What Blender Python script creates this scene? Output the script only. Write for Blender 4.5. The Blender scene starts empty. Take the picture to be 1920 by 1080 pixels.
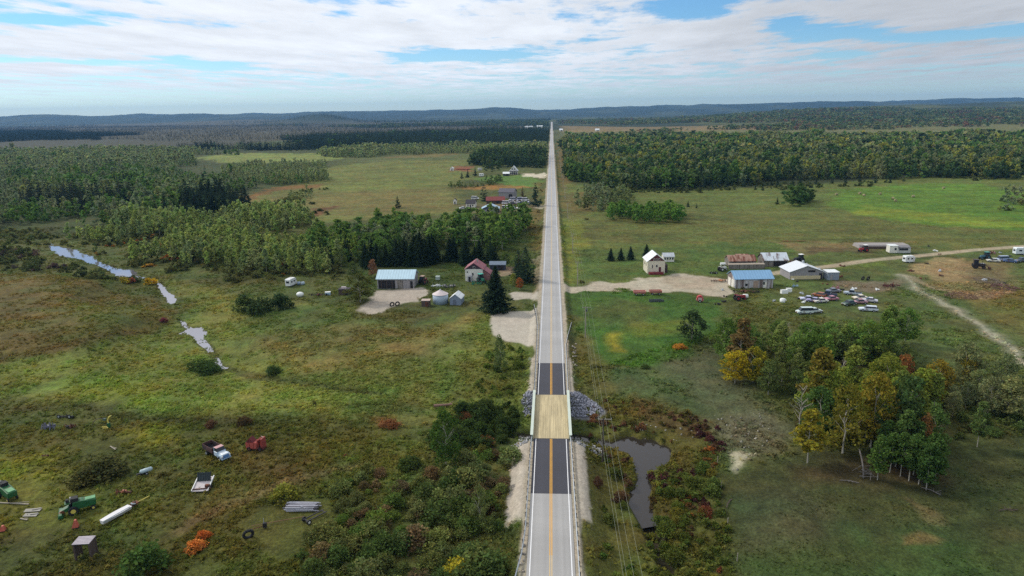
import bpy, math, random, time
T0 = time.time()
def lap(n): print('LAP %s %.1f' % (n, time.time()-T0))
import numpy as np
from mathutils import Matrix, Vector
random.seed(7); RNG = np.random.default_rng(11)
scene = bpy.context.scene
COL = scene.collection
rad = math.radians
CAMH = 68.0
FPX = 1280.0
ROLL = rad(0.87)

# ------------------------------------------------------------------ camera
def basis(yaw, pitch):
    f = np.array([-math.sin(yaw)*math.cos(pitch), math.cos(yaw)*math.cos(pitch), -math.sin(pitch)])
    r0 = np.array([math.cos(yaw), math.sin(yaw), 0.0]); u0 = np.cross(r0, f)
    r = r0*math.cos(ROLL)-u0*math.sin(ROLL); u = u0*math.cos(ROLL)+r0*math.sin(ROLL)
    return f, r, u
def vp(yaw, pitch):
    f, r, u = basis(yaw, pitch); d = np.array([0, 1, 0])
    return 960+FPX*(d@r)/(d@f), 540-FPX*(d@u)/(d@f)
yaw, pitch = 0.058, 0.254
for _ in range(40):
    x, y = vp(yaw, pitch)
    yaw += (1034.5-x)/FPX*0.9; pitch += (540-208.5-(540-y))/FPX*0.9
FW, RT, UP = basis(yaw, pitch)
CAMP = np.array([0.15, 0.0, CAMH])
cam = bpy.data.cameras.new('camera'); camo = bpy.data.objects.new('camera', cam); COL.objects.link(camo)
camo.matrix_world = Matrix(((RT[0], UP[0], -FW[0], CAMP[0]), (RT[1], UP[1], -FW[1], CAMP[1]), (RT[2], UP[2], -FW[2], CAMP[2]), (0, 0, 0, 1)))
cam.sensor_width = 36; cam.lens = FPX/1920*36; cam.clip_start = 1; cam.clip_end = 60000
scene.camera = camo

def ray(px, py):
    px = np.asarray(px, float); py = np.asarray(py, float)
    a = (px-960)/FPX; b = -(py-540)/FPX
    return FW+np.multiply.outer(a, RT)+np.multiply.outer(b, UP)
def project(x, y, z):
    d = np.stack([x-CAMP[0], y-CAMP[1], z-CAMP[2]], -1)
    c = d@FW
    return 960+FPX*(d@RT)/c, 540-FPX*(d@UP)/c, c
def unproj(px, py, z):
    d = ray(px, py); t = (z-CAMP[2])/d[..., 2]
    return CAMP[0]+d[..., 0]*t, CAMP[1]+d[..., 1]*t

# ------------------------------------------------------------------ noise
def _h(ix, iy, s):
    n = (ix.astype(np.int64)*374761393+iy.astype(np.int64)*668265263+s*144665771) & 0x7fffffff
    n = ((n ^ (n >> 13))*1274126177) & 0x7fffffff
    return ((n ^ (n >> 16)) & 0xffffff)/float(0xffffff)
def vnoise(x, y, s=0):
    xi = np.floor(x); yi = np.floor(y); fx = x-xi; fy = y-yi
    fx = fx*fx*(3-2*fx); fy = fy*fy*(3-2*fy)
    a = _h(xi, yi, s); b = _h(xi+1, yi, s); c = _h(xi, yi+1, s); d = _h(xi+1, yi+1, s)
    return (a+(b-a)*fx)*(1-fy)+(c+(d-c)*fx)*fy
def fbm(x, y, s=0, o=4):
    t = 0; a = 0.5; n = 0
    for i in range(o):
        t = t+a*vnoise(x, y, s+i*17); n += a; a *= .55; x = x*2.03+13.1; y = y*2.03+7.7
    return t/n
def sstep(a, b, x):
    t = np.clip((x-a)/(b-a), 0, 1); return t*t*(3-2*t)
def seg_dist(X, Y, pts):
    D = np.full(np.shape(X), 1e9)
    for (x0, y0), (x1, y1) in zip(pts[:-1], pts[1:]):
        vx, vy = x1-x0, y1-y0; L = vx*vx+vy*vy+1e-9
        t = np.clip(((X-x0)*vx+(Y-y0)*vy)/L, 0, 1)
        D = np.minimum(D, np.hypot(X-x0-t*vx, Y-y0-t*vy))
    return D
def inside(X, Y, poly):
    r = np.zeros(np.shape(X), bool); n = len(poly)
    for i in range(n):
        x0, y0 = poly[i]; x1, y1 = poly[(i+1) % n]
        if y0 == y1: continue
        c = ((y0 > Y) != (y1 > Y)) & (X < (x1-x0)*(Y-y0)/(y1-y0)+x0)
        r ^= c
    return r
def polymask(X, Y, poly, f):
    out = np.zeros(np.shape(X)); p = np.asarray(poly)
    sel = (X > p[:, 0].min()-f) & (X < p[:, 0].max()+f) & (Y > p[:, 1].min()-f) & (Y < p[:, 1].max()+f)
    if not sel.any(): return out
    x = X[sel]; y = Y[sel]
    d = seg_dist(x, y, list(poly)+[poly[0]])
    s = np.where(inside(x, y, poly), d, -d)
    out[sel] = sstep(-f, f, s)
    return out

# ------------------------------------------------------------------ terrain
def wpoly(px, z=-1.0):
    a = np.asarray(px, float); x, y = unproj(a[:, 0], a[:, 1], z); return list(zip(x, y))
WATER_R = -4.6; WATER_L = -3.4
W_RIGHT = [(1128, 838), (1150, 823), (1180, 819), (1225, 824), (1256, 838), (1266, 852), (1255, 865), (1228, 878), (1217, 895), (1219, 915), (1214, 935), (1219, 955), (1217, 978), (1208, 985), (1194, 962), (1178, 942), (1181, 925), (1200, 913), (1207, 898), (1202, 875), (1189, 852), (1160, 843), (1140, 846)]
W_LEFT = [
    [(90, 446), (100, 460), (135, 466), (165, 477), (192, 493), (168, 496), (140, 485), (105, 475), (92, 462)],
    [(207, 511), (225, 503), (250, 505), (259, 517), (235, 519), (210, 519)],
    [(297, 534), (310, 539), (331, 555), (334, 569), (317, 571), (304, 558)],
    [(333, 624), (352, 614), (357, 604), (364, 612), (381, 614), (385, 634), (366, 638), (346, 627)],
    [(404, 672), (413, 668), (421, 690), (410, 696)]]
WR = wpoly(W_RIGHT, WATER_R)
WL = [wpoly(p, WATER_L) for p in W_LEFT]
BR0, BR1 = float(unproj(1037, 822, 0)[1]), float(unproj(1037, 741, 0)[1])
CREEK = wpoly([(1260, 1075), (1218, 985), (1195, 945), (1212, 900), (1195, 850), (1130, 832)], WATER_R)
by = (BR0+BR1)/2-2
CREEK += [(6, by), (-8, by)]
CREEK2 = [(-8, by)]+wpoly([(905, 800), (830, 765), (760, 748), (600, 722), (480, 705), (412, 685), (395, 655), (362, 625), (335, 595), (318, 555), (290, 525), (230, 512), (160, 482), (95, 455), (20, 430)], -3)
STREAM = wpoly([(412, 685), (395, 655), (362, 625), (335, 595), (318, 555), (290, 525), (230, 512), (160, 482)], -3)
KNOLL = wpoly([(-250, 510), (0, 514), (180, 528), (290, 552), (322, 600), (290, 622), (200, 640), (100, 665), (-40, 690), (-300, 690)], -1)
def H(X, Y):
    X = np.asarray(X, float); Y = np.asarray(Y, float)
    g = -1.3+1.4*(fbm(X/90, Y/90, 3, 3)-.5)+.35*(fbm(X/14, Y/14, 5, 3)-.5)
    near = Y < 900
    if near.any():
        d = np.where(near, np.minimum(seg_dist(X, Y, CREEK), 1e9), 1e9)
        d2 = np.where(near, seg_dist(X, Y, CREEK2), 1e9)
        g = g-2.6*np.exp(-(d/17)**2)*(d < 80)-1.7*np.exp(-(d2/15)**2)*(d2 < 80)*(1-np.exp(-(d/17)**2))
        ch = 1-sstep(.8, 2.6, d)
        g = np.where(Y < BR1+20, g+(np.where(np.abs(X) < 20, -5.4, WATER_R+.3)-g)*ch, g)
        g = g-0.5*(1-sstep(.6, 3, d2))
        k = polymask(X, Y, KNOLL, 20)
        g = g+3.4*k
    # embankment of the road, open under the bridge
    ax = np.abs(X-.0)
    drop = np.maximum(-.06-g, .3)
    e = 1-sstep(0, 1, (ax-5.2)/(drop*1.9))
    gap = sstep(BR0-2.0, BR0+4.5, Y)*(1-sstep(BR1-4.5, BR1+2.0, Y))
    g = g+(-.06-g)*e*(1-gap)
    # far country: gentle rise and ranges of hills
    far = sstep(2600, 5200, Y)
    az = np.degrees(np.arctan2(X, np.maximum(Y, 1)))
    hl = 70+50*(fbm(X/2600+3.3, Y/2600, 21, 3)-.25)*1.6+120*(fbm(X/900, Y/1500, 23, 4)-.5)+24*sstep(12, 30, az)+10*np.exp(-((az+7)/5)**2)+13*np.exp(-((az-13)/5)**2)
    hills = sstep(8200, 11600, Y+np.abs(X)*.12)*np.clip(hl, 10, 260)*1.02
    mid = 70*np.exp(-((az+18.4)/2.6)**2)*np.exp(-((Y-6300)/900)**2)+30*np.exp(-((az+24)/5)**2)*np.exp(-((Y-7300)/900)**2)
    rr = 62*sstep(9, 24, az)*np.exp(-((Y-5200)/1500)**2)*(.6+.8*fbm(X/900, Y/900, 31, 3))+14*sstep(4, 16, az)*sstep(2200, 3600, Y)
    keep = sstep(6, 60, ax)
    g = g+(hills+mid+rr+far*6*(fbm(X/700, Y/700, 41, 3)-.5)*2)*np.where(Y > 4650, 1, keep)
    g = np.where(Y > 4700, g-2*sstep(4700, 5200, Y)*(1-sstep(5200, 6000, Y)), g)
    # basins of the open water, with ragged rims; a thin stream between the pools
    shp = g.shape; g = g.ravel(); X = X.ravel(); Y = Y.ravel()
    for p, wl, f in [(WR, WATER_R, 1.2)]+[(q, WATER_L, 1.6) for q in WL]:
        q = np.asarray(p); cx, cy = q.mean(0); rr_ = np.hypot(q[:, 0]-cx, q[:, 1]-cy).max(); k = np.hypot(X-cx, Y-cy) < rr_+18
        if not k.any(): continue
        x = X[k]; y = Y[k]; h = g[k]; jx = x+3.6*(fbm(x/4.5, y/4.5, 51, 3)-.5); jy = y+(6 if wl == WATER_R else 7)*(fbm(x/4.5, y/6, 53, 3)-.5)
        m = polymask(jx, jy, p, f)
        if wl == WATER_L:   # shelve the bank so the rim of the pond never hides it
            w = 1-sstep(rr_, rr_+14, np.hypot(x-cx, y-cy)); h = np.where(m < .5, h+(np.minimum(h, wl+.25)-h)*w, h)
        g[k] = h+(np.minimum(h, wl-.7*(m*2-1)*(1.0 if wl == WATER_R else 1.2)+(.22 if wl == WATER_R else .40))-h)*(m > .02)
    k = (X < -40) & (Y > 165) & (Y < 420) & (X > -260)
    if k.any():
        x = X[k]; y = Y[k]; d2 = seg_dist(x, y, STREAM); st = (1-sstep(.3, 1.3, d2+1.8*(fbm(x/5, y/5, 59, 2)-.5)))*(fbm(x/13, y/13, 58, 2) > .5)
        g[k] = g[k]+(np.minimum(g[k], WATER_L-.35)-g[k])*st
    g = g.reshape(shp)
    return g
def G(px, py, it=5):
    z = np.full(np.shape(np.asarray(px, float)), -1.0)
    for _ in range(it):
        x, y = unproj(px, py, z); z = H(x, y)
    return x, y, z
def GP(pts):
    a = np.asarray(pts, float); x, y, z = G(a[:, 0], a[:, 1]); return list(zip(x, y))

# ------------------------------------------------------------------ colour, materials
def s2l(c):
    c = c/255.0; return c/12.92 if c <= .04045 else ((c+.055)/1.055)**2.4
def S(r, g, b, k=1.0): return np.array([s2l(r)*k, s2l(g)*k, s2l(b)*k])
MATS = {}
def nt(m):
    m.use_nodes = True; t = m.node_tree; t.nodes.clear(); return t, t.nodes.new, t.links.new
def mat(name, rgb, rough=.7, var=.25, scale=1.5, metal=0, stretch=(1, 1, 1), second=None, amount=.5, bump=.0, seam=None):
    """surface with uneven colour: brightness noise and optional patches of a second colour"""
    if name in MATS: return MATS[name]
    m = bpy.data.materials.new(name); t, N, L = nt(m)
    o = N('ShaderNodeOutputMaterial'); p = N('ShaderNodeBsdfPrincipled'); L(p.outputs[0], o.inputs[0])
    p.inputs['Roughness'].default_value = rough; p.inputs['Metallic'].default_value = metal
    tc = N('ShaderNodeTexCoord'); mp = N('ShaderNodeMapping'); mp.inputs['Scale'].default_value = stretch
    L(tc.outputs['Object'], mp.inputs[0])
    n = N('ShaderNodeTexNoise'); n.inputs['Scale'].default_value = scale; n.inputs['Detail'].default_value = 5; L(mp.outputs[0], n.inputs['Vector'])
    base = N('ShaderNodeMix'); base.data_type = 'RGBA'
    base.inputs[6].default_value = (*rgb, 1); base.inputs[7].default_value = (*(second if second is not None else rgb), 1)
    if second is not None:
        r = N('ShaderNodeMapRange'); r.inputs[1].default_value = .62-.3*amount; r.inputs[2].default_value = .72-.3*amount
        n2 = N('ShaderNodeTexNoise'); n2.inputs['Scale'].default_value = scale*.6; n2.inputs['Detail'].default_value = 6; L(mp.outputs[0], n2.inputs['Vector'])
        L(n2.outputs['Fac'], r.inputs[0]); L(r.outputs[0], base.inputs[0])
    else: base.inputs[0].default_value = 0
    mr = N('ShaderNodeMapRange'); mr.inputs[1].default_value = .25; mr.inputs[2].default_value = .75; mr.inputs[3].default_value = 1-var; mr.inputs[4].default_value = 1+var
    L(n.outputs['Fac'], mr.inputs[0])
    mu = N('ShaderNodeVectorMath'); mu.operation = 'SCALE'; L(base.outputs[2], mu.inputs[0]); L(mr.outputs[0], mu.inputs['Scale'])
    last = mu.outputs[0]
    if seam:   # standing seams: thin darker lines at even steps along one axis
        sp_ = N('ShaderNodeSeparateXYZ'); L(tc.outputs['Object'], sp_.inputs[0]); fr = N('ShaderNodeMath'); fr.operation = 'PINGPONG'; fr.inputs[1].default_value = seam[1]; L(sp_.outputs[seam[0]], fr.inputs[0])
        sr = N('ShaderNodeMapRange'); sr.inputs[1].default_value = 0; sr.inputs[2].default_value = .16; sr.inputs[3].default_value = .72; sr.inputs[4].default_value = 1; L(fr.outputs[0], sr.inputs[0])
        m2 = N('ShaderNodeVectorMath'); m2.operation = 'SCALE'; L(last, m2.inputs[0]); L(sr.outputs[0], m2.inputs['Scale']); last = m2.outputs[0]
    L(last, p.inputs['Base Color'])
    if bump:
        b = N('ShaderNodeBump'); b.inputs['Strength'].default_value = bump; b.inputs['Distance'].default_value = .1; L(n.outputs['Fac'], b.inputs['Height']); L(b.outputs[0], p.inputs['Normal'])
    MATS[name] = m; return m
def mesh_np(name, V, F, C=None, mats=(), smooth=False, midx=None):
    """mesh from arrays; F is (n,3) or (n,4), C is a colour per vertex"""
    me = bpy.data.meshes.new(name); V = np.ascontiguousarray(V, np.float32); F = np.ascontiguousarray(F, np.int32)
    n, k = F.shape
    me.vertices.add(len(V)); me.vertices.foreach_set('co', V.ravel())
    me.loops.add(n*k); me.loops.foreach_set('vertex_index', F.ravel())
    me.polygons.add(n); me.polygons.foreach_set('loop_start', np.arange(n, dtype=np.int32)*k)
    if smooth: me.polygons.foreach_set('use_smooth', np.ones(n, bool))
    if midx is not None: me.polygons.foreach_set('material_index', np.ascontiguousarray(midx, np.int32))
    if C is not None:
        a = me.color_attributes.new('Col', 'FLOAT_COLOR', 'POINT')
        c = np.ones((len(V), 4), np.float32); c[:, :C.shape[1]] = C; a.data.foreach_set('color', c.ravel())
    for m in mats: me.materials.append(m)
    me.update(calc_edges=True); return me
def link(name, me, parent=None):
    o = bpy.data.objects.new(name, me); COL.objects.link(o)
    if parent is not None: o.parent = parent
    return o
def tag(o, label=None, cat=None, group=None, kind=None):
    if label: o['label'] = label
    if cat: o['category'] = cat
    if group: o['group'] = group
    if kind: o['kind'] = kind
    return o

# ------------------------------------------------------------------ ground sheet
ang = np.arange(rad(40), rad(1.9), -.00105)
rows = CAMH/np.tan(ang)
far = [rows[-1]]
while far[-1] < 17000: far.append(far[-1]*1.018)
rows = np.concatenate([np.linspace(-160, rows[0]-1.0, 60), rows, far[1:]])
cols = np.concatenate([np.linspace(-1.5, -.9, 60, endpoint=False), np.linspace(-.9, .72, 1250, endpoint=False), np.linspace(.72, 1.3, 60)])
cols[np.argmin(np.abs(cols))] = 0.0
Wd = np.sqrt(np.maximum(rows, 0)**2*1.0+np.where(rows < 80, (80-rows)**2*.6, 0))
Wd = np.maximum(Wd, 70)
GX = np.outer(Wd, cols); GY = np.repeat(rows[:, None], len(cols), 1)
GZ = H(GX, GY)

lap('terrain')
# zones of ground colour, painted in order: (points in the photograph, colour, feather m, strength)
wx = GX+5*(fbm(GX/9, GY/9, 61, 3)-.5)*np.clip(GY/250, .4, 4)*1.6; wy = GY+7*(fbm(GX/9, GY/9, 67, 3)-.5)*np.clip(GY/250, .4, 6)*1.6
C = np.zeros(GX.shape+(3,))+S(76, 82, 44)
def mixc(m, c): 
    global C
    C = C+(c-C)*m[..., None]
mixc(sstep(900, 1400, GY), S(70, 80, 46)); mixc(sstep(1800, 3000, GY), S(58, 70, 46)*.9); mixc(sstep(5000, 8000, GY), S(50, 66, 44)*.8)
fn = fbm(GX/260, GY/420, 71, 4)
mixc(sstep(1700, 2600, GY)*sstep(.52, .66, fn)*.55, S(92, 96, 60)); mixc(sstep(2000, 3000, GY)*(1-sstep(.36, .46, fn))*.6, S(36, 48, 36))
def zone(pts, c, f=6, k=1.0, warp=True):
    mixc(polymask(wx if warp else GX, wy if warp else GY, GP(pts), f)*k, c)
def strip(pts, w, c, f=1.0, k=1.0, warp=False):
    P = GP(pts); X, Y = (wx, wy) if warp else (GX, GY)
    a = np.asarray(P); sel = (X > a[:, 0].min()-w-9) & (X < a[:, 0].max()+w+9) & (Y > a[:, 1].min()-w-9) & (Y < a[:, 1].max()+w+9)
    m = np.zeros(X.shape); m[sel] = 1-sstep(w-f, w+f, seg_dist(X[sel], Y[sel], P)); mixc(m*k, c)
# far left: bog and heath
zone([(-300, 250), (200, 232), (600, 228), (960, 229), (1020, 246), (1020, 262), (560, 262), (300, 275), (-300, 300)], S(78, 76, 62), 60)
zone([(-300, 268), (300, 258), (520, 262), (330, 285), (-300, 300)], S(70, 70, 58), 40)
zone([(640, 268), (1020, 262), (1020, 330), (640, 300)], S(84, 92, 54), 20)
zone([(-300, 285), (620, 275), (620, 330), (450, 380), (440, 410), (200, 440), (-300, 470)], S(62, 70, 40), 20)
mh = np.exp(-((np.degrees(np.arctan2(GX, np.maximum(GY, 1)))+18.4)/3.2)**2)*np.exp(-((GY-6300)/1100)**2)+.8*sstep(7000, 8200, GY)
mixc(np.clip(mh*1.6, 0, 1), S(44, 58, 42)*.8); hn = fbm(GX/380, GY/900, 73, 4); mixc(sstep(7000, 8500, GY)*sstep(.55, .62, hn)*.5, S(84, 92, 66)*.8)
# middle left fields
zone([(365, 296), (440, 287), (640, 288), (650, 297), (560, 306), (420, 305)], S(112, 122, 66), 12)
zone([(620, 312), (760, 300), (890, 300), (890, 330), (850, 352), (850, 400), (700, 410), (560, 418), (450, 395), (460, 368), (560, 345)], S(100, 105, 56), 10)
zone([(470, 372), (640, 360), (840, 352), (850, 395), (650, 405), (480, 392)], S(106, 98, 58), 14, .75)
zone([(600, 345), (760, 330), (880, 322), (850, 345), (660, 356)], S(102, 110, 58), 10, .7)
for p, c in (([(450, 372), (520, 350), (605, 345), (600, 352), (520, 358), (468, 376)], S(112, 80, 48)), ([(560, 398), (605, 390), (640, 385), (600, 405)], S(96, 64, 44)), ([(850, 352), (930, 346), (1000, 345), (1000, 352), (900, 356)], S(138, 102, 56)), ([(700, 296), (800, 288), (880, 288), (800, 296)], S(104, 92, 56))):
    zone(p, c, 5, .8)
zone([(945, 328), (1000, 329), (1016, 340), (1012, 352), (960, 348), (880, 336)], S(84, 112, 52), 4)
zone([(1000, 340), (1018, 345), (1018, 470), (985, 470), (990, 400), (1012, 380)], S(98, 86, 46), 4, .8)
zone([(640, 470), (1000, 430), (1010, 545), (960, 548), (780, 545), (640, 560)], S(66, 78, 40), 6)
# right of the road
zone([(1050, 244), (1300, 243), (1620, 235), (1920, 230), (2200, 228), (2200, 262), (1500, 262), (1050, 262)], S(104, 104, 66), 40, .9)
zone([(1050, 236), (1200, 238), (1560, 235), (1600, 240), (1250, 246), (1060, 248)], S(126, 108, 76), 25, .8)
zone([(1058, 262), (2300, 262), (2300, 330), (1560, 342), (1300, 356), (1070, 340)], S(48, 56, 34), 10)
zone([(1046, 262), (1056, 262), (1072, 340), (1085, 420), (1062, 420), (1048, 330)], S(112, 92, 50), 3, .7)
zone([(1060, 345), (1250, 358), (1480, 350), (1700, 333), (2300, 322), (2300, 470), (1500, 500), (1060, 530)], S(88, 98, 50), 6)
zone([(1060, 365), (1130, 355), (1150, 375), (1110, 400), (1065, 400)], S(100, 84, 50), 4, .7)
zone([(1090, 405), (1300, 390), (1560, 395), (2000, 430), (2000, 462), (1500, 470), (1090, 450)], S(88, 92, 50), 8, .8)
zone([(1565, 356), (1700, 345), (1840, 345), (1960, 372), (2000, 434), (1920, 432), (1760, 425), (1600, 402), (1562, 385)], S(84, 112, 42), 5)
zone([(1590, 400), (1760, 418), (1960, 430), (1960, 420), (1760, 400), (1620, 385)], S(112, 122, 44), 5, .7)
zone([(1060, 412), (1092, 415), (1100, 470), (1098, 527), (1060, 527), (1056, 470)], S(102, 108, 44), 3, .9)
zone([(1085, 470), (1500, 452), (1480, 505), (1290, 516), (1180, 520), (1085, 524)], S(76, 92, 46), 5)
zone([(1450, 455), (1700, 452), (1640, 468), (1500, 476)], S(112, 98, 68), 3, .8)
zone([(1500, 462), (1640, 466), (1640, 474), (1510, 476)], S(84, 74, 52), 2, .8)
zone([(1480, 485), (1700, 470), (1960, 468), (1960, 700), (1700, 690), (1560, 600), (1440, 565), (1440, 535)], S(80, 90, 50), 5)
zone([(1560, 495), (1650, 488), (1640, 500), (1560, 505)], S(98, 112, 48), 2, .7)
zone([(1060, 544), (1180, 545), (1290, 552), (1350, 560), (1350, 620), (1260, 672), (1190, 690), (1110, 690), (1085, 610)], S(62, 88, 36), 3)
zone([(1150, 560), (1240, 575), (1220, 610), (1130, 620), (1110, 580)], S(78, 86, 46), 4, .6)
zone([(1110, 625), (1200, 618), (1310, 632), (1290, 672), (1180, 690), (1112, 686)], S(66, 96, 38), 3, .85)
zone([(1140, 630), (1165, 626), (1170, 655), (1145, 655)], S(150, 130, 40), 2.5, .6)
zone([(1165, 612), (1290, 600), (1300, 622), (1190, 632)], S(104, 108, 40), 3, .5)
zone([(1120, 690), (1200, 692), (1290, 672), (1340, 640), (1400, 700), (1420, 800), (1380, 880), (1330, 790), (1230, 752), (1130, 745)], S(70, 82, 50), 4)
zone([(1240, 680), (1330, 660), (1400, 720), (1440, 800), (1350, 790)], S(86, 84, 66), 5, .6)
zone([(1340, 790), (1440, 760), (1500, 820), (1440, 860), (1360, 850)], S(92, 92, 76), 5, .8)
zone([(1800, 560), (1960, 540), (1960, 620), (1880, 600)], S(112, 98, 54), 4, .7)
zone([(1850, 570), (1960, 560), (1960, 640), (1900, 620)], S(88, 90, 46), 4, .7)
# bottom right pasture, with cloud shade and vignette partly put into the colour
zone([(1345, 900), (1500, 850), (1800, 830), (2200, 790), (2200, 1300), (1390, 1300), (1375, 1050)], S(62, 70, 40), 2.5)
zone([(1370, 930), (1480, 900), (1560, 950), (1560, 1050), (1400, 1040)], S(74, 76, 54), 4, .6)
zone([(1400, 1050), (1600, 1010), (1760, 1010), (1900, 1040), (1900, 1200), (1400, 1200)], S(56, 76, 38), 4, .7)
zone([(1490, 868), (1640, 852), (1780, 870), (1800, 915), (1650, 925), (1480, 892)], S(74, 60, 42), 4, .75)  # brown litter below the trees, with their shade painted into its colour
zone([(1690, 1005), (1740, 1003), (1780, 1018), (1770, 1025), (1690, 1018)], S(118, 100, 66), 1.0, .7)
zone([(1700, 940), (1760, 960), (1780, 985), (1750, 985)], S(112, 100, 70), 1.2, .6)
for p in ([(1262, 845), (1275, 838), (1273, 860), (1255, 872)], [(1285, 800), (1305, 798), (1312, 818), (1290, 822)], [(1372, 857), (1392, 852), (1415, 855), (1395, 868), (1378, 888)], [(1190, 800), (1245, 795), (1240, 806), (1195, 808)]):
    zone(p, S(172, 166, 150), .8, .85)
# creek flats beside the bridge
zone([(1085, 745), (1180, 742), (1330, 790), (1345, 880), (1372, 1090), (1100, 1200), (1085, 930)], S(78, 78, 38), 3)
zone([(1180, 745), (1320, 780), (1330, 820), (1200, 790)], S(88, 66, 48), 3, .6)
zone([(1080, 620), (1110, 640), (1150, 745), (1085, 735)], S(88, 86, 46), 2, .8)
# left meadows
zone([(-300, 690), (0, 680), (200, 640), (330, 600), (440, 560), (660, 575), (1000, 600), (1000, 800), (600, 790), (300, 790), (-300, 800)], S(92, 100, 50), 6)
zone([(-300, 505), (0, 514), (180, 528), (300, 556), (330, 600), (250, 630), (120, 660), (-40, 688), (-300, 690)], S(86, 80, 44), 3)
zone([(120, 560), (290, 570), (300, 610), (150, 630)], S(78, 86, 40), 5, .7)
zone([(-100, 520), (150, 530), (120, 600), (-100, 620)], S(94, 84, 50), 7, .45)
zone([(310, 520), (430, 545), (470, 600), (420, 660), (370, 600)], S(112, 116, 60), 5, .7)
zone([(440, 575), (680, 580), (800, 570), (900, 590), (830, 630), (700, 640), (520, 640)], S(72, 86, 44), 5, .8)
zone([(470, 640), (620, 610), (820, 610), (860, 650), (760, 690), (560, 700)], S(104, 94, 58), 7, .6)
zone([(520, 690), (640, 690), (760, 660), (860, 620), (900, 590), (880, 588), (800, 625), (700, 655), (560, 670)], S(120, 110, 62), 4, .6)
zone([(660, 575), (780, 570), (850, 580), (760, 610), (660, 600)], S(76, 70, 42), 4, .6)
zone([(0, 690), (200, 660), (350, 640), (500, 690), (560, 760), (380, 775), (150, 745), (0, 730)], S(106, 114, 54), 6, .7)
zone([(100, 715), (170, 700), (300, 735), (330, 770), (160, 755)], S(104, 116, 46), 4, .7)
zone([(400, 735), (560, 720), (660, 740), (640, 770), (440, 770)], S(112, 116, 56), 4, .6)
zone([(640, 660), (900, 680), (1000, 700), (990, 745), (760, 740), (650, 720)], S(86, 92, 46), 5, .7)
# bottom left, foreground cloud shade partly put into the colour too
zone([(-300, 790), (300, 785), (640, 790), (760, 820), (700, 1200), (-300, 1200)], S(74, 76, 36), 6, .95)
zone([(-100, 740), (120, 750), (260, 775), (240, 800), (-100, 790)], S(70, 76, 40), 4, .8)
zone([(240, 805), (300, 800), (340, 820), (290, 838), (245, 828)], S(116, 120, 46), 3, .7)
zone([(-50, 850), (110, 845), (120, 890), (60, 925), (-50, 930)], S(104, 108, 44), 3, .7)
zone([(-50, 900), (300, 950), (250, 990), (-50, 1000)], S(96, 96, 40), 4, .5)
zone([(430, 850), (560, 850), (640, 880), (560, 905), (440, 890)], S(86, 66, 44), 3, .35)
zone([(330, 930), (560, 890), (660, 870), (650, 890), (480, 940), (360, 985)], S(92, 86, 50), 2, .45)
zone([(560, 830), (760, 800), (820, 850), (700, 920), (580, 890)], S(84, 86, 38), 4, .6)
zone([(700, 785), (740, 780), (735, 800), (710, 805)], S(112, 74, 44), 2, .6)
for p in ([(250, 880), (330, 860), (390, 905), (320, 935)], [(620, 760), (740, 750), (840, 775), (700, 780)], [(0, 1000), (120, 985), (330, 1000), (300, 1080), (0, 1090)]):
    zone(p, S(64, 70, 38), 3, .6)
# gravel, dirt, tracks
strip([(340, 990), (420, 950), (520, 910), (620, 880), (700, 868)], 1.2, S(104, 94, 66), 1.0, .6, True)
strip([(0, 770), (120, 765), (300, 790), (520, 795)], 1.3, S(58, 60, 34), 1.0, .6, True)
GRV = S(166, 160, 156)
zone([(921, 591), (955, 584), (1009, 577), (1009, 652), (975, 643), (948, 640), (925, 628), (919, 608)], S(172, 166, 162), .7, 1, False)
zone([(950, 549), (1012, 543), (1016, 540), (1016, 568), (1000, 560), (965, 561)], GRV, .8)
zone([(1000, 488), (1018, 470), (1016, 545), (1010, 548), (1002, 520)], S(120, 112, 96), .8, .8)
zone([(706, 546), (785, 540), (806, 549), (792, 562), (760, 568), (720, 582), (690, 588), (668, 580), (690, 566)], S(162, 154, 150), 1.2)
zone([(920, 500), (958, 500), (956, 520), (940, 520)], S(140, 122, 108), 1, .8)
zone([(1052, 532), (1200, 523), (1290, 516), (1365, 520), (1380, 548), (1352, 556), (1290, 549), (1180, 544), (1052, 546)], S(166, 158, 148), 1.0)
zone([(1240, 520), (1340, 520), (1350, 545), (1260, 540)], S(148, 136, 122), 2, .6)
strip([(1448, 513), (1480, 508), (1560, 499), (1640, 487), (1700, 481.5), (1790, 472.5), (1900, 463), (2100, 452)], 2.6, S(156, 146, 130), .9)
zone([(1700, 500), (1735, 487), (1800, 484), (1830, 500), (1800, 530), (1750, 525)], S(148, 130, 98), 3, .85)
zone([(1570, 528), (1690, 524), (1690, 545), (1590, 550)], S(108, 98, 86), 2, .85)
zone([(1760, 490), (1900, 492), (1910, 545), (1800, 556), (1740, 535)], S(126, 108, 80), 4, .6)
strip([(1690, 515), (1715, 538), (1750, 558), (1800, 582), (1840, 612), (1880, 645), (1930, 685)], 2.6, S(132, 130, 118), 2, .6, True)
strip([(1690, 515), (1715, 538), (1750, 558), (1800, 582), (1840, 612), (1880, 645), (1930, 685)], .9, S(160, 156, 144), .9, .6, True)
strip([(1700, 518), (1760, 540), (1830, 560), (1890, 548)], 2.0, S(140, 126, 110), 2, .7, True)
zone([(1770, 545), (1890, 545), (1880, 560), (1800, 562)], S(120, 98, 76), 2, .7)
zone([(1800, 505), (1890, 505), (1895, 535), (1830, 535)], S(100, 86, 66), 3, .6)
zone([(975, 325.5), (1018, 325), (1028, 327), (1028, 331), (985, 331)], S(196, 188, 178), 2, .9)
zone([(850, 312), (890, 310), (885, 320), (850, 321)], S(124, 78, 58), 3, .8)
zone([(860, 384), (1000, 372), (1010, 392), (940, 402), (860, 398)], S(104, 92, 70), 4, .7)
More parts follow.
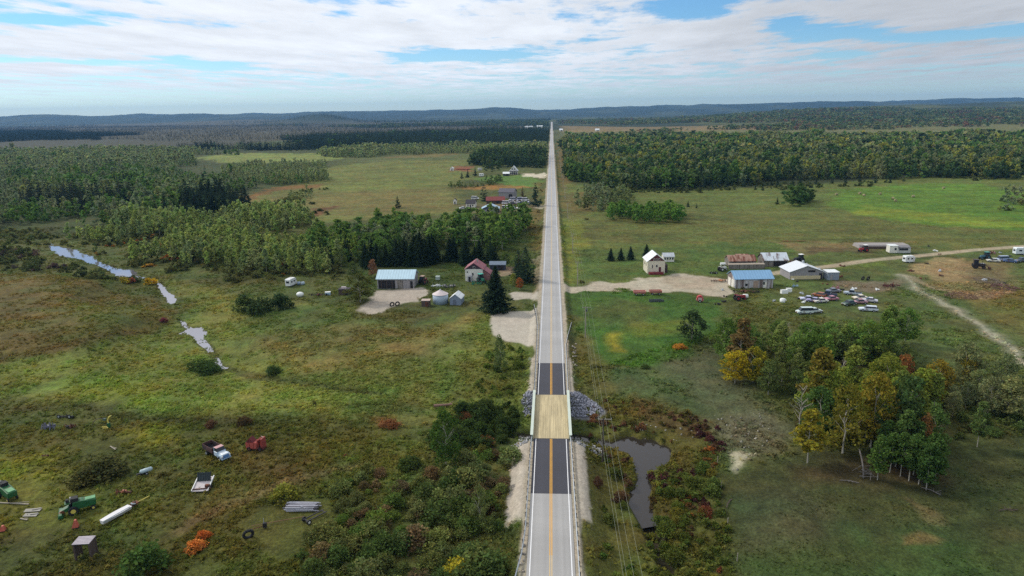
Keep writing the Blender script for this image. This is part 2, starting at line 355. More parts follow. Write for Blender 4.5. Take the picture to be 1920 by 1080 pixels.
zone([(1010, 384), (1026, 383), (1026, 389), (1010, 389)], S(180, 172, 160), 2, .8)
# verges at the bridge and shoulders
for a, b, x0, x1 in ((BR0-30, BR0-1, 4, 7.2), (BR1+1, BR1+27, 4, 5.8)):
    for sg in (-1, 1):
        xo = x1+(.9 if sg < 0 and x1 > 7 else 0)
        m = sstep(3, 3.6, sg*GX)*(1-sstep(xo-.5, xo+.3, sg*GX+.5*(fbm(GX/2, GY/2, 5, 2)-.5)))*sstep(a-1.5, a+1.5, GY+2*(fbm(GX/2, GY/2, 6, 2)-.5))*(1-sstep(b-1, b+.3, GY))
        mixc(m, S(168, 161, 156))
sh = (1-sstep(4.7, 5.4, np.abs(GX)+.9*(fbm(GX/3, GY/3, 9, 2)-.5)))*(GY < 4700)
mixc(sh*(1-sstep(BR0-1, BR0, GY)*(1-sstep(BR1, BR1+1, GY))), S(160, 152, 142))
zone([(974, 752), (988, 732), (1006, 733), (1006, 776), (990, 774)], S(104, 106, 116), .8); zone([(1068, 738), (1096, 740), (1120, 755), (1134, 770), (1128, 778), (1100, 784), (1068, 784)], S(104, 106, 116), .8)
# wet mud under the water and along its rim
zb = np.clip((WATER_R+.12-GZ)/.15, 0, 1)*(GY < 240)*(GX > -20); mixc(zb, S(58, 54, 44))
zl = np.clip((WATER_L+.30-GZ)/.3, 0, 1)*(GX < -40)*(GY > 165)*(GY < 420); mixc(zl*.55, S(66, 66, 42))
# mottling of the turf itself: dry stalks, clover, bare spots
n1 = fbm(GX/3.2, GY/3.2, 81, 4); n2 = fbm(GX/16, GY/16, 83, 4); n3 = fbm(GX/55, GY/55, 87, 3)
green = np.clip((C[..., 1]-C[..., 2])/np.maximum(C[..., 1], 1e-4)*1.6, 0, 1)
stk = fbm(GX/90+.2*fbm(GX/30, GY/30, 95, 2), GY/4.5, 93, 3)-.5
v = 1+green*(.55*stk*sstep(230, 330, GY)*(1-sstep(1200, 1800, GY))+(n1-.5)*.55+(n2-.5)*.55+(n3-.5)*.3)
C = C*np.clip(v, .35, 2)[..., None]
hue = (fbm(GX/7, GY/7, 91, 4)-.5)*green
C[..., 0] *= 1+hue*.55; C[..., 1] *= 1-hue*.12
C = C*np.array([1.03, 1.0, .88])*1.02
GRS = np.clip(green*1.3, 0, 1)

idx = np.arange(GX.size).reshape(GX.shape)
Fq = np.stack([idx[:-1, :-1], idx[:-1, 1:], idx[1:, 1:], idx[1:, :-1]], -1).reshape(-1, 4)
def ground_material():
    m = bpy.data.materials.new('turf'); t, N, L = nt(m)
    o = N('ShaderNodeOutputMaterial'); p = N('ShaderNodeBsdfPrincipled'); L(p.outputs[0], o.inputs[0])
    p.inputs['Roughness'].default_value = .95; p.inputs['Specular IOR Level'].default_value = .15
    a = N('ShaderNodeAttribute'); a.attribute_name = 'Col'
    tc = N('ShaderNodeTexCoord'); last = a.outputs['Color']
    for sc, st, amt, st2 in ((1.7, (1, 1, 1), .42, 5), (.42, (1, .8, 1), .34, 5), (5.0, (1, 1, 1), .30, 3)):
        mp = N('ShaderNodeMapping'); mp.inputs['Scale'].default_value = st; L(tc.outputs['Object'], mp.inputs[0])
        n = N('ShaderNodeTexNoise'); n.inputs['Scale'].default_value = sc; n.inputs['Detail'].default_value = st2; n.inputs['Roughness'].default_value = .65; L(mp.outputs[0], n.inputs['Vector'])
        r = N('ShaderNodeMapRange'); r.inputs[1].default_value = .3; r.inputs[2].default_value = .7; r.inputs[3].default_value = 1-amt; r.inputs[4].default_value = 1+amt; L(n.outputs['Fac'], r.inputs[0])
        f = N('ShaderNodeMath'); f.operation = 'MULTIPLY_ADD'; f.inputs[1].default_value = .6; f.inputs[2].default_value = .4; L(a.outputs['Alpha'], f.inputs[0]); lr = N('ShaderNodeMix'); lr.data_type = 'FLOAT'; L(f.outputs[0], lr.inputs[0]); lr.inputs[2].default_value = 1.0; L(r.outputs[0], lr.inputs[3])
        mu = N('ShaderNodeVectorMath'); mu.operation = 'SCALE'; L(last, mu.inputs[0]); L(lr.outputs[0], mu.inputs['Scale']); last = mu.outputs[0]
    n = N('ShaderNodeTexNoise'); n.inputs['Scale'].default_value = .9; n.inputs['Detail'].default_value = 8; L(tc.outputs['Object'], n.inputs['Vector'])
    b = N('ShaderNodeBump'); b.inputs['Distance'].default_value = .45; bs = N('ShaderNodeMath'); bs.operation = 'MULTIPLY_ADD'; bs.inputs[1].default_value = .6; bs.inputs[2].default_value = .3; L(a.outputs['Alpha'], bs.inputs[0]); L(bs.outputs[0], b.inputs['Strength']); L(n.outputs['Fac'], b.inputs['Height']); L(b.outputs[0], p.inputs['Normal'])
    L(last, p.inputs['Base Color']); return m
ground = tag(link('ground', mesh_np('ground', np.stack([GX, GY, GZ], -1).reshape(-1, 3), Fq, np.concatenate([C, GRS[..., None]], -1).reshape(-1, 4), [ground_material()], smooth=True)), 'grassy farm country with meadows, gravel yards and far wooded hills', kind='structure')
# sampler of ground colour for the plants that grow there
def ground_col(x, y):
    r = np.clip(np.searchsorted(rows, y), 1, len(rows)-1); c = np.clip(np.searchsorted(cols, x/Wd[r]), 0, len(cols)-1)
    return C[r, c]

# ------------------------------------------------------------------ water
def water_material(name, col, gl, rough):
    m = bpy.data.materials.new(name); t, N, L = nt(m)
    o = N('ShaderNodeOutputMaterial'); d = N('ShaderNodeBsdfDiffuse'); d.inputs[0].default_value = (*col, 1)
    g = N('ShaderNodeBsdfGlossy'); g.inputs['Roughness'].default_value = rough; g.inputs[0].default_value = (.95, .93, .97, 1)
    tc = N('ShaderNodeTexCoord'); n = N('ShaderNodeTexNoise'); n.inputs['Scale'].default_value = 1.2; n.inputs['Detail'].default_value = 3; L(tc.outputs['Object'], n.inputs['Vector'])
    b = N('ShaderNodeBump'); b.inputs['Strength'].default_value = .06; b.inputs['Distance'].default_value = .1; L(n.outputs['Fac'], b.inputs['Height']); L(b.outputs[0], g.inputs['Normal'])
    f = N('ShaderNodeFresnel'); f.inputs['IOR'].default_value = gl
    x = N('ShaderNodeMixShader'); L(f.outputs[0], x.inputs[0]); L(d.outputs[0], x.inputs[1]); L(g.outputs[0], x.inputs[2]); L(x.outputs[0], o.inputs[0]); return m
def sheet(name, poly, z, m, grow=1.0):
    p = np.asarray(poly); 
    # offset outwards so the bank of the terrain draws the shoreline
    n = len(p); q = []
    area = sum(p[i, 0]*p[(i+1) % n, 1]-p[(i+1) % n, 0]*p[i, 1] for i in range(n)); sg = 1 if area > 0 else -1
    for i in range(n):
        e = p[(i+1) % n]-p[i-1]; e = e/(np.hypot(*e)+1e-9); q.append((p[i, 0]+sg*e[1]*grow, p[i, 1]-sg*e[0]*grow, z))
    me = bpy.data.meshes.new(name); me.from_pydata([tuple(map(float, v)) for v in q], [], [list(range(n))] if sg > 0 else [list(range(n))[::-1]]); me.materials.append(m)
    return link(name, me)
wm = water_material('creek_water', S(58, 54, 48)*.7, 1.48, .04); wm2 = water_material('pond_water', S(120, 118, 126)*.8, 4.6, .05)
tag(sheet('creek_water', WR, WATER_R, wm, 2.6), 'dark creek bend with still grey water beside the bridge', kind='structure')
pipe = [(17, by-1.8), (17, by+1.8), (0, by+2.0), (-9, by+2.2), (-9, by-1.6), (0, by-2.0)]
tag(sheet('creek_water', pipe, WATER_R-.05, wm, .3), 'narrow dark creek passing under the bridge deck', kind='structure')
for p, t in zip(WL, ('long bright pool of the creek among willows far left', 'small ragged pool below the willows', 'narrow bright pool with yellow shrubs at its upper end', 'star shaped pool in the marsh grass', 'smallest pool in the marsh beside dark shrubs')):
    tag(sheet('pond_water', p, WATER_L, wm2, 3.0), t, kind='structure')
STR = []
for (x0, y0), (x1, y1) in zip(STREAM[:-1], STREAM[1:]):
    n = max(2, int(math.hypot(x1-x0, y1-y0)/6)); STR += [(x0+(x1-x0)*i/n, y0+(y1-y0)*i/n) for i in range(n)]
STR = [q for q in STR if q[0] < -14]; V = []; F = []
for i, (x, y) in enumerate(STR):
    a = STR[max(0, i-1)]; b = STR[min(len(STR)-1, i+1)]; tx, ty = b[0]-a[0], b[1]-a[1]; l = math.hypot(tx, ty)+1e-9; V += [(x-ty/l*2.6, y+tx/l*2.6, WATER_L-.03), (x+ty/l*2.6, y-tx/l*2.6, WATER_L-.03)]
    if i: F.append((2*i-2, 2*i-1, 2*i+1, 2*i))
me = bpy.data.meshes.new('stream_water'); me.from_pydata(V, [], F); me.materials.append(wm2); tag(link('stream_water', me), 'thin stream joining the pools of the marsh', kind='structure')

lap('ground')
# ------------------------------------------------------------------ road
def asphalt(name, rgb, var, rough, worn):
    m = bpy.data.materials.new(name); t, N, L = nt(m)
    o = N('ShaderNodeOutputMaterial'); p = N('ShaderNodeBsdfPrincipled'); L(p.outputs[0], o.inputs[0]); p.inputs['Roughness'].default_value = rough; p.inputs['Specular IOR Level'].default_value = .55
    tc = N('ShaderNodeTexCoord'); last = None
    rgbn = N('ShaderNodeRGB'); rgbn.outputs[0].default_value = (*rgb, 1); last = rgbn.outputs[0]
    for sc, st, a in ((6, (1, 1, 1), var*.6), (1.0, (1.3, .015, 1), var*.8), (.12, (.3, 1, 1), var)):
        mp = N('ShaderNodeMapping'); mp.inputs['Scale'].default_value = st; L(tc.outputs['Object'], mp.inputs[0])
        n = N('ShaderNodeTexNoise'); n.inputs['Scale'].default_value = sc; n.inputs['Detail'].default_value = 5; L(mp.outputs[0], n.inputs['Vector'])
        r = N('ShaderNodeMapRange'); r.inputs[1].default_value = .3; r.inputs[2].default_value = .7; r.inputs[3].default_value = 1-a; r.inputs[4].default_value = 1+a; L(n.outputs['Fac'], r.inputs[0])
        mu = N('ShaderNodeVectorMath'); mu.operation = 'SCALE'; L(last, mu.inputs[0]); L(r.outputs[0], mu.inputs['Scale']); last = mu.outputs[0]
    if worn:   # darker crack-sealed patches across the lanes
        mp = N('ShaderNodeMapping'); mp.inputs['Scale'].default_value = (.05, .022, 1); L(tc.outputs['Object'], mp.inputs[0])
        n = N('ShaderNodeTexNoise'); n.inputs['Scale'].default_value = 1; n.inputs['Detail'].default_value = 2; L(mp.outputs[0], n.inputs['Vector'])
        r = N('ShaderNodeMapRange'); r.inputs[1].default_value = .6; r.inputs[2].default_value = .72; r.inputs[3].default_value = 1; r.inputs[4].default_value = .82; L(n.outputs['Fac'], r.inputs[0])
        mu = N('ShaderNodeVectorMath'); mu.operation = 'SCALE'; L(last, mu.inputs[0]); L(r.outputs[0], mu.inputs['Scale']); last = mu.outputs[0]
    L(last, p.inputs['Base Color']); return m
def ribbon(name, x0, x1, ys, z, m, parent=None, crown=False):
    xs = [x0, (x0+x1)/2, x1] if crown else [x0, x1]
    V = [(x, y, z+(.05 if crown and i == 1 else 0)) for y in ys for i, x in enumerate(xs)]; n = len(xs)
    F = [(j*n+i, j*n+i+1, (j+1)*n+i+1, (j+1)*n+i) for j in range(len(ys)-1) for i in range(n-1)]
    me = bpy.data.meshes.new(name); me.from_pydata(V, [], F); me.materials.append(m); return link(name, me, parent)
old = asphalt('old_asphalt', S(162, 160, 158)*.95, .11, .5, True); new = asphalt('new_asphalt', S(62, 62, 72)*.8, .10, .7, False)
D0 = float(unproj(1037, 926, 0)[1]); D1 = float(unproj(1037, 681, 0)[1]); YEND = 4650
road = tag(link('road', None), 'straight two lane country road running to the horizon', kind='structure')
def seq(a, b, s): return list(np.linspace(a, b, max(2, int((b-a)/s)+1)))
for a, b, m in ((-120, D0, old), (D0, BR0, new), (BR1, D1, new), (D1, YEND, old)):
    ribbon('asphalt', -3.72, 3.72, seq(a, b, 25), .03, m, road)
wp = mat('white_paint', S(236, 236, 238), .6, .10, .6); yp = mat('yellow_paint', S(222, 164, 44), .6, .12, .5); ypo = mat('worn_yellow_paint', S(206, 178, 128), .6, .12, .5); wpo = mat('worn_white_paint', S(222, 224, 230), .6, .12, .5)
for a, b, w, yl in ((-120, D0-18, wp, ypo), (D0-18, BR0-.3, wp, yp), (BR1+.3, D1, wp, yp), (D1, YEND-300, wpo, ypo)):
    for sx in (-3.23, 3.23): ribbon('edge_line', sx-.075, sx+.075, seq(a, b, 40), .038 if True else 0, w, road)
    for sx in (-.16, .16): ribbon('centre_line', sx-.075, sx+.075, seq(a, b, 40), .038, yl, road)

# ------------------------------------------------------------------ sky, sun, air
w = bpy.data.worlds.new('World'); scene.world = w; w.use_nodes = True
t = w.node_tree; t.nodes.clear(); N = t.nodes.new; L = t.links.new
SUN_EL, SUN_AZ = rad(40), rad(-62)      # azimuth from +Y, negative to the left
out = N('ShaderNodeOutputWorld'); bg = N('ShaderNodeBackground'); L(bg.outputs[0], out.inputs[0]); bg.inputs['Strength'].default_value = .1
sky = N('ShaderNodeTexSky'); sky.sky_type = 'NISHITA'; sky.sun_disc = False; sky.sun_elevation = SUN_EL; sky.sun_rotation = SUN_AZ
sky.altitude = 200; sky.air_density = 1.0; sky.dust_density = .2; sky.ozone_density = 1.5
def M(op, a, b=None, c=None):
    n = N('ShaderNodeMath'); n.operation = op
    for i, x in enumerate((a, b, c)):
        if x is None: continue
        if isinstance(x, (int, float)): n.inputs[i].default_value = x
        else: L(x, n.inputs[i])
    return n.outputs[0]
tc = N('ShaderNodeTexCoord'); sx = N('ShaderNodeSeparateXYZ'); L(tc.outputs['Generated'], sx.inputs[0])
az = M('ARCTAN2', sx.outputs[0], sx.outputs[1]); el = M('ARCSINE', sx.outputs[2])
rr_ = M('DIVIDE', 1.0, M('ADD', M('MAXIMUM', el, 0.0), .035))
def noise(ax, ey, sc, det=6, seed=0., rough=.55):
    """noise on a flat cloud layer: features thin out towards the horizon"""
    cb = N('ShaderNodeCombineXYZ'); L(M('MULTIPLY', M('MULTIPLY', az, rr_), ax), cb.inputs[0]); L(M('MULTIPLY', rr_, ey), cb.inputs[1]); cb.inputs[2].default_value = seed
    n = N('ShaderNodeTexNoise'); n.inputs['Scale'].default_value = sc; n.inputs['Detail'].default_value = det; n.inputs['Roughness'].default_value = rough; L(cb.outputs[0], n.inputs['Vector']); return n.outputs['Fac']
def azel(px, py):
    d = ray(px, py); d = d/np.linalg.norm(d); return math.atan2(d[0], d[1]), math.asin(d[2])
# broad cloud banks and the blue gaps between them, by direction: (px, py, half width px, half height px, weight)
BANKS = [(120, 82, 330, 26, .30), (60, 20, 200, 12, .16), (560, 75, 260, 40, .20), (430, 14, 300, 14, .18), (900, 55, 330, 42, .30), (800, 10, 300, 10, .10), (1330, 66, 130, 28, .30), (1120, 120, 300, 14, .16), (60, 128, 150, 9, .18), (560, 125, 260, 14, .14), (850, 145, 120, 8, .12), (1560, 12, 160, 16, .26), (1820, 20, 160, 26, .30), (1600, 82, 150, 12, .20), (1830, 98, 160, 14, .24), (1450, 128, 260, 10, .10), (1690, 48, 120, 10, .14),
         (50, 36, 60, 7, -.35), (190, 28, 40, 7, -.2), (640, 22, 40, 12, -.2), (340, 42, 60, 6, -.14), (860, 104, 130, 11, -.40), (400, 124, 70, 9, -.34), (340, 108, 40, 6, -.25), (60, 113, 160, 4, -.25), (1290, 20, 70, 16, -.40), (1470, 44, 40, 14, -.30), (1580, 60, 90, 9, -.35), (1760, 68, 130, 7, -.35), (1560, 104, 50, 7, -.2), (300, 160, 420, 10, .10), (1100, 158, 420, 8, .12), (1650, 150, 300, 10, .14), (900, 182, 500, 6, .06)]
tot = None
for px, py, sw, sh_, wt in BANKS:
    wt *= .62 if wt > 0 else .8
    a0, e0 = azel(px, py); da = M('MULTIPLY', M('SUBTRACT', az, a0), FPX/sw/1.0); de = M('MULTIPLY', M('SUBTRACT', el, e0), FPX/sh_)
    g = M('MULTIPLY', M('EXPONENT', M('MULTIPLY', M('ADD', M('MULTIPLY', da, da), M('MULTIPLY', de, de)), -1.0)), wt)
    tot = g if tot is None else M('ADD', tot, g)
n1_ = noise(1.3, 1.05, 1.0, 8, 2.0, .6); n2_ = noise(3.4, 2.4, 1.0, 8, 5.0, .66)
hi_ = N('ShaderNodeMapRange'); hi_.interpolation_type = 'SMOOTHSTEP'; hi_.inputs[1].default_value = .17; hi_.inputs[2].default_value = .24; hi_.inputs[3].default_value = 0; hi_.inputs[4].default_value = .22; L(el, hi_.inputs[0])
dens = M('ADD', M('ADD', M('MULTIPLY', n1_, .55), M('MULTIPLY', n2_, .55)), M('ADD', tot, hi_.outputs[0]))
mr = N('ShaderNodeMapRange'); mr.interpolation_type = 'SMOOTHSTEP'; mr.inputs[1].default_value = .49; mr.inputs[2].default_value = .68; L(dens, mr.inputs[0])
lo = N('ShaderNodeMapRange'); lo.interpolation_type = 'SMOOTHSTEP'; lo.inputs[1].default_value = .0; lo.inputs[2].default_value = .05; L(el, lo.inputs[0])
cover = M('MULTIPLY', mr.outputs[0], lo.outputs[0])
# light of the cloud layer: brightest towards the sun side, greyer bases to the right
sh2 = noise(1.3, .8, 1.0, 7, 9.0, .62)
br = N('ShaderNodeMapRange'); br.inputs[1].default_value = .3; br.inputs[2].default_value = .7; br.inputs[3].default_value = .84; br.inputs[4].default_value = 1.08; L(sh2, br.inputs[0])
az2 = N('ShaderNodeMapRange'); az2.interpolation_type = 'SMOOTHSTEP'; az2.inputs[1].default_value = rad(-8); az2.inputs[2].default_value = rad(28); az2.inputs[3].default_value = 1; az2.inputs[4].default_value = .62; L(az, az2.inputs[0])
cl = N('ShaderNodeVectorMath'); cl.operation = 'SCALE'; cl.inputs[0].default_value = (6.9, 7.25, 7.75); L(M('MULTIPLY', br.outputs[0], az2.outputs[0]), cl.inputs['Scale'])
tnt = N('ShaderNodeMix'); tnt.data_type = 'RGBA'; tnt.inputs[6].default_value = (.64, .82, 1.02, 1); tnt.inputs[7].default_value = (.46, .72, .94, 1)
tf = N('ShaderNodeMapRange'); tf.interpolation_type = 'SMOOTHSTEP'; tf.inputs[1].default_value = .01; tf.inputs[2].default_value = .12; L(el, tf.inputs[0]); L(tf.outputs[0], tnt.inputs[0])
skc = N('ShaderNodeMix'); skc.data_type = 'RGBA'; skc.blend_type = 'MULTIPLY'; skc.inputs[0].default_value = 1; L(tnt.outputs[2], skc.inputs[7]); L(sky.outputs[0], skc.inputs[6])
mx = N('ShaderNodeMix'); mx.data_type = 'RGBA'; L(cover, mx.inputs[0]); L(skc.outputs[2], mx.inputs[6]); L(cl.outputs[0], mx.inputs[7]); L(mx.outputs[2], bg.inputs['Color'])
ld = bpy.data.lights.new('sun', 'SUN'); ld.energy = 1.7; ld.angle = rad(10); ld.color = (1, .93, .80)
lo_ = bpy.data.objects.new('sun', ld); COL.objects.link(lo_)
sd = Vector((math.sin(SUN_AZ)*math.cos(SUN_EL), math.cos(SUN_AZ)*math.cos(SUN_EL), math.sin(SUN_EL)))
lo_.rotation_euler = sd.to_track_quat('Z', 'Y').to_euler(); lo_.location = (0, 0, 400)
def haze(dens):
    V = [(x, y, z) for x in (-26000, 26000) for y in (-2500, 17500) for z in (-12, 330)]
    F = [(0, 1, 3, 2), (4, 6, 7, 5), (0, 4, 5, 1), (2, 3, 7, 6), (0, 2, 6, 4), (1, 5, 7, 3)]
    me = bpy.data.meshes.new('haze'); me.from_pydata(V, [], F); m = bpy.data.materials.new('haze'); t, N, L = nt(m)
    o = N('ShaderNodeOutputMaterial'); v = N('ShaderNodeVolumePrincipled'); v.inputs['Color'].default_value = (.22, .52, 1, 1); v.inputs['Density'].default_value = dens; v.inputs['Anisotropy'].default_value = .1
    L(v.outputs[0], o.inputs['Volume']); me.materials.append(m); o = link('haze', me); tag(o, 'thin bluish air over the distant hills', kind='stuff'); return o
haze(4.4e-5)
sc = scene; sc.view_settings.view_transform = 'Standard'; sc.view_settings.look = 'None'; sc.view_settings.exposure = .46; sc.view_settings.gamma = 1
sc.render.engine = 'CYCLES'; sc.cycles.max_bounces = 5; sc.cycles.diffuse_bounces = 2; sc.cycles.glossy_bounces = 2; sc.cycles.transmission_bounces = 2; sc.cycles.transparent_max_bounces = 4; sc.cycles.volume_bounces = 0
sc.cycles.use_denoising = False; sc.cycles.sample_clamp_indirect = 2.0; sc.cycles.sample_clamp_direct = 6.0
# ================================================================== plants
def foliage_material():
    m = bpy.data.materials.new('foliage'); t, N, L = nt(m)
    o = N('ShaderNodeOutputMaterial'); a = N('ShaderNodeAttribute'); a.attribute_name = 'Col'; oi = N('ShaderNodeObjectInfo')
    mu = N('ShaderNodeMix'); mu.data_type = 'RGBA'; mu.blend_type = 'MULTIPLY'; mu.inputs[0].default_value = 1; L(a.outputs['Color'], mu.inputs[6]); L(oi.outputs['Color'], mu.inputs[7])
    d = N('ShaderNodeBsdfDiffuse'); tr = N('ShaderNodeBsdfTranslucent'); L(mu.outputs[2], d.inputs[0]); L(mu.outputs[2], tr.inputs[0])
    x = N('ShaderNodeMixShader'); x.inputs[0].default_value = .38; L(d.outputs[0], x.inputs[1]); L(tr.outputs[0], x.inputs[2]); L(x.outputs[0], o.inputs[0]); return m
LEAF = foliage_material()
BARK_P = mat('pale_bark', S(168, 162, 150), .9, .3, 3, stretch=(1, 1, .4), second=S(80, 74, 66), amount=.35)
BARK_D = mat('dark_bark', S(84, 74, 62), .95, .3, 3, stretch=(1, 1, .3))
def quads(P, s, rng, flat=0.0, asp=.7):
    """leaf-sized faces at points P, randomly turned; flat 0..1 turns them towards lying flat"""
    n = len(P); a = rng.normal(size=(n, 3)); a[:, 2] *= (1-flat); a /= np.linalg.norm(a, axis=1)[:, None]+1e-9
    b = rng.normal(size=(n, 3)); b = np.cross(a, b); b[:, 2] *= (1-flat*.6); b /= np.linalg.norm(b, axis=1)[:, None]+1e-9
    s = np.asarray(s)*rng.uniform(.65, 1.35, n); a = a*s[:, None]*.5; b = b*(s*asp)[:, None]*.5
    V = np.stack([P-a-b*.5, P+a*.15-b, P+a+b*.3, P-a*.1+b], 1).reshape(-1, 3)
    return V, np.arange(n*4).reshape(-1, 4)
def leafcol(n, rng, var=.34, hue=.16):
    v = rng.uniform(1-var, 1+var, n); c = np.stack([v*(1+rng.uniform(-hue, hue, n)), v, v*(1+rng.uniform(-hue, hue, n)*.8)], 1); return np.repeat(c, 4, 0)
def p_leafy(n, rng, form, clumps=34, ls=.055, low=.26, var=.34):
    """unit-height broadleaf crown made of leaf clumps with gaps between them"""
    C_ = []; R_ = []
    while len(C_) < clumps:
        t = rng.uniform(0, 1); z = low+(1-low)*t
        if form == 'tall': R = .17*math.sin(math.pi*min(1, t*.86+.16))**.75*(1.05-.25*t)
        else: R = .30*math.sin(math.pi*min(1, t*.80+.18))**.6
        a = rng.uniform(0, 2*math.pi); r = R*math.sqrt(rng.uniform(.05, 1))*rng.uniform(.7, 1.18)
        C_.append((r*math.cos(a), r*math.sin(a), z*(.97 if form == 'tall' else .93))); R_.append(rng.uniform(.045, .085)*(1.0 if form == 'tall' else 1.35))
    C_ = np.array(C_); R_ = np.array(R_); k = rng.integers(0, clumps, n)
    d = rng.normal(size=(n, 3)); d /= np.linalg.norm(d, axis=1)[:, None]; d *= (R_[k]*rng.uniform(.35, 1.05, n)**.6)[:, None]; d[:, 2] *= .8
    V, F = quads(C_[k]+d, ls, rng, .25); cl = rng.uniform(.8, 1.22, clumps)[k]
    return V, F, leafcol(n, rng, var)*np.repeat(cl, 4)[:, None]
def p_spruce(n, rng, wide=.17, low=.05, ls=.05, droop=.25, gap=0.0):
    """unit-height conifer: whorls of drooping boughs that shorten towards the tip"""
    P = []; S_ = []; wh = max(6, int(n**.5*.9)); zs = low+(1-low)*np.linspace(0, 1, wh)**.92
    per = n/wh; 
    for i, z in enumerate(zs):
        R = wide*(1-z)**.8/(1-low)**.8*rng.uniform(.72, 1.16)+.008; m = max(3, int(per*(1.7-1.3*z)))
        nb = rng.integers(5, 9); ba = rng.uniform(0, 2*math.pi)+np.arange(nb)*2*math.pi/nb
        bl = rng.uniform(.6, 1.15, nb)
        if gap: bl[rng.uniform(size=nb) < gap] *= .35
        j = rng.integers(0, nb, m); q = rng.uniform(.08, 1, m)**.7; a = ba[j]+rng.normal(0, .2, m)*(1.1-q*.6)
        r = R*q*bl[j]; P.append(np.stack([r*np.cos(a), r*np.sin(a), z+.012*rng.normal(size=m)-droop*r*q], 1)); S_.append(np.full(m, ls*(1.15-.6*z)))
    P = np.concatenate(P); s = np.concatenate(S_); V, F = quads(P, s, rng, .65, .55)
    return V, F, leafcol(len(P), rng, .3, .1)
def p_bush(n, rng, clumps=22, ls=.13):
    C_ = rng.normal(size=(clumps, 3)); C_ /= np.linalg.norm(C_, axis=1)[:, None]; C_ *= rng.uniform(.35, 1, (clumps, 1))**.5; C_[:, 2] = np.abs(C_[:, 2])
    C_ *= np.array([.46, .46, .72]); R_ = rng.uniform(.14, .26, clumps); k = rng.integers(0, clumps, n)
    d = rng.normal(size=(n, 3)); d /= np.linalg.norm(d, axis=1)[:, None]; P = C_[k]+d*(R_[k]*rng.uniform(.4, 1.05, n))[:, None]; P[:, 2] = np.abs(P[:, 2])+.02
    V, F = quads(P, ls, rng, .25); cl = rng.uniform(.78, 1.25, clumps)[k]
    return V, F, leafcol(n, rng)*np.repeat(cl, 4)[:, None]
def p_tuft(n, rng):
    a = rng.uniform(0, 2*math.pi, n); r = rng.uniform(0, .5, n); h = rng.uniform(.5, 1, n); b = rng.uniform(0, 2*math.pi, n); w = rng.uniform(.12, .26, n)
    x = r*np.cos(a); y = r*np.sin(a); lean = rng.normal(0, .3, (n, 2)); dx = np.cos(b)*w; dy = np.sin(b)*w
    V = np.stack([np.stack([x-dx, y-dy, 0*h-.1], 1), np.stack([x+dx, y+dy, 0*h-.1], 1), np.stack([x+dx*.7+lean[:, 0], y+dy*.7+lean[:, 1], h*.8], 1), np.stack([x-dx*.6+lean[:, 0], y-dy*.6+lean[:, 1], h], 1)], 1).reshape(-1, 3)
    return V, np.arange(n*4).reshape(-1, 4), leafcol(n, rng, .2, .08)
def tubes(segs, k=5):
    V = []; F = []
    for p0, p1, r0, r1 in segs:
        p0 = np.array(p0, float); p1 = np.array(p1, float); d = p1-p0; d /= np.linalg.norm(d)+1e-9
        u = np.cross(d, [1, 0, 0] if abs(d[0]) < .8 else [0, 1, 0]); u /= np.linalg.norm(u); v = np.cross(d, u); o = len(V)
        for p, r in ((p0, r0), (p1, r1)):
            for i in range(k):
                a = 2*math.pi*i/k; V.append(p+(u*math.cos(a)+v*math.sin(a))*r)
        for i in range(k): F.append((o+i, o+(i+1) % k, o+k+(i+1) % k, o+k+i))
    return np.array(V), np.array(F)
def p_trunk(rng, form):
    segs = []; n = 5; pts = [np.array([0, 0, -.04])]
    top = {'tall': .92, 'round': .8, 'spruce': .97}[form]; r = {'tall': .0095, 'round': .016, 'spruce': .014}[form]
    for i in range(1, n+1): pts.append(np.array([rng.normal(0, .006*i), rng.normal(0, .006*i), top*i/n]))
    for i in range(n): segs.append((pts[i], pts[i+1], r*(1-i/n*.8), r*(1-(i+1)/n*.8)))
    if form != 'spruce':
        for j in range(9):
            t = rng.uniform(.3, .85); i = int(t*n); p = pts[i]+(pts[i+1]-pts[i])*(t*n-i); a = rng.uniform(0, 2*math.pi); l = (.13 if form == 'tall' else .24)*(1.1-t*.6)
            segs.append((p, p+np.array([math.cos(a)*l, math.sin(a)*l, l*.9]), r*.4, r*.12))
    return tubes(segs)
R1 = np.random.default_rng(5)
def cat(a, b):
    V1, F1 = a; V2, F2 = b; return np.concatenate([V1, V2]), np.concatenate([F1, F2+len(V1)])
lap('protos0')
HI = {'tall': [p_leafy(1900, R1, 'tall', 44, .042, .22+.12*(i % 2)) for i in range(4)], 'round': [p_leafy(2000, R1, 'round', 52, .044, .12+.08*(i % 2)) for i in range(3)],
      'spruce': [p_spruce(1100, R1, .15+.03*i) for i in range(3)], 'pine': [p_spruce(5200, R1, .36, .05, .06, .16, .12), p_spruce(2600, R1, .36, .06, .075, .08, .15)], 'bush': [p_bush(1300, R1, 30, .085) for _ in range(4)]}
MID = {'tall': [p_leafy(210, R1, 'tall', 20, .10, .2) for _ in range(4)], 'round': [p_leafy(240, R1, 'round', 22, .12, .14) for _ in range(3)], 'spruce': [p_spruce(150, R1, .15, .05, .10) for _ in range(3)], 'pine': [p_spruce(230, R1, .34, .07, .14, .08, .15) for _ in range(2)], 'bush': [p_bush(150, R1, 12, .24) for _ in range(4)]}
LOW = {'tall': [p_leafy(110, R1, 'tall', 18, .125, .10, .2) for _ in range(4)], 'round': [p_leafy(115, R1, 'round', 18, .16, .06, .2) for _ in range(3)], 'spruce': [p_spruce(80, R1, .16, .04, .125) for _ in range(3)], 'bush': [p_bush(40, R1, 8, .42) for _ in range(3)]}
LOW['pine'] = LOW['spruce']
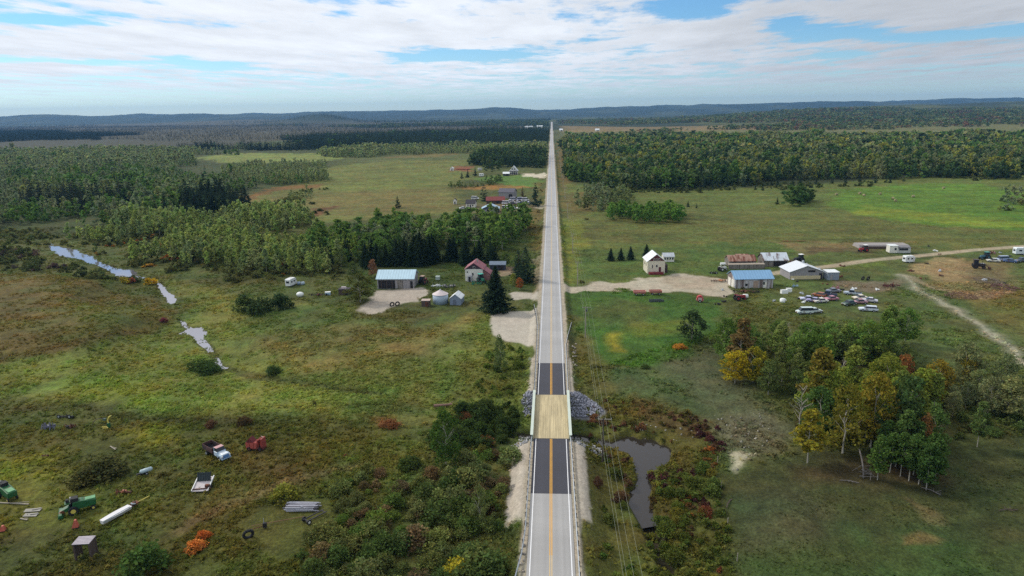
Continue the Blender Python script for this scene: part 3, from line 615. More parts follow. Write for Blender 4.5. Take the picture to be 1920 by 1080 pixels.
FAR = {'tall': [p_leafy(24, R1, 'tall', 9, .28, .1) for _ in range(4)], 'round': [p_leafy(24, R1, 'round', 9, .36, .08) for _ in range(3)], 'spruce': [p_spruce(22, R1, .19, .03, .24) for _ in range(3)], 'bush': [p_bush(14, R1, 6, .7) for _ in range(3)]}
FAR['pine'] = FAR['spruce']
TRK = {k: p_trunk(R1, k) for k in ('tall', 'round', 'spruce')}; TRK['pine'] = TRK['spruce']
lap('protos')
CROWN = {k: [mesh_np('crown', V, F, c, [LEAF]) for V, F, c in v] for k, v in HI.items()}
TRUNK = {k: mesh_np('trunk', *TRK[k], None, [BARK_P if k in ('tall', 'round') else BARK_D]) for k in TRK}
WHOLE = {}
for k, v in MID.items():
    WHOLE[k] = []
    for V, F, c in v:
        if k == 'bush': WHOLE[k].append(mesh_np('shrub', V, F, c, [LEAF])); continue
        Vt, Ft = TRK[k]; VV, FF = cat((V, F), (Vt, Ft)); WHOLE[k].append(mesh_np('tree', VV, FF, np.concatenate([c, np.ones((len(Vt), 3))]), [LEAF, BARK_P if k in ('tall', 'round') else BARK_D], midx=np.r_[np.zeros(len(F)), np.ones(len(Ft))]))

GRN = S(76, 98, 48); DGR = S(56, 72, 44); GRY = S(100, 108, 80); PAL = S(110, 118, 78); YGR = S(112, 118, 52); YEL = S(150, 130, 36); ORG = S(140, 86, 46); SPR = S(46, 62, 48); SPD = S(38, 50, 40); OLV = S(88, 88, 42); MAR = S(100, 52, 50); BRN = S(104, 82, 60); WIL = S(104, 110, 74); SAP = S(104, 114, 64)
LG = 1.8   # leaves seen one by one are paler than a whole shaded crown
# each wood: outline of its ground in the photograph, spacing m, [(form, share, height range, colour)], label per form, group
def LB(l, s=None, b=None): return {'tall': l, 'round': l, 'spruce': s or l, 'pine': s or l, 'bush': b or l}
WOODS = [
 ('wood beyond the right fields', [(1060, 330), (1110, 342), (1150, 352), (1250, 356), (1330, 352), (1480, 346), (1560, 338), (1700, 331), (1920, 327), (2300, 318), (2300, 259), (1500, 262), (1056, 262)], 5.6, [('tall', .34, (11, 17), GRN), ('round', .2, (10, 15), DGR), ('tall', .14, (11, 16), S(100, 106, 74)), ('tall', .22, (10, 15), S(112, 114, 52)), ('spruce', .16, (10, 18), SPR)], LB('green broadleaf tree on the near edge of the wood beyond the right fields', 'dark spruce in the near edge of the wood beyond the right fields')),
 ('far right country', [(1056, 256), (1300, 247), (1640, 240), (2400, 232), (2400, 218), (1050, 226), (1050, 233), (1560, 233)], 20, [('round', .4, (9, 14), S(104, 110, 72)), ('round', .2, (10, 14), S(74, 88, 54)), ('round', .15, (8, 12), BRN), ('spruce', .25, (9, 15), S(56, 72, 52))], LB('')),
 ('far middle country', [(420, 233), (640, 238), (1026, 238), (1026, 224), (640, 226)], 20, [('spruce', .6, (10, 15), S(50, 66, 50)), ('round', .4, (10, 14), S(82, 92, 60))], LB('')),
 ('far left heath', [(-200, 262), (560, 262), (960, 250), (960, 231), (-200, 233)], 17, [('spruce', .7, (3, 7), S(54, 55, 47)), ('spruce', .3, (5, 10), S(46, 52, 42))], LB('')),
 ('far left forest band', [(-200, 234), (300, 230.5), (700, 230), (1026, 227), (1026, 224), (300, 227.5), (-200, 231)], 34, [('spruce', .7, (10, 16), S(46, 58, 44)), ('round', .3, (9, 14), S(66, 76, 52))], LB('')),
 ('far left conifers', [(-300, 270), (150, 265), (215, 258), (170, 248), (-300, 246)], 11, [('spruce', 1, (9, 14), SPD)], LB('')),
 ('spruce rows by the heath', [(330, 281), (440, 283), (620, 281), (740, 276), (740, 270), (500, 274), (330, 277)], 7, [('spruce', .75, (9, 15), SPD), ('tall', .25, (8, 12), GRY)], LB('pale thin tree in the far spruce row beside the heath', 'dark spruce in the far row beside the heath')),
 ('far conifer block', [(560, 279), (1026, 279), (1026, 244), (930, 244), (560, 258)], 9, [('spruce', .85, (10, 15), S(48, 62, 46)), ('tall', .15, (9, 13), GRN)], LB('', 'dark conifer in the far block left of the road')),
 ('pale wood before the conifers', [(620, 297), (700, 292), (900, 290), (1024, 291), (1024, 277), (700, 279), (620, 284)], 7, [('tall', .4, (8, 12), GRY), ('tall', .35, (8, 12), PAL), ('round', .25, (7, 11), GRN)], LB('pale birch before the far conifer block left of the road')),
 ('wood behind the white farmhouse', [(896, 322), (940, 313), (1022, 316), (1023, 293), (900, 297)], 5.6, [('tall', .4, (12, 17), S(72, 84, 52)), ('round', .2, (11, 15), DGR), ('spruce', .4, (12, 17), SPR)], LB('dusky green tree in the tall wood behind the white farmhouse', 'dark spruce in the tall wood behind the white farmhouse')),
 ('far left woods', [(-300, 325), (300, 322), (372, 302), (362, 284), (200, 281), (-300, 288)], 8, [('tall', .45, (7, 12), PAL), ('tall', .3, (8, 12), GRY), ('round', .2, (6, 10), GRN), ('spruce', .05, (8, 12), SPR)], LB('pale green aspen in the far left woods', 'lone dark spruce among the far left aspens')),
 ('grey grove by the meadow', [(440, 350), (500, 353), (560, 350), (604, 343), (608, 325), (560, 312), (440, 314)], 5.4, [('tall', .5, (9, 14), S(108, 114, 82)), ('tall', .3, (9, 14), PAL), ('round', .2, (8, 12), GRN)], LB('pale grey aspen in the grove at the left meadow edge')),
 ('left woods fringe', [(190, 445), (340, 412), (450, 400), (600, 350), (615, 355), (470, 412), (340, 425), (200, 462)], 4.5, [('bush', .7, (1.5, 3.5), S(88, 94, 52)), ('round', .3, (3, 6), PAL)], LB('small pale tree on the fringe of the left woods', None, 'bush on the fringe of the left woods')),
 ('right wood fringe', [(1070, 338), (1250, 362), (1340, 358), (1480, 351), (1700, 335), (1920, 331), (1920, 326), (1480, 343), (1250, 353), (1070, 328)], 6, [('bush', .75, (2, 4.5), S(72, 80, 46)), ('spruce', .25, (3, 7), SPR)], LB('', 'young spruce on the fringe of the right wood', 'dark bush on the fringe of the right wood')),
 ('left mixed woods', [(-300, 330), (300, 325), (440, 345), (445, 392), (330, 405), (200, 432), (60, 428), (-300, 460)], 6.2, [('tall', .30, (8, 14), S(100, 108, 66)), ('tall', .24, (8, 13), GRY), ('round', .26, (7, 12), GRN), ('spruce', .2, (9, 16), SPD)], LB('leafy grey green tree in the left mixed woods', 'dark spruce scattered through the left mixed woods')),
 ('left spruce stand', [(75, 405), (185, 400), (198, 380), (80, 382)], 5, [('spruce', 1, (12, 18), SPD)], LB('', 'tall dark spruce in the stand near the far left pool')),
 ('dark pine stand', [(335, 402), (400, 408), (445, 398), (445, 380), (340, 384)], 5, [('pine', .7, (13, 18), S(44, 58, 44)), ('spruce', .3, (12, 17), SPD)], LB('', 'tall dark conifer in the stand by the left meadow')),
 ('sapling thicket', [(200, 420), (330, 405), (450, 402), (585, 404), (570, 425), (470, 440), (600, 470), (640, 500), (520, 515), (400, 500), (300, 470), (210, 455)], 3.7, [('tall', .58, (6.5, 11), S(112, 124, 70)), ('tall', .20, (6, 10), S(106, 116, 76)), ('bush', .14, (2, 4), S(92, 98, 56)), ('round', .1, (5, 8), GRN), ('tall', .08, (6, 9), S(122, 122, 58))], LB('yellow green sapling in the thicket behind the marsh', None, 'low bush among the saplings behind the marsh')),
 ('wood behind the grey barn', [(560, 470), (640, 445), (780, 432), (900, 428), (985, 428), (985, 448), (955, 468), (700, 492), (600, 496)], 5.6, [('tall', .36, (8, 13), S(96, 112, 54)), ('round', .28, (8, 12), GRN), ('tall', .18, (8, 12), GRY), ('spruce', .18, (10, 15), SPR)], LB('mid green tree in the wood behind the left farm', 'dark spruce in the wood behind the left farm')),
 ('conifers behind the left farm', [(625, 505), (700, 494), (760, 494), (870, 489), (965, 490), (965, 480), (860, 478), (700, 484), (630, 494)], 3.7, [('pine', .9, (8.5, 12), S(42, 56, 38)), ('spruce', .1, (9, 12), SPD)], LB('', 'dark bushy conifer in the row behind the left farm buildings')),
 ('grove beside the road', [(1128, 423), (1200, 424), (1275, 412), (1272, 402), (1180, 398), (1132, 408)], 5.2, [('round', .7, (9, 12), S(78, 104, 46)), ('tall', .3, (10, 13), S(90, 108, 56))], LB('rounded green tree in the grove right of the road')),
 ('grey brush beside the road', [(1082, 398), (1150, 396), (1180, 385), (1180, 368), (1130, 352), (1085, 365)], 6, [('round', .5, (6, 9), S(92, 100, 64)), ('tall', .5, (7, 10), GRY)], LB('grey green tree in the brush right of the road')),
 ('field clump', [(1474, 389), (1515, 391), (1556, 387), (1548, 376), (1490, 378)], 5.4, [('round', .7, (9, 13), S(64, 82, 44)), ('tall', .3, (9, 12), GRY)], LB('dark green tree in the clump standing in the right field')),
 ('right edge brush', [(1835, 386), (1900, 398), (2000, 415), (2000, 385), (1900, 376)], 5.5, [('round', .4, (4, 8), S(92, 92, 56)), ('tall', .2, (9, 13), GRY), ('bush', .4, (2, 4), OLV)], LB('grey olive tree in the brush at the bright hay field', None, 'olive bush at the end of the bright hay field')),
 ('green grove', [(1335, 684), (1375, 698), (1440, 706), (1530, 706), (1580, 690), (1660, 680), (1720, 655), (1705, 640), (1640, 650), (1560, 656), (1420, 652), (1345, 660)], 4.3, [('tall', .40, (10, 13.5), S(90, 110, 54)), ('round', .34, (9, 12.5), S(80, 100, 48)), ('tall', .26, (9, 12), S(108, 120, 66))], LB('green aspen in the grove below the scrapped cars')),
 ('golden grove', [(1500, 830), (1560, 838), (1640, 850), (1740, 845), (1760, 800), (1700, 745), (1580, 745), (1510, 780)], 4.3, [('round', .30, (11, 15), S(104, 112, 46)), ('tall', .22, (11, 16), S(98, 108, 50)), ('round', .30, (11, 15), S(72, 92, 48)), ('tall', .14, (10, 14), S(120, 106, 40))], LB('golden green aspen in the grove above the pasture')),
 ('undergrowth of the groves', [(1345, 695), (1440, 708), (1500, 720), (1500, 800), (1520, 835), (1640, 848), (1760, 835), (1960, 800), (1960, 745), (1760, 740), (1700, 660), (1560, 665), (1380, 680)], 3.6, [('bush', .6, (1.6, 4), S(80, 92, 50)), ('bush', .4, (1.4, 3), S(94, 88, 54))], LB('', None, 'leafy bush filling the ground under the right groves')),
 ('aspens at the pasture edge', [(1640, 868), (1680, 880), (1745, 900), (1765, 880), (1720, 862)], 3.0, [('tall', 1, (7.5, 10.5), S(66, 84, 42))], LB('young green aspen with white trunk at the pasture edge')),
 ('dull willows', [(1740, 740), (1840, 730), (1990, 740), (1990, 800), (1900, 790), (1780, 790)], 4.8, [('round', .6, (7, 10), S(98, 102, 68)), ('tall', .25, (8, 11), S(94, 104, 62)), ('round', .15, (7, 10), S(104, 104, 50))], LB('dull olive willow right of the golden grove')),
 ('brush between the groves', [(1400, 740), (1480, 745), (1560, 760), (1560, 690), (1640, 690), (1720, 720), (1720, 680), (1560, 668), (1480, 705), (1410, 715)], 4.4, [('tall', .3, (7, 11), S(84, 94, 56)), ('round', .4, (6, 9), S(78, 88, 48)), ('bush', .3, (2.5, 4), S(76, 74, 50))], LB('grey green tree in the brush between the two groves', None, 'dull bush between the two groves')),
 ('creek willows', [(-100, 500), (60, 515), (170, 525), (260, 532), (262, 522), (190, 508), (100, 488), (40, 470), (-100, 460)], 4.6, [('bush', .6, (2.5, 5), S(76, 82, 50)), ('bush', .2, (2.5, 4), S(84, 72, 70)), ('round', .2, (4, 7), S(72, 84, 50))], LB('round green willow at the far left pools', None, 'willow bush at the far left pools')),
 ('far creek brush', [(200, 470), (300, 480), (420, 515), (620, 525), (690, 520), (600, 500), (420, 500), (300, 455), (150, 440), (-60, 430), (-60, 450), (90, 452)], 4.6, [('bush', .7, (2, 4.2), S(84, 88, 52)), ('bush', .1, (1.5, 2.5), S(136, 92, 44)), ('round', .2, (4, 6.5), S(80, 92, 52))], LB('small willow in the brush beyond the marsh', None, 'grey green bush in the brush beyond the marsh')),
 ('roadside brush left', [(985, 470), (1008, 470), (1012, 350), (1000, 345), (990, 400)], 9, [('bush', 1, (1, 2.4), S(104, 92, 52))], LB('', None, 'low brown bush on the left road verge')),
 ('hedge near the white farmhouse', [(845, 352), (920, 347), (1000, 344), (1000, 339), (900, 341), (845, 345)], 5, [('round', .6, (4, 7), S(84, 98, 58)), ('bush', .4, (2, 4), S(92, 96, 58))], LB('small green tree in the hedge below the white farmhouse', None, 'bush in the hedge below the white farmhouse')),
 ('creek thicket left of the road', [(640, 900), (760, 880), (840, 880), (900, 850), (950, 900), (975, 960), (985, 1080), (970, 1180), (560, 1180), (540, 1000), (640, 960)], 2.7, [('bush', .30, (1.4, 4.0), S(70, 84, 44)), ('bush', .22, (1.2, 3.8), S(94, 100, 58)), ('bush', .14, (1.2, 3.0), S(96, 82, 58)), ('bush', .16, (1.6, 3.2), S(82, 100, 46)), ('bush', .10, (1.0, 2.2), S(118, 112, 50)), ('bush', .08, (1, 2.4), S(104, 78, 54))], LB('', None, 'dense bush in the dark thicket left of the road')),
 ('bushes left of the bridge', [(850, 780), (900, 760), (985, 745), (1000, 775), (1000, 815), (955, 830), (900, 850), (850, 850), (800, 840)], 2.6, [('bush', .6, (1.6, 3.2), S(58, 72, 38)), ('bush', .2, (1.4, 2.6), S(96, 66, 44)), ('bush', .2, (1.5, 2.6), S(90, 92, 48))], LB('', None, 'dark bush on the creek bank left of the bridge')),
 ('bushes on the left bank', [(870, 690), (985, 640), (998, 700), (985, 735), (900, 750)], 4.4, [('bush', .6, (1.2, 2.4), S(86, 98, 44)), ('bush', .4, (1.2, 2.2), S(70, 82, 42))], LB('', None, 'green bush below the left gravel lot')),
 ('creek bank right', [(1085, 845), (1150, 850), (1190, 880), (1190, 920), (1170, 960), (1140, 990), (1100, 960)], 3.6, [('bush', .5, (1.4, 2.8), S(72, 82, 40)), ('bush', .3, (1.4, 2.6), S(86, 66, 52)), ('bush', .2, (1.2, 2.2), S(104, 106, 46))], LB('', None, 'bush on the bank inside the creek bend')),
 ('bank brush under the bridge end', [(1080, 790), (1128, 800), (1135, 828), (1100, 838), (1078, 830)], 2.2, [('bush', .5, (1.2, 2.2), S(84, 76, 46)), ('bush', .5, (1, 2), S(74, 82, 42))], LB('', None, 'brown green bush between the bridge and the pool')),
 ('left bank brush', [(955, 775), (1000, 785), (1000, 822), (960, 822)], 2.2, [('bush', 1, (1.2, 2.2), S(58, 72, 38))], LB('', None, 'dark low bush hard against the left bridge girder')),
 ('pool rim', [(1214, 885), (1235, 880), (1262, 870), (1285, 880), (1240, 905), (1222, 960), (1235, 1020), (1222, 1030)], 2.4, [('bush', .6, (.8, 1.5), S(104, 104, 48)), ('bush', .4, (.8, 1.4), S(84, 70, 46))], LB('', None, 'small weedy bush on the outer rim of the creek bend')),
 ('old channel', [(1190, 975), (1215, 990), (1240, 1060), (1270, 1120), (1240, 1130), (1210, 1040)], 2.0, [('bush', .6, (.8, 1.5), S(84, 92, 42)), ('bush', .4, (.8, 1.5), S(72, 76, 42))], LB('', None, 'low bush in the overgrown channel below the pool')),
 ('maroon band above the pool', [(1262, 775), (1300, 772), (1345, 800), (1362, 845), (1340, 850), (1310, 815), (1265, 792)], 1.9, [('bush', .45, (.8, 1.7), S(72, 46, 46)), ('bush', .3, (.8, 1.6), S(88, 68, 48)), ('bush', .25, (.7, 1.4), S(92, 92, 46))], LB('', None, 'dull maroon shrub on the upper rim of the creek bend')),
 ('maroon band below the pool', [(1212, 893), (1330, 872), (1348, 888), (1334, 908), (1228, 918)], 1.9, [('bush', .45, (.8, 1.7), S(72, 46, 46)), ('bush', .3, (.8, 1.6), S(88, 68, 48)), ('bush', .25, (.7, 1.4), S(92, 92, 46))], LB('', None, 'dull maroon shrub in the band below the creek bend')),
 ('maroon patch by the fence', [(1298, 932), (1338, 934), (1334, 962), (1298, 956)], 1.9, [('bush', .45, (.8, 1.7), S(72, 46, 46)), ('bush', .3, (.8, 1.6), S(88, 68, 48)), ('bush', .25, (.7, 1.4), S(92, 92, 46))], LB('', None, 'dark maroon shrub beside the pasture fence')),
 ('lower maroon patch', [(1248, 982), (1314, 990), (1302, 1014), (1250, 1006)], 1.9, [('bush', .45, (.8, 1.7), S(72, 46, 46)), ('bush', .3, (.8, 1.6), S(88, 68, 48)), ('bush', .25, (.7, 1.4), S(92, 92, 46))], LB('', None, 'maroon shrub low in the creek scrub')),
 ('orange patch by the pool', [(1308, 846), (1346, 848), (1346, 880), (1308, 876)], 1.9, [('bush', .35, (.8, 1.6), S(142, 86, 48)), ('bush', .35, (.8, 1.6), S(110, 78, 46)), ('bush', .3, (.7, 1.4), S(92, 92, 46))], LB('', None, 'orange tinted shrub right of the pool')),
 ('orange patch in the scrub', [(1274, 928), (1302, 930), (1308, 978), (1278, 978)], 1.9, [('bush', .35, (.8, 1.6), S(142, 86, 48)), ('bush', .35, (.8, 1.6), S(110, 78, 46)), ('bush', .3, (.7, 1.4), S(92, 92, 46))], LB('', None, 'orange tinted shrub in the middle of the creek scrub')),
 ('rusty creek scrub', [(1085, 742), (1180, 742), (1330, 788), (1310, 812), (1255, 828), (1225, 818), (1180, 812), (1140, 820), (1084, 790)], 2.3, [('bush', .4, (.6, 1.4), S(98, 80, 50)), ('bush', .35, (.6, 1.3), S(92, 94, 48)), ('bush', .25, (.6, 1.4), S(84, 62, 48))], LB('', None, 'low rusty brown bush on the far bank of the pool')),
 ('scrub beyond the bridge', [(1080, 785), (1150, 775), (1230, 760), (1320, 790), (1300, 812), (1200, 806), (1120, 822), (1082, 825)], 3.8, [('bush', .4, (1.2, 2.4), S(88, 84, 44)), ('bush', .3, (1.2, 2.4), S(98, 70, 52)), ('bush', .3, (1.2, 2.4), S(74, 80, 42))], LB('', None, 'brownish bush on the far bank of the creek bend')),
 ('scrub of the creek bend', [(1235, 900), (1340, 880), (1365, 980), (1385, 1090), (1370, 1160), (1240, 1160), (1235, 985)], 2.4, [('bush', .4, (1, 2.2), S(100, 98, 44)), ('bush', .3, (1.2, 2.4), S(76, 86, 40)), ('bush', .15, (1.2, 2.2), S(104, 64, 48)), ('bush', .15, (1, 2), S(124, 112, 48))], LB('', None, 'olive bush between the creek bend and the pasture')),
 ('verge shrubs', [(1090, 960), (1110, 990), (1180, 1010), (1220, 1090), (1220, 1180), (1090, 1180)], 3.8, [('bush', .6, (.8, 1.8), S(92, 104, 46)), ('bush', .4, (.8, 1.8), S(72, 90, 42))], LB('', None, 'low green bush on the right verge near the guard rail')),
 ('meadow shrubs left', [(120, 860), (240, 870), (330, 800), (520, 790), (700, 800), (840, 830), (640, 880), (500, 910), (300, 900)], 13, [('bush', .6, (.8, 1.7), S(84, 80, 42)), ('bush', .4, (.8, 1.6), S(104, 72, 50))], LB('', None, 'low weedy bush in the scrap meadow')),
]
# trees and shrubs one can point to: (form, px, py of the foot, height m, width factor, colour, label)
NOTED = [
 ('round', 640, 500, 9, 1.1, S(84, 96, 52), 'leafy tree behind the junk row left of the barn'), ('round', 662, 520, 7.5, 1.1, S(74, 86, 46), 'smaller leafy tree touching the olive tree'), ('round', 948, 500, 7, 1.1, S(70, 86, 44), 'leafy tree between the navy shed and roadside spruces'),
 ('pine', 930, 583, 16.5, 1.12, S(40, 54, 40), 'great dark spruce with broad boughs beside the gravel lot and road'),
 ('spruce', 986, 530, 15.0, 1.9, SPR, 'tall spruce beside the road just past the red roofed house'),
 ('spruce', 972, 520, 12.0, 1.8, SPR, 'smaller spruce touching the tall roadside spruce'),
 ('round', 974, 543, 5.2, 1.0, ORG, 'small orange maple beside the road near the red roofed house'),
 ('round', 962, 536, 5.5, 1.0, YGR, 'small yellow green tree behind the orange maple'),
 ('round', 676, 566, 11.5, 1.5, S(78, 82, 40), 'big olive tree left of the grey barn'),
 ('round', 700, 520, 8.5, .8, S(124, 92, 70), 'brownish tree behind the grey barn corner'),
 ('round', 938, 698, 11.0, .62, S(86, 100, 58), 'feathery willow beside the gravel lot corner'),
 ('round', 836, 872, 13, .8, S(66, 88, 38), 'dense green tree alone on the creek bank left of the bridge'),
 ('round', 900, 985, 8.0, .62, S(96, 104, 60), 'grey green willow sticking out of the dark thicket'),
 ('round', 1297, 636, 9.5, 1.5, S(52, 66, 40), 'round dark tree at the edge of the bright grass'),
 ('pine', 1145, 489, 6.2, 1.12, SPR, 'leftmost of the three small spruces near the cream house'),
 ('pine', 1164, 488, 6.0, 1.12, SPR, 'middle one of the three small spruces near the cream house'),
 ('pine', 1182, 487, 6.6, 1.12, SPR, 'rightmost of the three small spruces near the cream house'),
 ('pine', 1212, 482, 6.4, 1.12, SPR, 'spruce standing right behind the cream house roof'),
 ('pine', 1004, 387, 17.0, 1.1, SPR, 'big dark conifer between the road and the far scrapyard'),
 ('spruce', 908, 377, 13.5, 2.1, SPR, 'dark spruce behind the far red roofed shed'),
 ('pine', 980, 374, 10.0, 1.1, S(84, 74, 48), 'brownish conifer behind the far scrapyard'),
 ('spruce', 984, 421, 12.0, 1.7, SPR, 'slim dark spruce in front of the far scrapyard'),
 ('pine', 877, 333, 9.0, 1.1, SPD, 'dark spruce left of the far white camper'),
 ('pine', 866, 335, 7.0, 1.2, SPD, 'small dark spruce at the end of the far farmhouse row'),
 ('pine', 891, 330, 9.5, 1.1, SPD, 'dark spruce touching the far white camper'),
 ('pine', 746, 390, 9.0, 1.2, S(64, 72, 44), 'round shrub tree alone in the left meadow'),
 ('tall', 1388, 700, 16.0, 1.2, S(106, 90, 54), 'tall bronze orange tree at the left of the green grove'),
 ('round', 1378, 718, 9, 1.45, S(150, 134, 36), 'bright yellow maple in front of the green grove'),
 ('round', 1412, 716, 9.8, 1.3, S(128, 122, 38), 'taller yellow maple beside the bright yellow one'),
 ('round', 1354, 672, 12.5, .9, S(84, 106, 46), 'light green tree at the left end of the green grove'),
 ('tall', 1530, 790, 17.5, 1.25, S(108, 100, 42), 'tall golden pointed tree between the two groves'),
 ('tall', 1514, 868, 12.0, 1.4, S(124, 116, 40), 'yellow aspen with pale trunk at the pasture corner'),
 ('round', 1580, 850, 15.5, .9, S(106, 102, 40), 'broad golden tree in the front of the golden grove'),
 ('round', 1632, 840, 17.5, .8, S(116, 106, 40), 'tallest golden tree in the middle of the golden grove'),
 ('round', 1690, 848, 17.5, .85, S(66, 84, 46), 'tall dark green tree at the right of the golden grove'),
 ('round', 1752, 760, 12.0, .9, S(122, 106, 40), 'gold topped tree behind the dark green one'),
 ('round', 1812, 735, 10.0, .9, S(128, 118, 44), 'yellowish tree among the dull willows'),
 ('round', 1690, 745, 11.5, .8, S(128, 86, 50), 'rust brown tree in the middle of the golden grove'),
 ('round', 1725, 868, 11.0, .6, S(118, 86, 50), 'small tree with orange top behind the pasture aspens'),
 ('tall', 1645, 900, 9.5, 1.2, S(78, 100, 46), 'bright green young aspen standing alone at the pasture edge'),
 ('tall', 1736, 918, 9.5, 1.3, S(64, 86, 42), 'foremost young aspen of the pasture edge cluster'),
 ('tall', 1832, 838, 10.5, 1.0, S(88, 104, 56), 'slim pale trunked aspen alone in the pasture'),
 ('round', 1440, 740, 9.5, 1.0, S(86, 98, 54), 'bushy green tree at the foot of the green grove'),
 ('bush', 275, 1070, 6.0, 1.25, S(66, 86, 42), 'large dark green bush near the wooden stand'),
 ('bush', 190, 892, 4.6, 1.9, S(70, 72, 42), 'wide dark bush behind the green combine'),
 ('bush', 160, 905, 3.2, 1.7, S(82, 80, 42), 'olive bush in front of the wide dark bush'),
 ('bush', 535, 938, 4.0, 1.3, S(112, 112, 46), 'yellow green bush just behind the pole stack'),
 ('bush', 380, 1008, 1.5, 1.7, S(160, 88, 42), 'bright orange shrub in the scrap meadow'),
 ('bush', 366, 1030, 2.0, 1.6, S(176, 110, 54), 'duller orange shrub below the bright orange one'),
 ('bush', 396, 800, 2.2, 1.2, S(92, 68, 50), 'reddish brown shrub behind the old dump truck'),
 ('bush', 458, 795, 2.8, 1.1, S(78, 64, 42), 'dark brown shrub behind the red harvester'),
 ('bush', 460, 582, 8.2, .95, S(66, 80, 44), 'left of the two round dark bushes in the meadow'),
 ('bush', 492, 586, 8.4, 1.0, S(58, 72, 42), 'middle of the round dark bush cluster in the meadow'),
 ('bush', 528, 578, 7.6, 1.05, S(54, 70, 42), 'right end of the round dark bush cluster in the meadow'),
 ('bush', 375, 690, 3.6, 2.0, S(62, 80, 40), 'dark willow bush beside the smallest pool'),
 ('bush', 392, 698, 3.4, 1.8, S(58, 76, 40), 'dark bush right at the smallest pool bank'),
 ('bush', 512, 700, 3.0, 1.4, S(60, 76, 42), 'lone dark bush in the middle marsh'),
 ('bush', 283, 533, 4.6, 1.1, S(172, 142, 40), 'yellow shrub at the head of the narrow pool'),
 ('bush', 236, 530, 3.6, 1.2, S(150, 136, 46), 'yellow shrub beside the small ragged pool'),
 ('bush', 248, 531, 3.2, 1.0, S(132, 78, 52), 'rusty shrub beside the small ragged pool'),
 ('bush', 322, 485, 3.0, 2.6, S(146, 92, 42), 'wide orange brown shrub patch beyond the marsh'),
 ('bush', 280, 500, 2.2, 2.6, S(150, 116, 46), 'ochre shrub patch beyond the marsh'),
 ('bush', 307, 602, 2.0, 1.4, S(110, 58, 66), 'small maroon shrub by the creek marsh'),
 ('bush', 1275, 655, 2.4, 1.6, S(160, 112, 46), 'orange yellow shrub below the round dark tree'),
 ('bush', 730, 800, 2.0, 2.2, S(116, 78, 50), 'rust orange shrub in the left meadow'),
 ('bush', 858, 1078, 3.6, 1.2, S(150, 140, 44), 'yellow bush in the dark thicket near the frame bottom'),
 ('bush', 1210, 690, 1.6, 1.4, S(70, 84, 44), 'small bush at the bright grass edge'),
 ('round', 590, 760, 1.4, 1.3, S(84, 82, 44), 'tiny weedy sapling in the marsh meadow'),
]
for i, (px, py, sz, lab) in enumerate([(1290, 388, 4, 'a'), (1306, 390, 3, 'a'), (1457, 383, 4.5, 'a'), (1416, 356, 4.5, 'a'), (1430, 357, 4.5, 'a'), (1345, 352, 7, 'a'), (1362, 352, 7, 'a'), (1395, 350, 7, 'a'), (1405, 348, 6, 'a'), (1446, 348, 6, 'a'), (1458, 349, 6, 'a'), (1486, 350, 6, 'a'), (1500, 348, 7, 'a'), (1530, 346, 6, 'a'), (1560, 344, 6, 'a'), (1585, 343, 5, 'a'), (1612, 341, 5, 'a'), (1642, 343, 6, 'a'), (1669, 343, 5, 'a'), (1864, 336, 5, 'a'), (1290, 350, 6, 'a'), (1305, 353, 6, 'a'), (1320, 352, 7, 'a'), (1335, 354, 6, 'a')]):
    NOTED.append(('pine', px, py, sz*1.15, 1.15, SPR, 'small dark spruce spreading into the field below the right wood'))
for i, (px, py) in enumerate(((1668, 886), (1688, 893), (1704, 902), (1722, 908), (1752, 906), (1745, 896), (1712, 890))):
    NOTED.append(('tall', px, py, 8.6+.5*(i % 3), 1.25, S(70, 92, 44), 'young aspen with thin white trunk in the pasture edge cluster'))
for px, py in ((1115, 690), (1090, 530), (1100, 412), (1110, 380), (1135, 350), (1130, 392)):
    NOTED.append(('bush', px, py, 1.6, 1.5, S(92, 92, 52), 'low weedy bush below the power line'))
for px, py in ((590, 400), (612, 402), (585, 383), (600, 396)):
    NOTED.append(('bush', px, py, 3.2, 1.4, S(70, 76, 48), 'dark bush at the lower edge of the left meadow'))
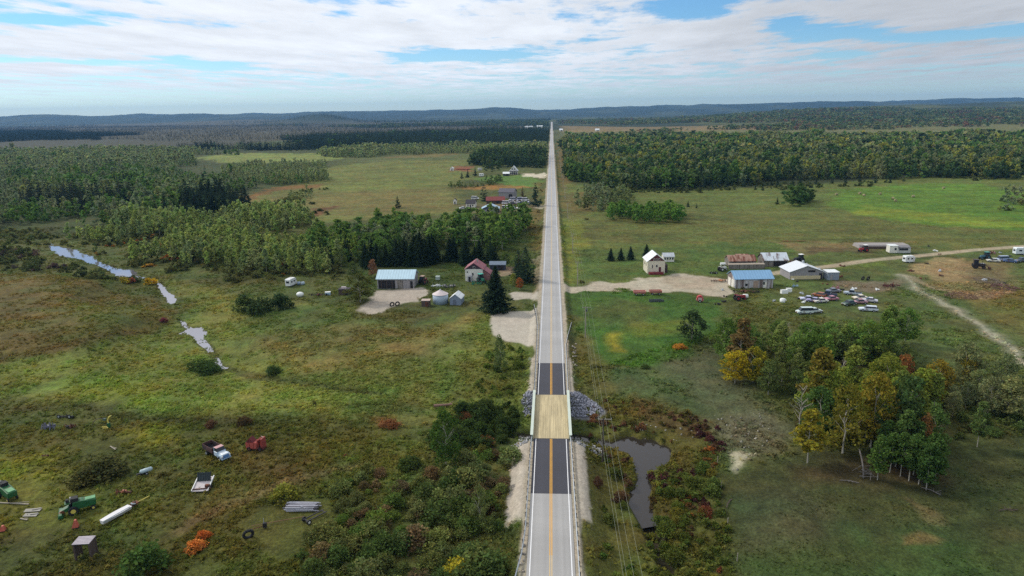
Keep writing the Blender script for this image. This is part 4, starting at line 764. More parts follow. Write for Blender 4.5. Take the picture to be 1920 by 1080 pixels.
# ------------------------------------------------------------------ gather every plant
KIND = {'tall': 'leafy', 'round': 'leafy', 'spruce': 'conifer', 'pine': 'conifer', 'bush': 'shrub'}
PLANTS = []    # form, variant, x, y, z, h, w, colour, label, group
prng = np.random.default_rng(23)
for name, pts, sp, mix, lab in WOODS:
    P = np.array(GP(pts)); P[:, 1] = np.clip(P[:, 1], 0, 6800); P[:, 0] = np.clip(P[:, 0], -6500, 6500); lo_b, hi_b = P.min(0), P.max(0)
    nx, ny = (hi_b-lo_b)/sp; gx, gy = np.meshgrid(np.arange(int(nx)+1), np.arange(int(ny)+1))
    x = lo_b[0]+(gx.ravel()+prng.uniform(-.1, 1.1, gx.size))*sp; y = lo_b[1]+(gy.ravel()+prng.uniform(-.1, 1.1, gx.size))*sp
    dd = np.hypot(x, y); wv = np.maximum(dd*.05, 6); ok_ = (dd > 260) | ('thicket' in name)
    qx = x+np.where(ok_, .07*dd*(fbm(x/wv.mean(), y/wv.mean(), 161, 3)-.5), 0); qy = y+np.where(ok_, .24*dd*(fbm(x/wv.mean()/1.2, y/wv.mean()/1.2, 163, 3)-.5), 0)
    k = inside(qx, qy, [tuple(p) for p in P]); x, y = x[k], y[k]
    dens_ = fbm(x/(sp*7), y/(sp*7), 101, 3); k = (dens_ > (.38 if 'left' in name and 'wood' in name or 'thicket' in name and 'sapling' in name else .27)-(.14 if 'sapling' in name else 0)) & (np.abs(x) > 8); x, y = x[k], y[k]
    print(name, len(x))
    if not len(x): continue
    z = H(x, y)
    px, py, cz = project(x, y, z+5); k = (px > -260) & (px < 2180); x, y, z = x[k], y[k], z[k]
    hmod = (.42+1.1*fbm(x/(sp*6), y/(sp*6), 141, 3))*prng.uniform(.78, 1.28, len(x)) if 'grove' not in name else (.72+.36*fbm(x/(sp*6), y/(sp*6), 141, 3))*prng.uniform(.9, 1.08, len(x))
    cum = np.cumsum([m[1] for m in mix]); ty = (fbm(x/(sp*5), y/(sp*5), 131, 3)-.5)*1.5+.5; ty = ty*.62+prng.uniform(0, 1, len(x))*.38
    ti = np.searchsorted(cum/cum[-1], np.clip(ty, 0, .999))
    for i in range(len(x)):
        f, _, (h0, h1), c = mix[ti[i]]; h = prng.uniform(h0, h1); j = prng.uniform(.8, 1.22); h = h*hmod[i]
        c = c*j*(LG if f in ('tall', 'round') else 1.45)*np.array([prng.uniform(.9, 1.10), 1, prng.uniform(.82, 1.05)])
        PLANTS.append((f, int(prng.integers(0, 12)), x[i], y[i], z[i], h, prng.uniform(.85, 1.2) if KIND[f] != 'leafy' else prng.uniform(.85, 1.35) if 'grove' not in name and 'sapling' not in name else prng.uniform(.85, 1.25), c, lab[f], name))
for f, px, py, h, wf, c, lab in NOTED:
    x, y, z = G(px, py); PLANTS.append((f, int(prng.integers(0, 12)) if f != 'pine' or h < 16 else 0, float(x), float(y), float(z), h, wf, c*LG*.8, lab, '*'))
lap('woods')
# keep plants off buildings, gravel and yards
CLEAR = [GP(p) for p in ([(450, 975), (525, 935), (618, 932), (626, 990), (560, 1022), (450, 1015)], [(700, 500), (800, 500), (800, 552), (690, 590), (660, 585), (705, 545)], [(868, 500), (915, 500), (912, 545), (868, 545)], [(915, 490), (955, 490), (955, 520), (915, 520)], [(800, 560), (870, 560), (870, 582), (785, 582)], [(940, 313), (1024, 318), (1024, 334), (935, 334)], [(862, 372), (1002, 362), (1002, 402), (862, 404)], [(918, 582), (1010, 575), (1010, 655), (918, 645)], [(1500, 540), (1660, 540), (1660, 594), (1500, 594)], [(535, 520), (590, 520), (590, 560), (535, 560)])]
arr = np.array([(p[2], p[3], p[4], p[5]) for p in PLANTS])
bad = np.zeros(len(PLANTS), bool)
for c in CLEAR: bad |= inside(arr[:, 0], arr[:, 1], c)
for p in [WR]+WL: bad |= inside(arr[:, 0], arr[:, 1], p)
bad &= np.array([p[9] != '*' for p in PLANTS])
px, py, cz = project(arr[:, 0], arr[:, 1], arr[:, 2]+arr[:, 3]*.5)
size = arr[:, 3]/cz*FPX; size[(px < -25) | (px > 1945) | (py > 1110) | bad] = 0
size += np.array([1e3 if p[9] == '*' else 0 for p in PLANTS])
indiv = set()
for kind, lim in (('leafy', 292), ('conifer', 262), ('shrub', 288)):
    ids = [i for i, p in enumerate(PLANTS) if KIND[p[0]] == kind and size[i] > 6 and p[8]]
    ids.sort(key=lambda i: -size[i]); indiv |= set(ids[:lim])
NAME = {'leafy': 'broadleaf_tree', 'conifer': 'conifer_tree', 'shrub': 'shrub'}; CAT = {'leafy': 'tree', 'conifer': 'conifer', 'shrub': 'bush'}
def grow(i):
    f, v, x, y, z, h, wf, c, lab, grp = PLANTS[i]; kind = KIND[f]; d = math.hypot(x, y); sc_ = (h*wf, h*wf, h) if kind != 'shrub' else (h*wf*1.1, h*wf*1.1, h)
    rz = (v*1.37+x*.7) % 6.28; big = d < 330 or (grp == '*' and d < 420)
    if kind == 'shrub':
        ms = CROWN['bush'] if d < 330 else WHOLE['bush']; r = link('shrub', ms[v % len(ms)])
    elif big:
        r = bpy.data.objects.new(NAME[kind], None); COL.objects.link(r); r.empty_display_size = .1
        tr_ = link('trunk', TRUNK[f], r); cr = link('crown', CROWN[f][v % len(CROWN[f])] if f != 'pine' or h >= 16 else CROWN[f][1], r); cr.color = (*c, 1)
    else:
        ms = WHOLE[f]; r = link(NAME[kind], ms[v % len(ms)])
    r.color = (*c, 1); r.location = (x, y, z-.05); r.scale = sc_; r.rotation_euler = (0, 0, rz)
    tag(r, lab, CAT[kind], None if grp == '*' else {'leafy': 'broadleaf trees of the ', 'conifer': 'conifers of the ', 'shrub': 'bushes of the '}[kind]+grp); return r
DUP = {}
for i in sorted(indiv):
    r = grow(i); 
    if PLANTS[i][9] == '*': DUP.setdefault(PLANTS[i][8], []).append(r)
for lab, rs in DUP.items():
    if len(rs) > 1:
        for r in rs: r['group'] = lab.split(' on ')[0].split(' in ')[0].replace('shrub', 'shrubs')+' together'
def merge(name, items, mats):
    Vs = []; Fs = []; Cs = []; o = 0; by = {}
    for it in items: by.setdefault(it[0], []).append(it[1:])
    for (V, F, c), inst in [(PROTO[k], v) for k, v in by.items()]:
        a = np.array([(q[0], q[1], q[2], q[3], q[4], q[5]) for q in inst]); cc = np.array([q[6] for q in inst])
        cs, sn = np.cos(a[:, 5]), np.sin(a[:, 5]); X = V[None, :, 0]*a[:, 3:4]; Y = V[None, :, 1]*a[:, 3:4]; Z = V[None, :, 2]*a[:, 4:5]
        VV = np.stack([X*cs[:, None]-Y*sn[:, None]+a[:, 0:1], X*sn[:, None]+Y*cs[:, None]+a[:, 1:2], Z+a[:, 2:3]], -1).reshape(-1, 3)
        n = len(inst); FF = (F[None]+(np.arange(n)*len(V))[:, None, None]).reshape(-1, 4)+o; o += len(VV)
        Vs.append(VV); Fs.append(FF); Cs.append((c[None]*cc[:, None]).reshape(-1, 3))
    me = mesh_np(name, np.concatenate(Vs), np.concatenate(Fs), np.concatenate(Cs), mats); return link(name, me)
PROTO = {}
def proto(kind, lod, v):
    L_ = {'m': MID, 'l': LOW, 'f': FAR}[lod][kind]; k = (kind, lod, v % len(L_)); PROTO[k] = L_[v % len(L_)]; return k
lap('indiv')
rest = {'leafy': [], 'conifer': [], 'shrub': []}
for i, (f, v, x, y, z, h, wf, c, lab, grp) in enumerate(PLANTS):
    if i in indiv or bad[i]: continue
    d = math.hypot(x, y); lod = 'm' if d < 480 else 'l' if d < 1050 else 'f'
    big = 1.0 if d < 1700 else 1.5
    w_ = h*wf*big*(1.1 if f == 'bush' else 1); rest[KIND[f]].append((proto(f, lod, v), x, y, z-.1, w_, h, (v*1.37+x*.7) % 6.28, c))
print('PLANTS', len(PLANTS), 'indiv', len(indiv), {k: len(v) for k, v in rest.items()})
for k, nm, lab in (('leafy', 'distant_woods', 'mixed leafy woods spreading to the horizon on both sides of the road'), ('conifer', 'distant_conifer_forest', 'dark spruce forest and scrub on the far left and beyond the fields'), ('shrub', 'undergrowth', 'tangled low bushes along the creek and verges')):
    if rest[k]: tag(merge(nm, rest[k], [LEAF]), lab, kind='stuff')
lap('merge')
# ------------------------------------------------------------------ tall grass and weeds of the meadows
PROTO.clear()
for v in range(5): PROTO[v] = p_tuft(5, R1)
for v in range(5, 8): PROTO[v] = p_bush(22, R1, 7, .34)
n = 110000; d = 82+(430-82)*prng.uniform(0, 1, n)**1.25; az_ = prng.uniform(-.80, .64, n); x = d*np.tan(az_); y = d*1.0
z = H(x, y); gc = ground_col(x, y); g_ = (gc[:, 1]-gc[:, 2])/np.maximum(gc[:, 1], 1e-4); grey = gc.max(1) > .30
tall = fbm(x/11, y/11, 151, 3)+.25*(fbm(x/40, y/40, 157, 2)-.5)
past = inside(x, y, GP([(1345, 900), (1500, 850), (1800, 830), (2200, 790), (2200, 1300), (1390, 1300), (1375, 1050)])) | inside(x, y, GP([(1060, 400), (2200, 340), (2200, 520), (1060, 535)])) | inside(x, y, GP([(1060, 544), (1400, 552), (1350, 620), (1110, 690), (1085, 610)]))
keep = (g_ > .25) & ~grey & (np.abs(x) > 5.6) & ((tall+prng.uniform(-.12, .12, n) > np.where(past, .60, .44))) & (z > -4.4)
for c in CLEAR: keep &= ~inside(x, y, c)
for p in [WR]+WL: keep &= ~inside(x, y, p)
x, y, z, gc, tall, past = x[keep], y[keep], z[keep], gc[keep], tall[keep], past[keep]
items = []
weed = fbm(x/6, y/6, 171, 3)
for i in range(len(x)):
    s = prng.uniform(.3, .8)*(1 if not past[i] else .42)*(1+.0012*math.hypot(x[i], y[i])); isb = weed[i]+prng.uniform(-.2, .2) > .72 and not past[i]
    c = gc[i]*prng.uniform(1.6, 2.6)*np.array([prng.uniform(.88, 1.2), 1, prng.uniform(.85, 1.1)])
    items.append((int(prng.integers(5, 8)) if isb else int(prng.integers(0, 5)), x[i], y[i], z[i], s*(1.5 if isb else 1.5), s*(1.0 if isb else .62), prng.uniform(0, 6.28), c))
print('GRASS', len(items))
tag(merge('tall_grass', items, [LEAF]), 'rough tall grass and weeds of the meadows', kind='stuff')
lap('grass')
# ================================================================== builders for made things
class Sh:
    """collects simple shapes into one mesh"""
    def __init__(s): s.V = []; s.F = []
    def add(s, V, F): o = len(s.V); s.V += [tuple(map(float, v)) for v in V]; s.F += [tuple(o+i for i in f) for f in F]; return s
    def box(s, c, d, rz=0, top=(1, 1), sh=(0, 0), rx=0, ry=0):
        m = Matrix.Rotation(rz, 3, 'Z') @ Matrix.Rotation(ry, 3, 'Y') @ Matrix.Rotation(rx, 3, 'X'); V = []
        for z in (-1, 1):
            for x, y in ((-1, -1), (1, -1), (1, 1), (-1, 1)):
                t = top if z > 0 else (1, 1); q = sh if z > 0 else (0, 0)
                v = m @ Vector((x*d[0]/2*t[0]+q[0], y*d[1]/2*t[1]+q[1], z*d[2]/2)); V.append((v.x+c[0], v.y+c[1], v.z+c[2]))
        return s.add(V, [(3, 2, 1, 0), (4, 5, 6, 7), (0, 1, 5, 4), (1, 2, 6, 5), (2, 3, 7, 6), (3, 0, 4, 7)])
    def cyl(s, p0, p1, r0, r1=None, k=12):
        r1 = r0 if r1 is None else r1; p0 = Vector(p0); p1 = Vector(p1); d = (p1-p0).normalized(); u = d.orthogonal().normalized(); v = d.cross(u); V = []
        for p, r in ((p0, r0), (p1, r1)):
            for i in range(k): a = 2*math.pi*i/k; V.append(p+(u*math.cos(a)+v*math.sin(a))*r)
        return s.add(V, [(i, (i+1) % k, k+(i+1) % k, k+i) for i in range(k)]+[tuple(range(k))[::-1], tuple(range(k, 2*k))])
    def tube(s, pts, r, k=6):
        for a, b in zip(pts[:-1], pts[1:]): s.cyl(a, b, r, r, k)
        return s
    def prism(s, prof, a, b, axis='y', inset=0.0):
        """profile polygon in the plane across axis, run from a to b; inset narrows the far outline for softened sides"""
        n = len(prof); V = []
        for t in (a, b):
            for p, q in prof: V.append((p, t, q) if axis == 'y' else (t, p, q))
        f = [tuple(range(n)), tuple(range(n, 2*n))[::-1]]+[(i, n+i, n+(i+1) % n, (i+1) % n) for i in range(n)]
        if axis == 'x': f = [q[::-1] for q in f]
        return s.add(V, f)
    def ball(s, c, r, k=10, j=6, sq=(1, 1, 1)):
        V = []; F = []
        for a in range(j+1):
            t = math.pi*a/j
            for b in range(k): p = 2*math.pi*b/k; V.append((c[0]+r*sq[0]*math.sin(t)*math.cos(p), c[1]+r*sq[1]*math.sin(t)*math.sin(p), c[2]+r*sq[2]*math.cos(t)))
        for a in range(j):
            for b in range(k): F.append((a*k+b, (a+1)*k+b, (a+1)*k+(b+1) % k, a*k+(b+1) % k))
        return s.add(V, F)
    def obj(s, name, m, parent=None, smooth=False, bev=0):
        me = bpy.data.meshes.new(name); me.from_pydata(s.V, [], s.F); me.materials.append(m)
        if smooth: me.polygons.foreach_set('use_smooth', [True]*len(me.polygons))
        o = link(name, me, parent)
        if bev: b = o.modifiers.new('soft', 'BEVEL'); b.width = bev; b.segments = 2; b.limit_method = 'ANGLE'
        return o
def thing(name, label, cat, px, py, rz=0.0, group=None, dz=0.0, xy=None):
    if xy: x, y = xy; z = float(H(x, y))
    else: x, y, z = map(float, G(px, py))
    o = bpy.data.objects.new(name, None); COL.objects.link(o); o.empty_display_size = .2; o.location = (x, y, z+dz); o.rotation_euler = (0, 0, rz); return tag(o, label, cat, group)
def mpp(py): return float(project(*[np.asarray(v) for v in G(1034, py)])[2])/FPX
def axis(a, b):
    x, y, z = G([a[0], b[0]], [a[1], b[1]]); return math.atan2(y[1]-y[0], x[1]-x[0]), math.hypot(x[1]-x[0], y[1]-y[0]), ((x[0]+x[1])/2, (y[0]+y[1])/2)
def col(r, g, b, k=1.0): return tuple(S(r, g, b)*k)
def paint(rgb, rough=.45, var=.1, rust=0): return mat('paint_%d_%d_%d_%d' % (*rgb, int(rust*10)), col(*rgb), rough, var, 1.2, second=col(112, 66, 44) if rust else None, amount=rust)
STEEL = mat('galvanised_steel', col(186, 192, 198), .4, .1, .8, metal=.3); DARK = mat('dark_rubber', col(34, 34, 36), .8, .2); GLASS = mat('dark_glass', col(40, 48, 58), .12, .1)
RUST = mat('rusted_iron', col(110, 66, 46), .85, .35, 1.6, second=col(74, 48, 40), amount=.5); WOODG = mat('weathered_boards', col(132, 126, 120), .9, .25, 1.6, stretch=(3, 3, .3), second=col(96, 88, 80), amount=.4)
WOODD = mat('dark_weathered_wood', col(84, 70, 64), .9, .3, 2, stretch=(3, 3, .4)); WHITE = mat('white_siding', col(226, 222, 212), .7, .08, 1.0); INSIDE = mat('dim_interior', col(40, 38, 42), .9, .3)
GREENP = paint((34, 92, 52), .5, .2, .15); YELP = paint((214, 196, 96)); REDP = paint((150, 44, 44), .5, .2, .2); CONC = mat('concrete', col(160, 158, 152), .9, .12, .7)
def wheel(p, x, y, r, w, m=None, rim=None):
    o = Sh().cyl((x, y-w/2, r), (x, y+w/2, r), r, r, 16).obj('wheel', m or DARK, p)
    sg = 1 if y > 0 else -1; Sh().cyl((x, y+sg*w*.40, r), (x, y+sg*(w/2+.015), r), r*.55, r*.5, 12).obj('rim', rim or STEEL, o); return o
# ------------------------------------------------------------------ bridge and rails
def timber_deck():
    m = bpy.data.materials.new('timber_deck'); t, N, L = nt(m); o = N('ShaderNodeOutputMaterial'); p = N('ShaderNodeBsdfPrincipled'); L(p.outputs[0], o.inputs[0]); p.inputs['Roughness'].default_value = .85
    tc = N('ShaderNodeTexCoord'); last = N('ShaderNodeRGB'); last.outputs[0].default_value = (*col(196, 180, 142, .95), 1); last = last.outputs[0]
    for st, sc, a in (((4.5, .06, 1), 1, .34), ((.5, .12, 1), 1, .16), ((14, .5, 1), 1, .2)):
        mp = N('ShaderNodeMapping'); mp.inputs['Scale'].default_value = st; L(tc.outputs['Object'], mp.inputs[0]); n = N('ShaderNodeTexNoise'); n.inputs['Scale'].default_value = sc; n.inputs['Detail'].default_value = 3; L(mp.outputs[0], n.inputs['Vector'])
        r = N('ShaderNodeMapRange'); r.inputs[1].default_value = .3; r.inputs[2].default_value = .7; r.inputs[3].default_value = 1-a; r.inputs[4].default_value = 1+a*.7; L(n.outputs['Fac'], r.inputs[0])
        mu = N('ShaderNodeVectorMath'); mu.operation = 'SCALE'; L(last, mu.inputs[0]); L(r.outputs[0], mu.inputs['Scale']); last = mu.outputs[0]
    L(last, p.inputs['Base Color']); return m
bl = BR1-BR0; bm = (BR0+BR1)/2
br = thing('bridge', 'single span steel girder bridge with plank deck over the creek', 'bridge', 0, 0, xy=(0, bm)); br.location.z = 0
Sh().box((0, 0, -.14), (7.9, bl+.2, .4)).obj('deck', timber_deck(), br)
GIRD = mat('pale_green_steel', col(196, 206, 194), .5, .08, .5)
for sx in (-4.15, 4.15):
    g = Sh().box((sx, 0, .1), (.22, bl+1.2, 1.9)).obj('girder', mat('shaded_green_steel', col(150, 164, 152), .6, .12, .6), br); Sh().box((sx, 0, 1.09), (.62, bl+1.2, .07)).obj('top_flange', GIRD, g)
    sg = 1 if sx > 0 else -1
    st = Sh()
    for k in range(11): st.box((sx-sg*.24, -bl/2+bl*k/10, .5), (.22, .08, 1.0), top=(.3, 1), sh=(sg*.07, 0))
    st.obj('stiffener_row', GIRD, g)
for sg in (-1, 1): Sh().box((0, sg*(bl/2+.75), -2.0), (9.4, 1.3, 3.5)).obj('abutment', CONC, br)
POST = mat('guard_post', col(70, 62, 56), .9, .2)
def guard(label, pts):
    x0, y0 = pts[0]; t = thing('guard_rail', label, 'guard rail', 0, 0, xy=(x0, y0), group='guard rails at the bridge approaches'); t.location.z = -.05
    out = 1 if x0 > 0 else -1; P = [(x-x0, y-y0) for x, y in pts]; prof = [(-.0, .46), (.06, .52), (.0, .58), (.0, .64), (.06, .70), (.0, .77)]
    V = []; F = []; n = len(prof)
    for x, y in P:
        for dx, z in prof: V.append((x-out*dx, y, z))
        for dx, z in prof[::-1]: V.append((x-out*dx+out*.012, y, z))
    m = 2*n
    for j in range(len(P)-1):
        for i in range(m): F.append((j*m+i, j*m+(i+1) % m, (j+1)*m+(i+1) % m, (j+1)*m+i))
    Sh().add(V, F).obj('rail', STEEL, t)
    cap = Sh()
    for (xa, ya), (xb, yb) in zip(P[:-1], P[1:]): cap.cyl((xa+out*.05, ya, .79), (xb+out*.05, yb, .79), .05, .05, 6)
    cap.obj('top_edge', STEEL, t)
    L_ = 0
    for (xa, ya), (xb, yb) in zip(P[:-1], P[1:]):
        l = math.hypot(xb-xa, yb-ya)
        while L_ < l: f = L_/l; Sh().box((xa+(xb-xa)*f+out*.16, ya+(yb-ya)*f, .2), (.18, .2, 1.3)).obj('post', POST, t); L_ += 2.6
        L_ -= l
yb_ = lambda py: float(unproj(1037, py, 0)[1])
guard('near left guard rail flaring outward at the frame bottom', [(-4.15, BR0-.7), (-4.25, yb_(1000)), (-4.6, yb_(1045)), (-5.3, yb_(1090)), (-5.9, yb_(1120))])
guard('near right guard rail beside the old asphalt', [(4.15, BR0-.7), (4.25, yb_(1000)), (4.3, yb_(1130))])
guard('far left guard rail beside the gravel lot', [(-4.15, BR1+.7), (-4.3, yb_(640)), (-4.5, yb_(612)), (-5.0, yb_(596)), (-6.2, yb_(574))])
guard('far right guard rail ending in the ditch', [(4.15, BR1+.7), (4.3, yb_(650)), (5.1, yb_(632)), (6.6, yb_(608))])
# ------------------------------------------------------------------ riprap
def rocks(name, label, polys, sp, rr, rgb, seed, per=True):
    rng = np.random.default_rng(seed); Vs = []; Fs = []; Cs = []; o = 0
    base = np.array([(1, 0, 0), (-1, 0, 0), (0, 1, 0), (0, -1, 0), (0, 0, 1), (0, 0, -1)], float); fc = np.array([(0, 2, 4), (2, 1, 4), (1, 3, 4), (3, 0, 4), (2, 0, 5), (1, 2, 5), (3, 1, 5), (0, 3, 5)])
    for poly, heap in polys:
        P = np.array(GP(poly)) if per else np.array(poly); a, b = P.min(0), P.max(0); n = int((b-a).prod()/sp/sp)
        x = rng.uniform(a[0], b[0], n); y = rng.uniform(a[1], b[1], n); k = inside(x, y, [tuple(p) for p in P]); x, y = x[k], y[k]; z = H(x, y)
        for i in range(len(x)):
            r = rng.uniform(*rr); v = base*rng.uniform(.6, 1.25, (6, 1))*r*np.array([1, 1, .75]); A = np.array(Matrix.Rotation(rng.uniform(0, 6), 3, Vector(rng.normal(size=3)).normalized())); v = v@A.T
            Vs.append(v+[x[i], y[i], z[i]+r*.25]); Fs.append(fc+o); o += 6; Cs.append(np.repeat((S(*rgb)*rng.uniform(.6, 1.35))[None], 6, 0))
    m = bpy.data.materials.new(name); t, N, L = nt(m); q = N('ShaderNodeOutputMaterial'); p = N('ShaderNodeBsdfPrincipled'); p.inputs['Roughness'].default_value = .9; at = N('ShaderNodeAttribute'); at.attribute_name = 'Col'; L(at.outputs['Color'], p.inputs['Base Color']); L(p.outputs[0], q.inputs[0])
    return tag(link(name, mesh_np(name, np.concatenate(Vs), np.concatenate(Fs), np.concatenate(Cs), [m])), label, kind='stuff')
rocks('riprap', 'blue grey broken rock heaped round the bridge ends', [([(978, 748), (990, 734), (1005, 735), (1006, 775), (992, 772), (984, 762)], 0), ([(1068, 739), (1095, 741), (1118, 756), (1131, 768), (1128, 775), (1100, 782), (1068, 782)], 0)], .34, (.22, .48), (136, 138, 150), 3)
rocks('riprap', 'paler band of broken rock below the near bridge end', [([(955, 838), (975, 825), (998, 820), (1000, 828), (985, 832), (968, 842)], 0), ([(1078, 822), (1100, 828), (1125, 842), (1145, 858), (1138, 862), (1110, 848), (1078, 832)], 0)], .40, (.2, .42), (158, 158, 160), 4)
rocks('field_stones', 'scattered pale stones and rubble beside the creek', [([(1262, 800), (1312, 796), (1318, 820), (1262, 830)], 0), ([(1368, 855), (1412, 850), (1400, 872), (1375, 892)], 0), ([(1335, 778), (1440, 775), (1450, 840), (1350, 850)], 0), ([(1180, 798), (1250, 792), (1260, 812), (1190, 812)], 0)], 2.0, (.12, .4), (150, 146, 134), 6)
rocks('field_stones', 'pale stones on the right road slope near the far rail', [([(1072, 640), (1080, 640), (1086, 685), (1074, 685)], 0), ([(983, 960), (990, 960), (985, 1080), (972, 1080)], 0)], 1.1, (.2, .5), (170, 160, 150), 8)
# ------------------------------------------------------------------ power line
PX = 10.7
py_ = [float(G(px, p)[1]) for px, p in ((1125, 866), (1098, 633))]; step = py_[1]-py_[0]
poles = [py_[0]-step*.95, py_[0], py_[1], float(G(1085, 536)[1]), float(G(1078, 475)[1]), float(G(1066, 410)[1])]
while poles[-1] < 1150: poles.append(poles[-1]+95)
POLE = mat('grey_pole_wood', col(150, 142, 128), .9, .2, 2, stretch=(1, 1, .2)); POLD = mat('creosote_pole_wood', col(74, 66, 60), .9, .2, 2, stretch=(1, 1, .2)); names = ['', 'dark power pole with crossarm beside the creek bend', 'pale power pole in the ditch by the far guard rail', 'power pole at the right farm driveway mouth', 'power pole in the ditch beyond the farm driveway', 'power pole beside the grey brush']
ARM = {}
for i, yy in enumerate(poles):
    if i == 0: lab = 'power pole nearest the camera beside the right guard rail'
    elif i < len(names): lab = names[i]
    else: lab = 'small distant power pole on the orange verge right of the road'
    hp = 10.2; p = thing('power_pole', lab, 'power pole', 0, 0, xy=(PX, yy), group='power poles along the right verge'); z0 = p.location.z
    Sh().cyl((0, 0, -.5), (0, 0, hp), .19, .13, 8).obj('pole', POLD if i == 1 else POLE, p); Sh().box((.3, 0, hp-.35), (2.8, .12, .14)).obj('crossarm', POLE, p)
    for dx in (-.95, .45, 1.6): Sh().cyl((dx, 0, hp-.27), (dx, 0, hp-.08), .06, .05, 6).obj('insulator', STEEL, p)
    if i == 2: Sh().cyl((.3, -.3, hp-1.6), (.3, -.3, hp-.7), .24, .24, 10).obj('transformer', mat('dark_can', col(84, 90, 92), .6), p)
    ARM[i] = z0+hp
wirem = mat('bare_wire', col(150, 156, 140), .5, .05)
for dx, dz in ((-.95, -.08), (.45, -.08), (1.6, -.08), (-.1, -2.4)):
    s = Sh(); pts = []
    for i in range(len(poles)-1):
        for t in np.linspace(0, 1, 13)[: 13 if i == len(poles)-2 else 12]:
            pts.append((PX+dx, poles[i]+(poles[i+1]-poles[i])*t, ARM[i]+(ARM[i+1]-ARM[i])*t+dz-1.1*4*t*(1-t)))
    s.tube(pts, .014, 4); tag(s.obj('overhead_wire', wirem), 'thin overhead wire strung between the roadside power poles', 'wire', 'wires of the roadside power line')
lp = thing('power_pole', 'lone power pole with long crossarm behind the red roofed house', 'power pole', 891, 492); Sh().cyl((0, 0, -.4), (0, 0, 11), .17, .12, 8).obj('pole', POLD, lp); Sh().box((0, 0, 10.6), (3.6, .14, .16)).obj('crossarm', POLE, lp)
for a, b, c in ((1382, 1052, 'grey fence post at the pasture corner by the creek scrub'), (1352, 915, 'fence post between the maroon shrubs and pasture'), (1364, 985, 'fence post halfway down the pasture edge'), (1345, 868, 'fence post below the pale stone patch')):
    tag(Sh().cyl((0, 0, -.3), (.03, 0, 1.5), .09, .07, 6).obj('fence_post', POLE), c, 'fence post', 'fence posts along the pasture').location = [float(v) for v in G(a, b)]
# ------------------------------------------------------------------ buildings (front towards the camera, origin at the middle of the front wall's foot)
def gable(t, W, D, h, rise, ridge, wm_, rm_, ov=.35, th=.16, base=.4):
    """walls with gables and two roof slopes; ridge along 'x' or back from the front ('y')"""
    s = Sh()
    if ridge == 'x': s.prism([(0, -base), (D, -base), (D, h), (D/2, h+rise), (0, h)], -W/2, W/2, 'x')
    else: s.prism([(-W/2, -base), (W/2, -base), (W/2, h), (0, h+rise), (-W/2, h)], 0, D, 'y')
    w_ = s.obj('wall', wm_, t); half = (D if ridge == 'x' else W)/2; k = rise/half; e = ov
    prof = [(-e, h-e*k+.02), (half, h+rise+.02), (2*half+e, h-e*k+.02), (2*half+e, h-e*k+.02+th), (half, h+rise+.02+th), (-e, h-e*k+.02+th)]
    r = Sh()
    if ridge == 'x': r.prism(prof, -W/2-ov, W/2+ov, 'x')
    else: r.prism([(p-W/2, q) for p, q in prof], -ov, D+ov, 'y')
    return w_, r.obj('roof', rm_, t)
def panel(t, name, x, z, w_, h, m, y=-.03, th=.06): return Sh().box((x, y, z), (w_, th, h)).obj(name, m, t)
def window(t, x, z, w_, h, y=-.03, fm=WHITE):
    f = panel(t, 'window', x, z, w_+.16, h+.16, fm, y, .05); Sh().box((x, y-.03, z), (w_, .03, h)).obj('pane', GLASS, f); return f
def side_window(t, x, y, z, w_, h): f = Sh().box((x, y, z), (.05, w_+.16, h+.16)).obj('window', WHITE, t); Sh().box((x+(.03 if x > 0 else -.03), y, z), (.03, w_, h)).obj('pane', GLASS, f)
TINB = mat('bluish_tin_roof', col(188, 216, 230), .4, .12, .7, stretch=(2, .2, 1), seam=(0, .55)); TINW = mat('white_tin_roof', col(232, 236, 238), .45, .12, .7, stretch=(2, .2, 1), seam=(0, .55)); TINR = mat('faded_red_roof', col(152, 88, 96), .6, .18, .7, stretch=(2, .3, 1), seam=(1, .5)); TINK = mat('blue_tin_roof', col(128, 170, 206), .4, .12, .7, stretch=(2, .2, 1), seam=(0, .55))
TINRU = mat('rusty_tin_roof', col(158, 124, 108), .7, .2, .55, stretch=(2.2, .12, 1), second=col(112, 62, 44), amount=.55); TINM = mat('patched_tin_roof', col(206, 214, 222), .5, .15, .42, stretch=(1.8, .05, 1), second=col(104, 78, 70), amount=.42)
GREYB = mat('grey_board_wall', col(150, 146, 148), .9, .2, 1.2, stretch=(3, 3, .3)); CREAM = mat('cream_siding', col(214, 206, 186), .8, .08, .8); MAROON = mat('maroon_shingle', col(88, 44, 50), .85, .2)
u = mpp(541)
b = thing('barn', 'grey open fronted barn with pale blue tin roof by the gravel yard', 'barn', 742, 541, rad(1)); W = 71*u
gable(b, W, 10.0, 4.2, 2.5, 'x', GREYB, TINB, .5)
panel(b, 'door_opening', -W*.24, 1.75, W*.46, 3.5, INSIDE); panel(b, 'door', W*.13, 1.75, W*.15, 3.5, WOODG, -.05); panel(b, 'door', W*.30, 1.75, W*.15, 3.5, GREYB, -.05); panel(b, 'door_opening', W*.44, 1.6, W*.07, 3.0, INSIDE)
for k in range(3): panel(b, 'door_post', -W*.24+(k-1)*W*.15, 1.75, .25, 3.5, WOODD, -.08)
u = mpp(572)
b = thing('grain_bin', 'round corrugated steel grain bin with pale cone roof', 'grain bin', 824, 572); r = 15*u
Sh().cyl((0, r, -.3), (0, r, 3.6), r, r, 28).obj('wall', mat('bin_steel', col(160, 176, 192), .45, .08, .6, stretch=(.3, .3, 3)), b, True); rf = Sh().cyl((0, r, 3.6), (0, r, 5.1), r+.15, .25, 28).obj('roof', mat('bin_roof', col(206, 192, 192), .55, .08), b); Sh().cyl((0, r, 5.1), (0, r, 5.35), .35, .3, 12).obj('cap', STEEL, rf)
